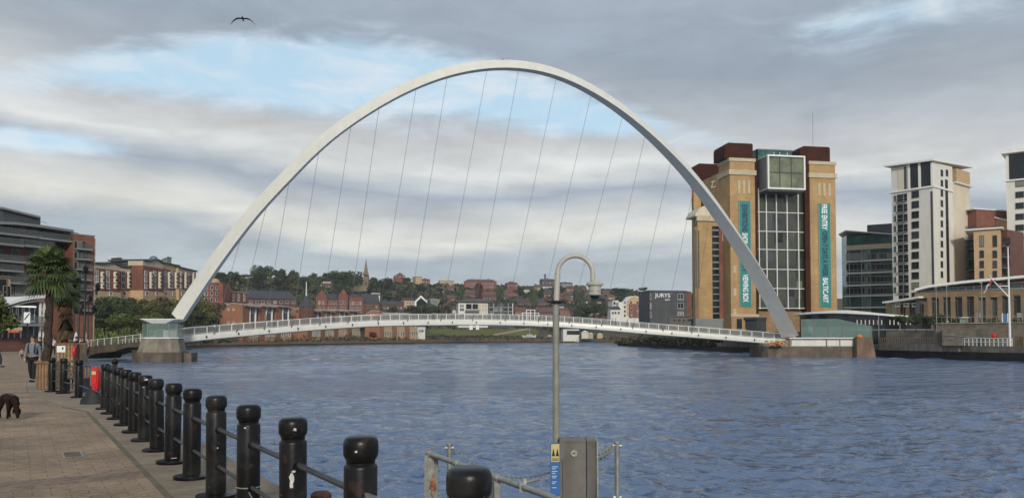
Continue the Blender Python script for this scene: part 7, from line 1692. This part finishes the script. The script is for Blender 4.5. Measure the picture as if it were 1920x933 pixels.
# ================================================================== PEOPLE
def skin(name, nodes, edges, parent, m, sub=1, root=0):
    me = bpy.data.meshes.new(name); me.from_pydata([n_[0] for n_ in nodes], edges, []); o = bpy.data.objects.new(name, me); COL.objects.link(o); o.parent = parent
    md = o.modifiers.new('skin', 'SKIN'); md.use_smooth_shade = True
    if not me.skin_vertices: 
        me.attributes.new
    sv = me.skin_vertices[0].data
    for i, n_ in enumerate(nodes):
        r = n_[1]; sv[i].radius = r if isinstance(r, tuple) else (r, r)
        sv[i].use_root = (i == root)
    s2 = o.modifiers.new('sub', 'SUBSURF'); s2.levels = sub; s2.render_levels = sub
    me.materials.append(M[m]); return o
def person(label, loc, rz, H=1.75, top='c_grey', legs='c_black', hair='hair', stride=.15, arms=(.05, -.05), pack=None, sit=False, tilt=0.0, grp=None, hood=False):
    """faces local -Y; body is one skinned surface, clothes are skinned over it"""
    t = thing('person', label, 'person', tuple(loc), rz, grp); k = H/1.75
    def V(x, y, z): return (x*k, y*k, z*k)
    hipz = .93 if not sit else .50; dz_ = hipz-.93
    if not sit:
        L = [V(.09, 0, .90), V(.10, -stride*.55, .50), V(.095, -stride*.6+.03, .09), V(.095, -stride*.6-.13, .035)]
        Rr = [V(-.09, 0, .90), V(-.10, stride*.25, .50), V(-.095, stride*.95, .11), V(-.095, stride*.95-.12, .035)]
    else:
        L = [V(.09, 0, .50), V(.12, -.42, .50), V(.12, -.40, .09), V(.12, -.54, .035)]; Rr = [V(-.09, 0, .50), V(-.12, -.42, .50), V(-.12, -.44, .09), V(-.12, -.58, .035)]
    sp = [V(0, .01, .97+dz_), V(0, .0, 1.15+dz_), V(0, .01, 1.36+dz_), V(0, .0, 1.48+dz_), V(0, -.02, 1.54+dz_)]
    la, ra_ = arms
    AL = [V(.185, .01, 1.42+dz_), V(.235, .03+la*.4, 1.14+dz_), V(.23, -.05+la, .90+dz_), V(.225, -.08+la*1.1, .80+dz_)]
    AR = [V(-.185, .01, 1.42+dz_), V(-.235, .03+ra_*.4, 1.14+dz_), V(-.23, -.05+ra_, .90+dz_), V(-.225, -.08+ra_*1.1, .80+dz_)]
    hd = [V(0, -.025, 1.60+dz_), V(0, -.03, 1.68+dz_), V(0, -.02, 1.735+dz_)]
    nodes = [(sp[0], (.13*k, .10*k)), (sp[1], (.12*k, .09*k)), (sp[2], (.14*k, .10*k)), (sp[3], .065*k), (sp[4], .055*k)]
    nodes += [(hd[0], (.072*k, .085*k)), (hd[1], (.078*k, .095*k)), (hd[2], (.05*k, .06*k))]; E = [(0,1),(1,2),(2,3),(3,4),(4,5),(5,6),(6,7)]
    def limb(pts, rs, at):
        b_ = len(nodes); [nodes.append((p, r*k)) for p, r in zip(pts, rs)]; E.append((at, b_)); [E.append((b_+i, b_+i+1)) for i in range(len(pts)-1)]
    limb(AL, (.055, .042, .032, .034), 2); limb(AR, (.055, .042, .032, .034), 2); limb(L, (.085, .058, .042, .035), 0); limb(Rr, (.085, .058, .042, .035), 0)
    skin('body', nodes, E, t, 'skin')
    n2 = [(V(0, .01, .87+dz_), (.165*k, .135*k)), (sp[1], (.15*k, .115*k)), (sp[2], (.165*k, .125*k)), (sp[3], .085*k)]; e2 = [(0,1),(1,2),(2,3)]
    for A in (AL, AR):
        b_ = len(n2); n2 += [(A[0], .075*k), (A[1], .06*k), (A[2], .048*k)]; e2 += [(2, b_), (b_, b_+1), (b_+1, b_+2)]
    skin('jacket', n2, e2, t, top)
    n3 = [(sp[0], (.14*k, .115*k))]; e3 = []
    for A in (L, Rr):
        b_ = len(n3); n3 += [(A[0], .098*k), (A[1], .072*k), (A[2], .056*k)]; e3 += [(0, b_), (b_, b_+1), (b_+1, b_+2)]
    skin('trousers', n3, e3, t, legs)
    for A in (L, Rr):
        MB().ell(((A[2][0]+A[3][0])/2, (A[2][1]+A[3][1])/2-.01, .045*k), .05*k, .14*k, .05*k, 10, 6).build('shoe', 'c_black', t, True)
    h = hd[1]; mb = MB().ell((h[0], h[1]+.022*k, h[2]+.018*k), .088*k, .098*k, .105*k, 14, 10)
    hr_ = mb.build('hair', hair, t, True)
    face = MB()
    for s_ in (-1, 1): face.ell((s_*.03*k, h[1]-.098*k, h[2]+.0*k), .011*k, .006*k, .008*k, 8, 5)
    face.build('eyes', 'c_black', t); MB().ell((0, h[1]-.105*k, h[2]-.028*k), .011*k, .018*k, .02*k, 8, 6).build('nose', 'skin', t, True); MB().ell((0, h[1]-.095*k, h[2]-.062*k), .022*k, .006*k, .006*k, 8, 5).build('mouth', 'c_red', t, True)
    if pack:
        for s_ in (-1, 1): MB().tube([V(s_*.10, -.13, 1.10+dz_), V(s_*.115, -.15, 1.30+dz_), V(s_*.11, -.07, 1.46+dz_), V(s_*.11, .12, 1.40+dz_)], .018*k, 6).build('strap', pack, t)
        MB().ell(V(0, .22, 1.22+dz_), .15*k, .11*k, .22*k, 12, 8).build('backpack', pack, t, True)
    return t
q = G(60, 716); person('man in grey hoodie and black trousers walking towards the camera with a backpack', (q.x, q.y, 0), R(12), 1.72, 'c_grey', 'c_black', 'hair', .22, (.10, -.06), 'c_black')
q = G(-3, 666, 0); q = P(0, 640, 44); person('person in grey top and dark trousers cut by the left edge', (q.x-.15, q.y, 0), R(100), 1.72, 'c_grey', 'c_navy', 'hair', .3)
pp = [(41, 62, 'c_beige', 'c_black', 'seated child-sized figure in beige beside the kerb left of the hoodie man', 1.1, True), (75, 60, 'c_black', 'c_black', 'person in black walking behind the hoodie man', 1.7, False), (83, 52, 'c_grey', 'c_navy', 'person in grey standing just left of the palm trunk', 1.65, False),
      (125, 66, 'c_orange', 'c_black', 'person in an orange jacket among the far crowd', 1.8, False), (134, 60, 'c_navy', 'c_navy', 'person in navy leaning by the raised planter', 1.7, False), (143, 58, 'c_black', 'c_black', 'person in black at the fence under the lamps', 1.75, False), (150, 64, 'c_white', 'c_black', 'person in white top under the street lamps', 1.72, False),
      (156, 57, 'c_black', 'c_navy', 'dark-clothed person right of the white top', 1.7, False), (164, 68, 'c_beige', 'c_navy', 'person in beige near the approach span', 1.7, False), (116, 70, 'c_red', 'c_black', 'person in red behind the palms', 1.7, False), (100, 72, 'c_white', 'c_black', 'person in white far along the promenade between the palms', 1.7, False)]
prd = random.Random(6)
for px, Y, a, b, lb, H, sit in pp: q = P(px, 650, Y); person(lb, (q.x, q.y, 0), prd.uniform(-1.5, 1.5), H, a, b, 'hair', prd.uniform(.02, .25), (.06, -.06), None, sit)
# people crossing the bridge
bp_ = [(484, 'c_red', 'c_black', 'person in red on the bridge deck at the far left'), (627, 'c_black', 'c_navy', 'dark-clothed person on the bridge left of midspan'), (633, 'c_red', 'c_black', 'person in red beside the dark-clothed one on the bridge'), (392, 'c_navy', 'c_black', 'person in navy on the deck near the left pier'), (398, 'c_black', 'c_black', 'person in black on the deck near the left pier'), (523, 'c_grey', 'c_navy', 'person in grey crossing the bridge above the arched houses'), (815, 'c_black', 'c_navy', 'person in black on the bridge left of the white flats'), (818, 'c_grey', 'c_black', 'person in grey on the bridge left of the white flats'),
       (1150, 'c_navy', 'c_black', 'person in navy on the bridge before the white cottages'), (1156, 'c_red', 'c_black', 'person in red on the bridge before the gabled flats'), (1178, 'c_black', 'c_navy', 'person in black on the bridge below the gabled flats'), (1240, 'c_grey', 'c_navy', 'person in grey on the bridge below the dark hotel'), (1288, 'c_black', 'c_navy', 'person in black on the bridge near the mill'), (410, 'c_white', 'c_navy', 'person in white on the deck near the left pier')]
for px, a, b, lb in bp_:
    u = u_at_px(px); c, d, n_ = deck_xy(u, prd.uniform(1.2, 3.0)); person(lb, (c.x, c.y, dz(u)+.0), math.atan2(d.y, d.x)+(R(90) if prd.random() < .5 else R(-90)), 1.72, a, b, 'hair', .2, (.1, -.1), None, False, grp='people crossing the bridge')
# ================================================================== DOG ON A LEAD
q = G(21, 784); t = thing('dog', 'chocolate brown dog sniffing the paving at the left edge', 'dog', (q.x-.04, q.y, 0), R(35)); k = 1.0
N = [((-.22, 0, .42), (.085, .10)), ((-.05, 0, .42), (.085, .10)), ((.14, 0, .41), (.095, .125)), ((.25, 0, .40), (.075, .09)), ((.33, 0, .28), (.055, .06)), ((.39, 0, .17), (.058, .062)), ((.44, 0, .09), (.036, .034)), ((.465, 0, .045), (.026, .024)),
     ((-.23, .075, .36), .065), ((-.15, .085, .27), .048), ((-.25, .085, .155), .026), ((-.225, .085, .03), .022), ((-.19, .085, .018), .024),
     ((-.23, -.075, .36), .065), ((-.17, -.085, .27), .048), ((-.27, -.085, .155), .026), ((-.245, -.085, .03), .022), ((-.21, -.085, .018), .024),
     ((.17, .08, .33), .055), ((.15, .085, .19), .032), ((.17, .085, .03), .022), ((.20, .085, .018), .024),
     ((.17, -.08, .33), .055), ((.19, -.085, .19), .032), ((.15, -.085, .03), .022), ((.18, -.085, .018), .024),
     ((-.31, 0, .45), .03), ((-.42, 0, .43), .020), ((-.52, .01, .44), .010)]
E = [(0,1),(1,2),(2,3),(3,4),(4,5),(5,6),(6,7),(0,8),(8,9),(9,10),(10,11),(11,12),(0,13),(13,14),(14,15),(15,16),(16,17),(2,18),(18,19),(19,20),(20,21),(2,22),(22,23),(23,24),(24,25),(0,26),(26,27),(27,28)]
skin('body', N, E, t, 'dog', 2, 1)
for s_ in (-1, 1): MB().ell((.375, s_*.062, .165), .028, .014, .055, 10, 6).build('ear', 'dog', t, True)
MB().torus((.29, 0, .34), .070, .008, 'Y', 16, 6).build('collar', 'c_black', t); t.rotation_euler = (0, 0, R(-38))
q2 = Vector(t.location)+Matrix.Rotation(R(-38), 3, 'Z') @ Vector((.28, 0, .46)); h_ = Vector((q.x-.95, q.y+.1, .95))
t = thing('lead', 'grey dog lead rising from the brown dog to beyond the left edge', 'dog lead', tuple(q2)); MB().tube([(0,0,0), tuple((h_-q2)*.5+Vector((0,0,-.06))), tuple(h_-q2)], .004, 5).build('cord', 'c_grey', t)
# walker holding the lead, just outside the frame
person('dog walker in dark coat just outside the left edge holding the lead', (h_.x-.35, h_.y, 0), R(80), 1.72, 'c_navy', 'c_black', 'hair', .2, (-.15, -.05)) if False else None
# ================================================================== BIRDS
def gull(label, px, py, Y, span, rz, perched=False):
    q = P(px, py, Y); t = thing('seagull' if not perched else 'perched_bird', label, 'bird', tuple(q), rz); s_ = span
    M['gull'] = M.get('gull') or mat('dark_feathers', (.030, .034, .040), .8, .3, 6)
    b = MB(); prof = [(0.001, -.20), (.022, -.15), (.045, -.05), (.048, .03), (.03, .11), (.026, .15), (.02, .19), (.001, .215)]
    o = len(b.v); n = 10
    for r_, yy in prof:
        for k in range(n): a = 6.283*k/n; b.v.append((r_*math.cos(a)*s_, -yy*s_, r_*math.sin(a)*s_*.9))
    for i in range(len(prof)-1):
        for k in range(n): a, c = i*n+k, i*n+(k+1)%n; b.f.append((a, c, c+n, a+n)); b.m.append(0)
    b.build('body', 'gull', t, True); MB().tube([(0, -.21*s_, 0), (0, -.25*s_, -.006*s_)], [.01*s_, .003*s_], 6).build('beak', 'sign_yellow', t)
    MB().add([(-.02*s_, .17*s_, 0), (.02*s_, .17*s_, 0), (.05*s_, .27*s_, 0), (-.05*s_, .27*s_, 0), (-.02*s_, .17*s_, .008*s_), (.02*s_, .17*s_, .008*s_), (.05*s_, .27*s_, .004*s_), (-.05*s_, .27*s_, .004*s_)], [(3,2,1,0),(4,5,6,7),(0,1,5,4),(1,2,6,5),(2,3,7,6),(3,0,4,7)]).build('tail', 'gull', t)
    if not perched:
        for s in (-1, 1):
            W_ = [(.03, .0, .07, .012), (.16, .0, .075, .011), (.26, -.03, .07, .009), (.38, -.13, .05, .006), (.48, -.27, .012, .003)] if s < 0 else [(.03, .0, .07, .012), (.16, .01, .075, .011), (.28, -.01, .07, .009), (.40, -.10, .05, .006), (.50, -.22, .012, .003)]
            mb = MB()
            for x_, z_, c_, th in W_: mb.v += [(s*x_*s_, (-c_-.01+x_*.1)*s_, z_*s_), (s*x_*s_, (-c_*.3+x_*.1)*s_, (z_+th)*s_), (s*x_*s_, (c_+x_*.12)*s_, z_*s_), (s*x_*s_, (-c_*.2+x_*.1)*s_, (z_-th*.4)*s_)]
            for i in range(4):
                for j in range(4): a, c = i*4+j, i*4+(j+1)%4; mb.f.append((a, c, c+4, a+4)); mb.m.append(0)
            mb.f += [(0,1,2,3), (19,18,17,16)]; mb.m += [0, 0]; mb.build('wing', 'gull', t, 60)
    else:
        for s in (-1, 1): MB().tube([(s*.02*s_, 0, -.03*s_), (s*.02*s_, 0, -.11*s_)], .006*s_, 5).build('leg', 'sign_yellow', t)
    return t
gull('dark gull gliding with bent wings high in the upper left sky', 455, 35, 30, .95, R(12))
gull('tiny distant bird flying above the grey apartment roof', 81, 416, 120, 1.0, R(60))
best = min(secs, key=lambda s: abs(px_of(s[0].x, s[0].y, s[0].z)-944)+(1e3 if s[0].z < 20 else 0)); tp = best[0]+best[2]*0+best[1]*best[3]*.2 if False else best[0]
b_ = gull('small dark bird perched on top of the arch', 944, 117, tp.y, 1.3, R(70), True); b_.location = (tp.x, tp.y, tp.z+best[3]*.95+.08)
# ================================================================== HAZE
hm = bpy.data.materials.new('haze'); hm.use_nodes = True; ht = hm.node_tree; ht.nodes.clear()
ho = ht.nodes.new('ShaderNodeOutputMaterial'); hv = ht.nodes.new('ShaderNodeVolumePrincipled'); hv.inputs['Color'].default_value = (.80, .88, .96, 1); hv.inputs['Density'].default_value = 0.00012
hv.inputs['Anisotropy'].default_value = .2
ht.links.new(hv.outputs[0], ho.inputs['Volume'])
hz_ = MB().box(-9500, 9500, -700, 4500, -120, 190).mesh('haze', hm); tag(link('haze', hz_), kind='stuff')
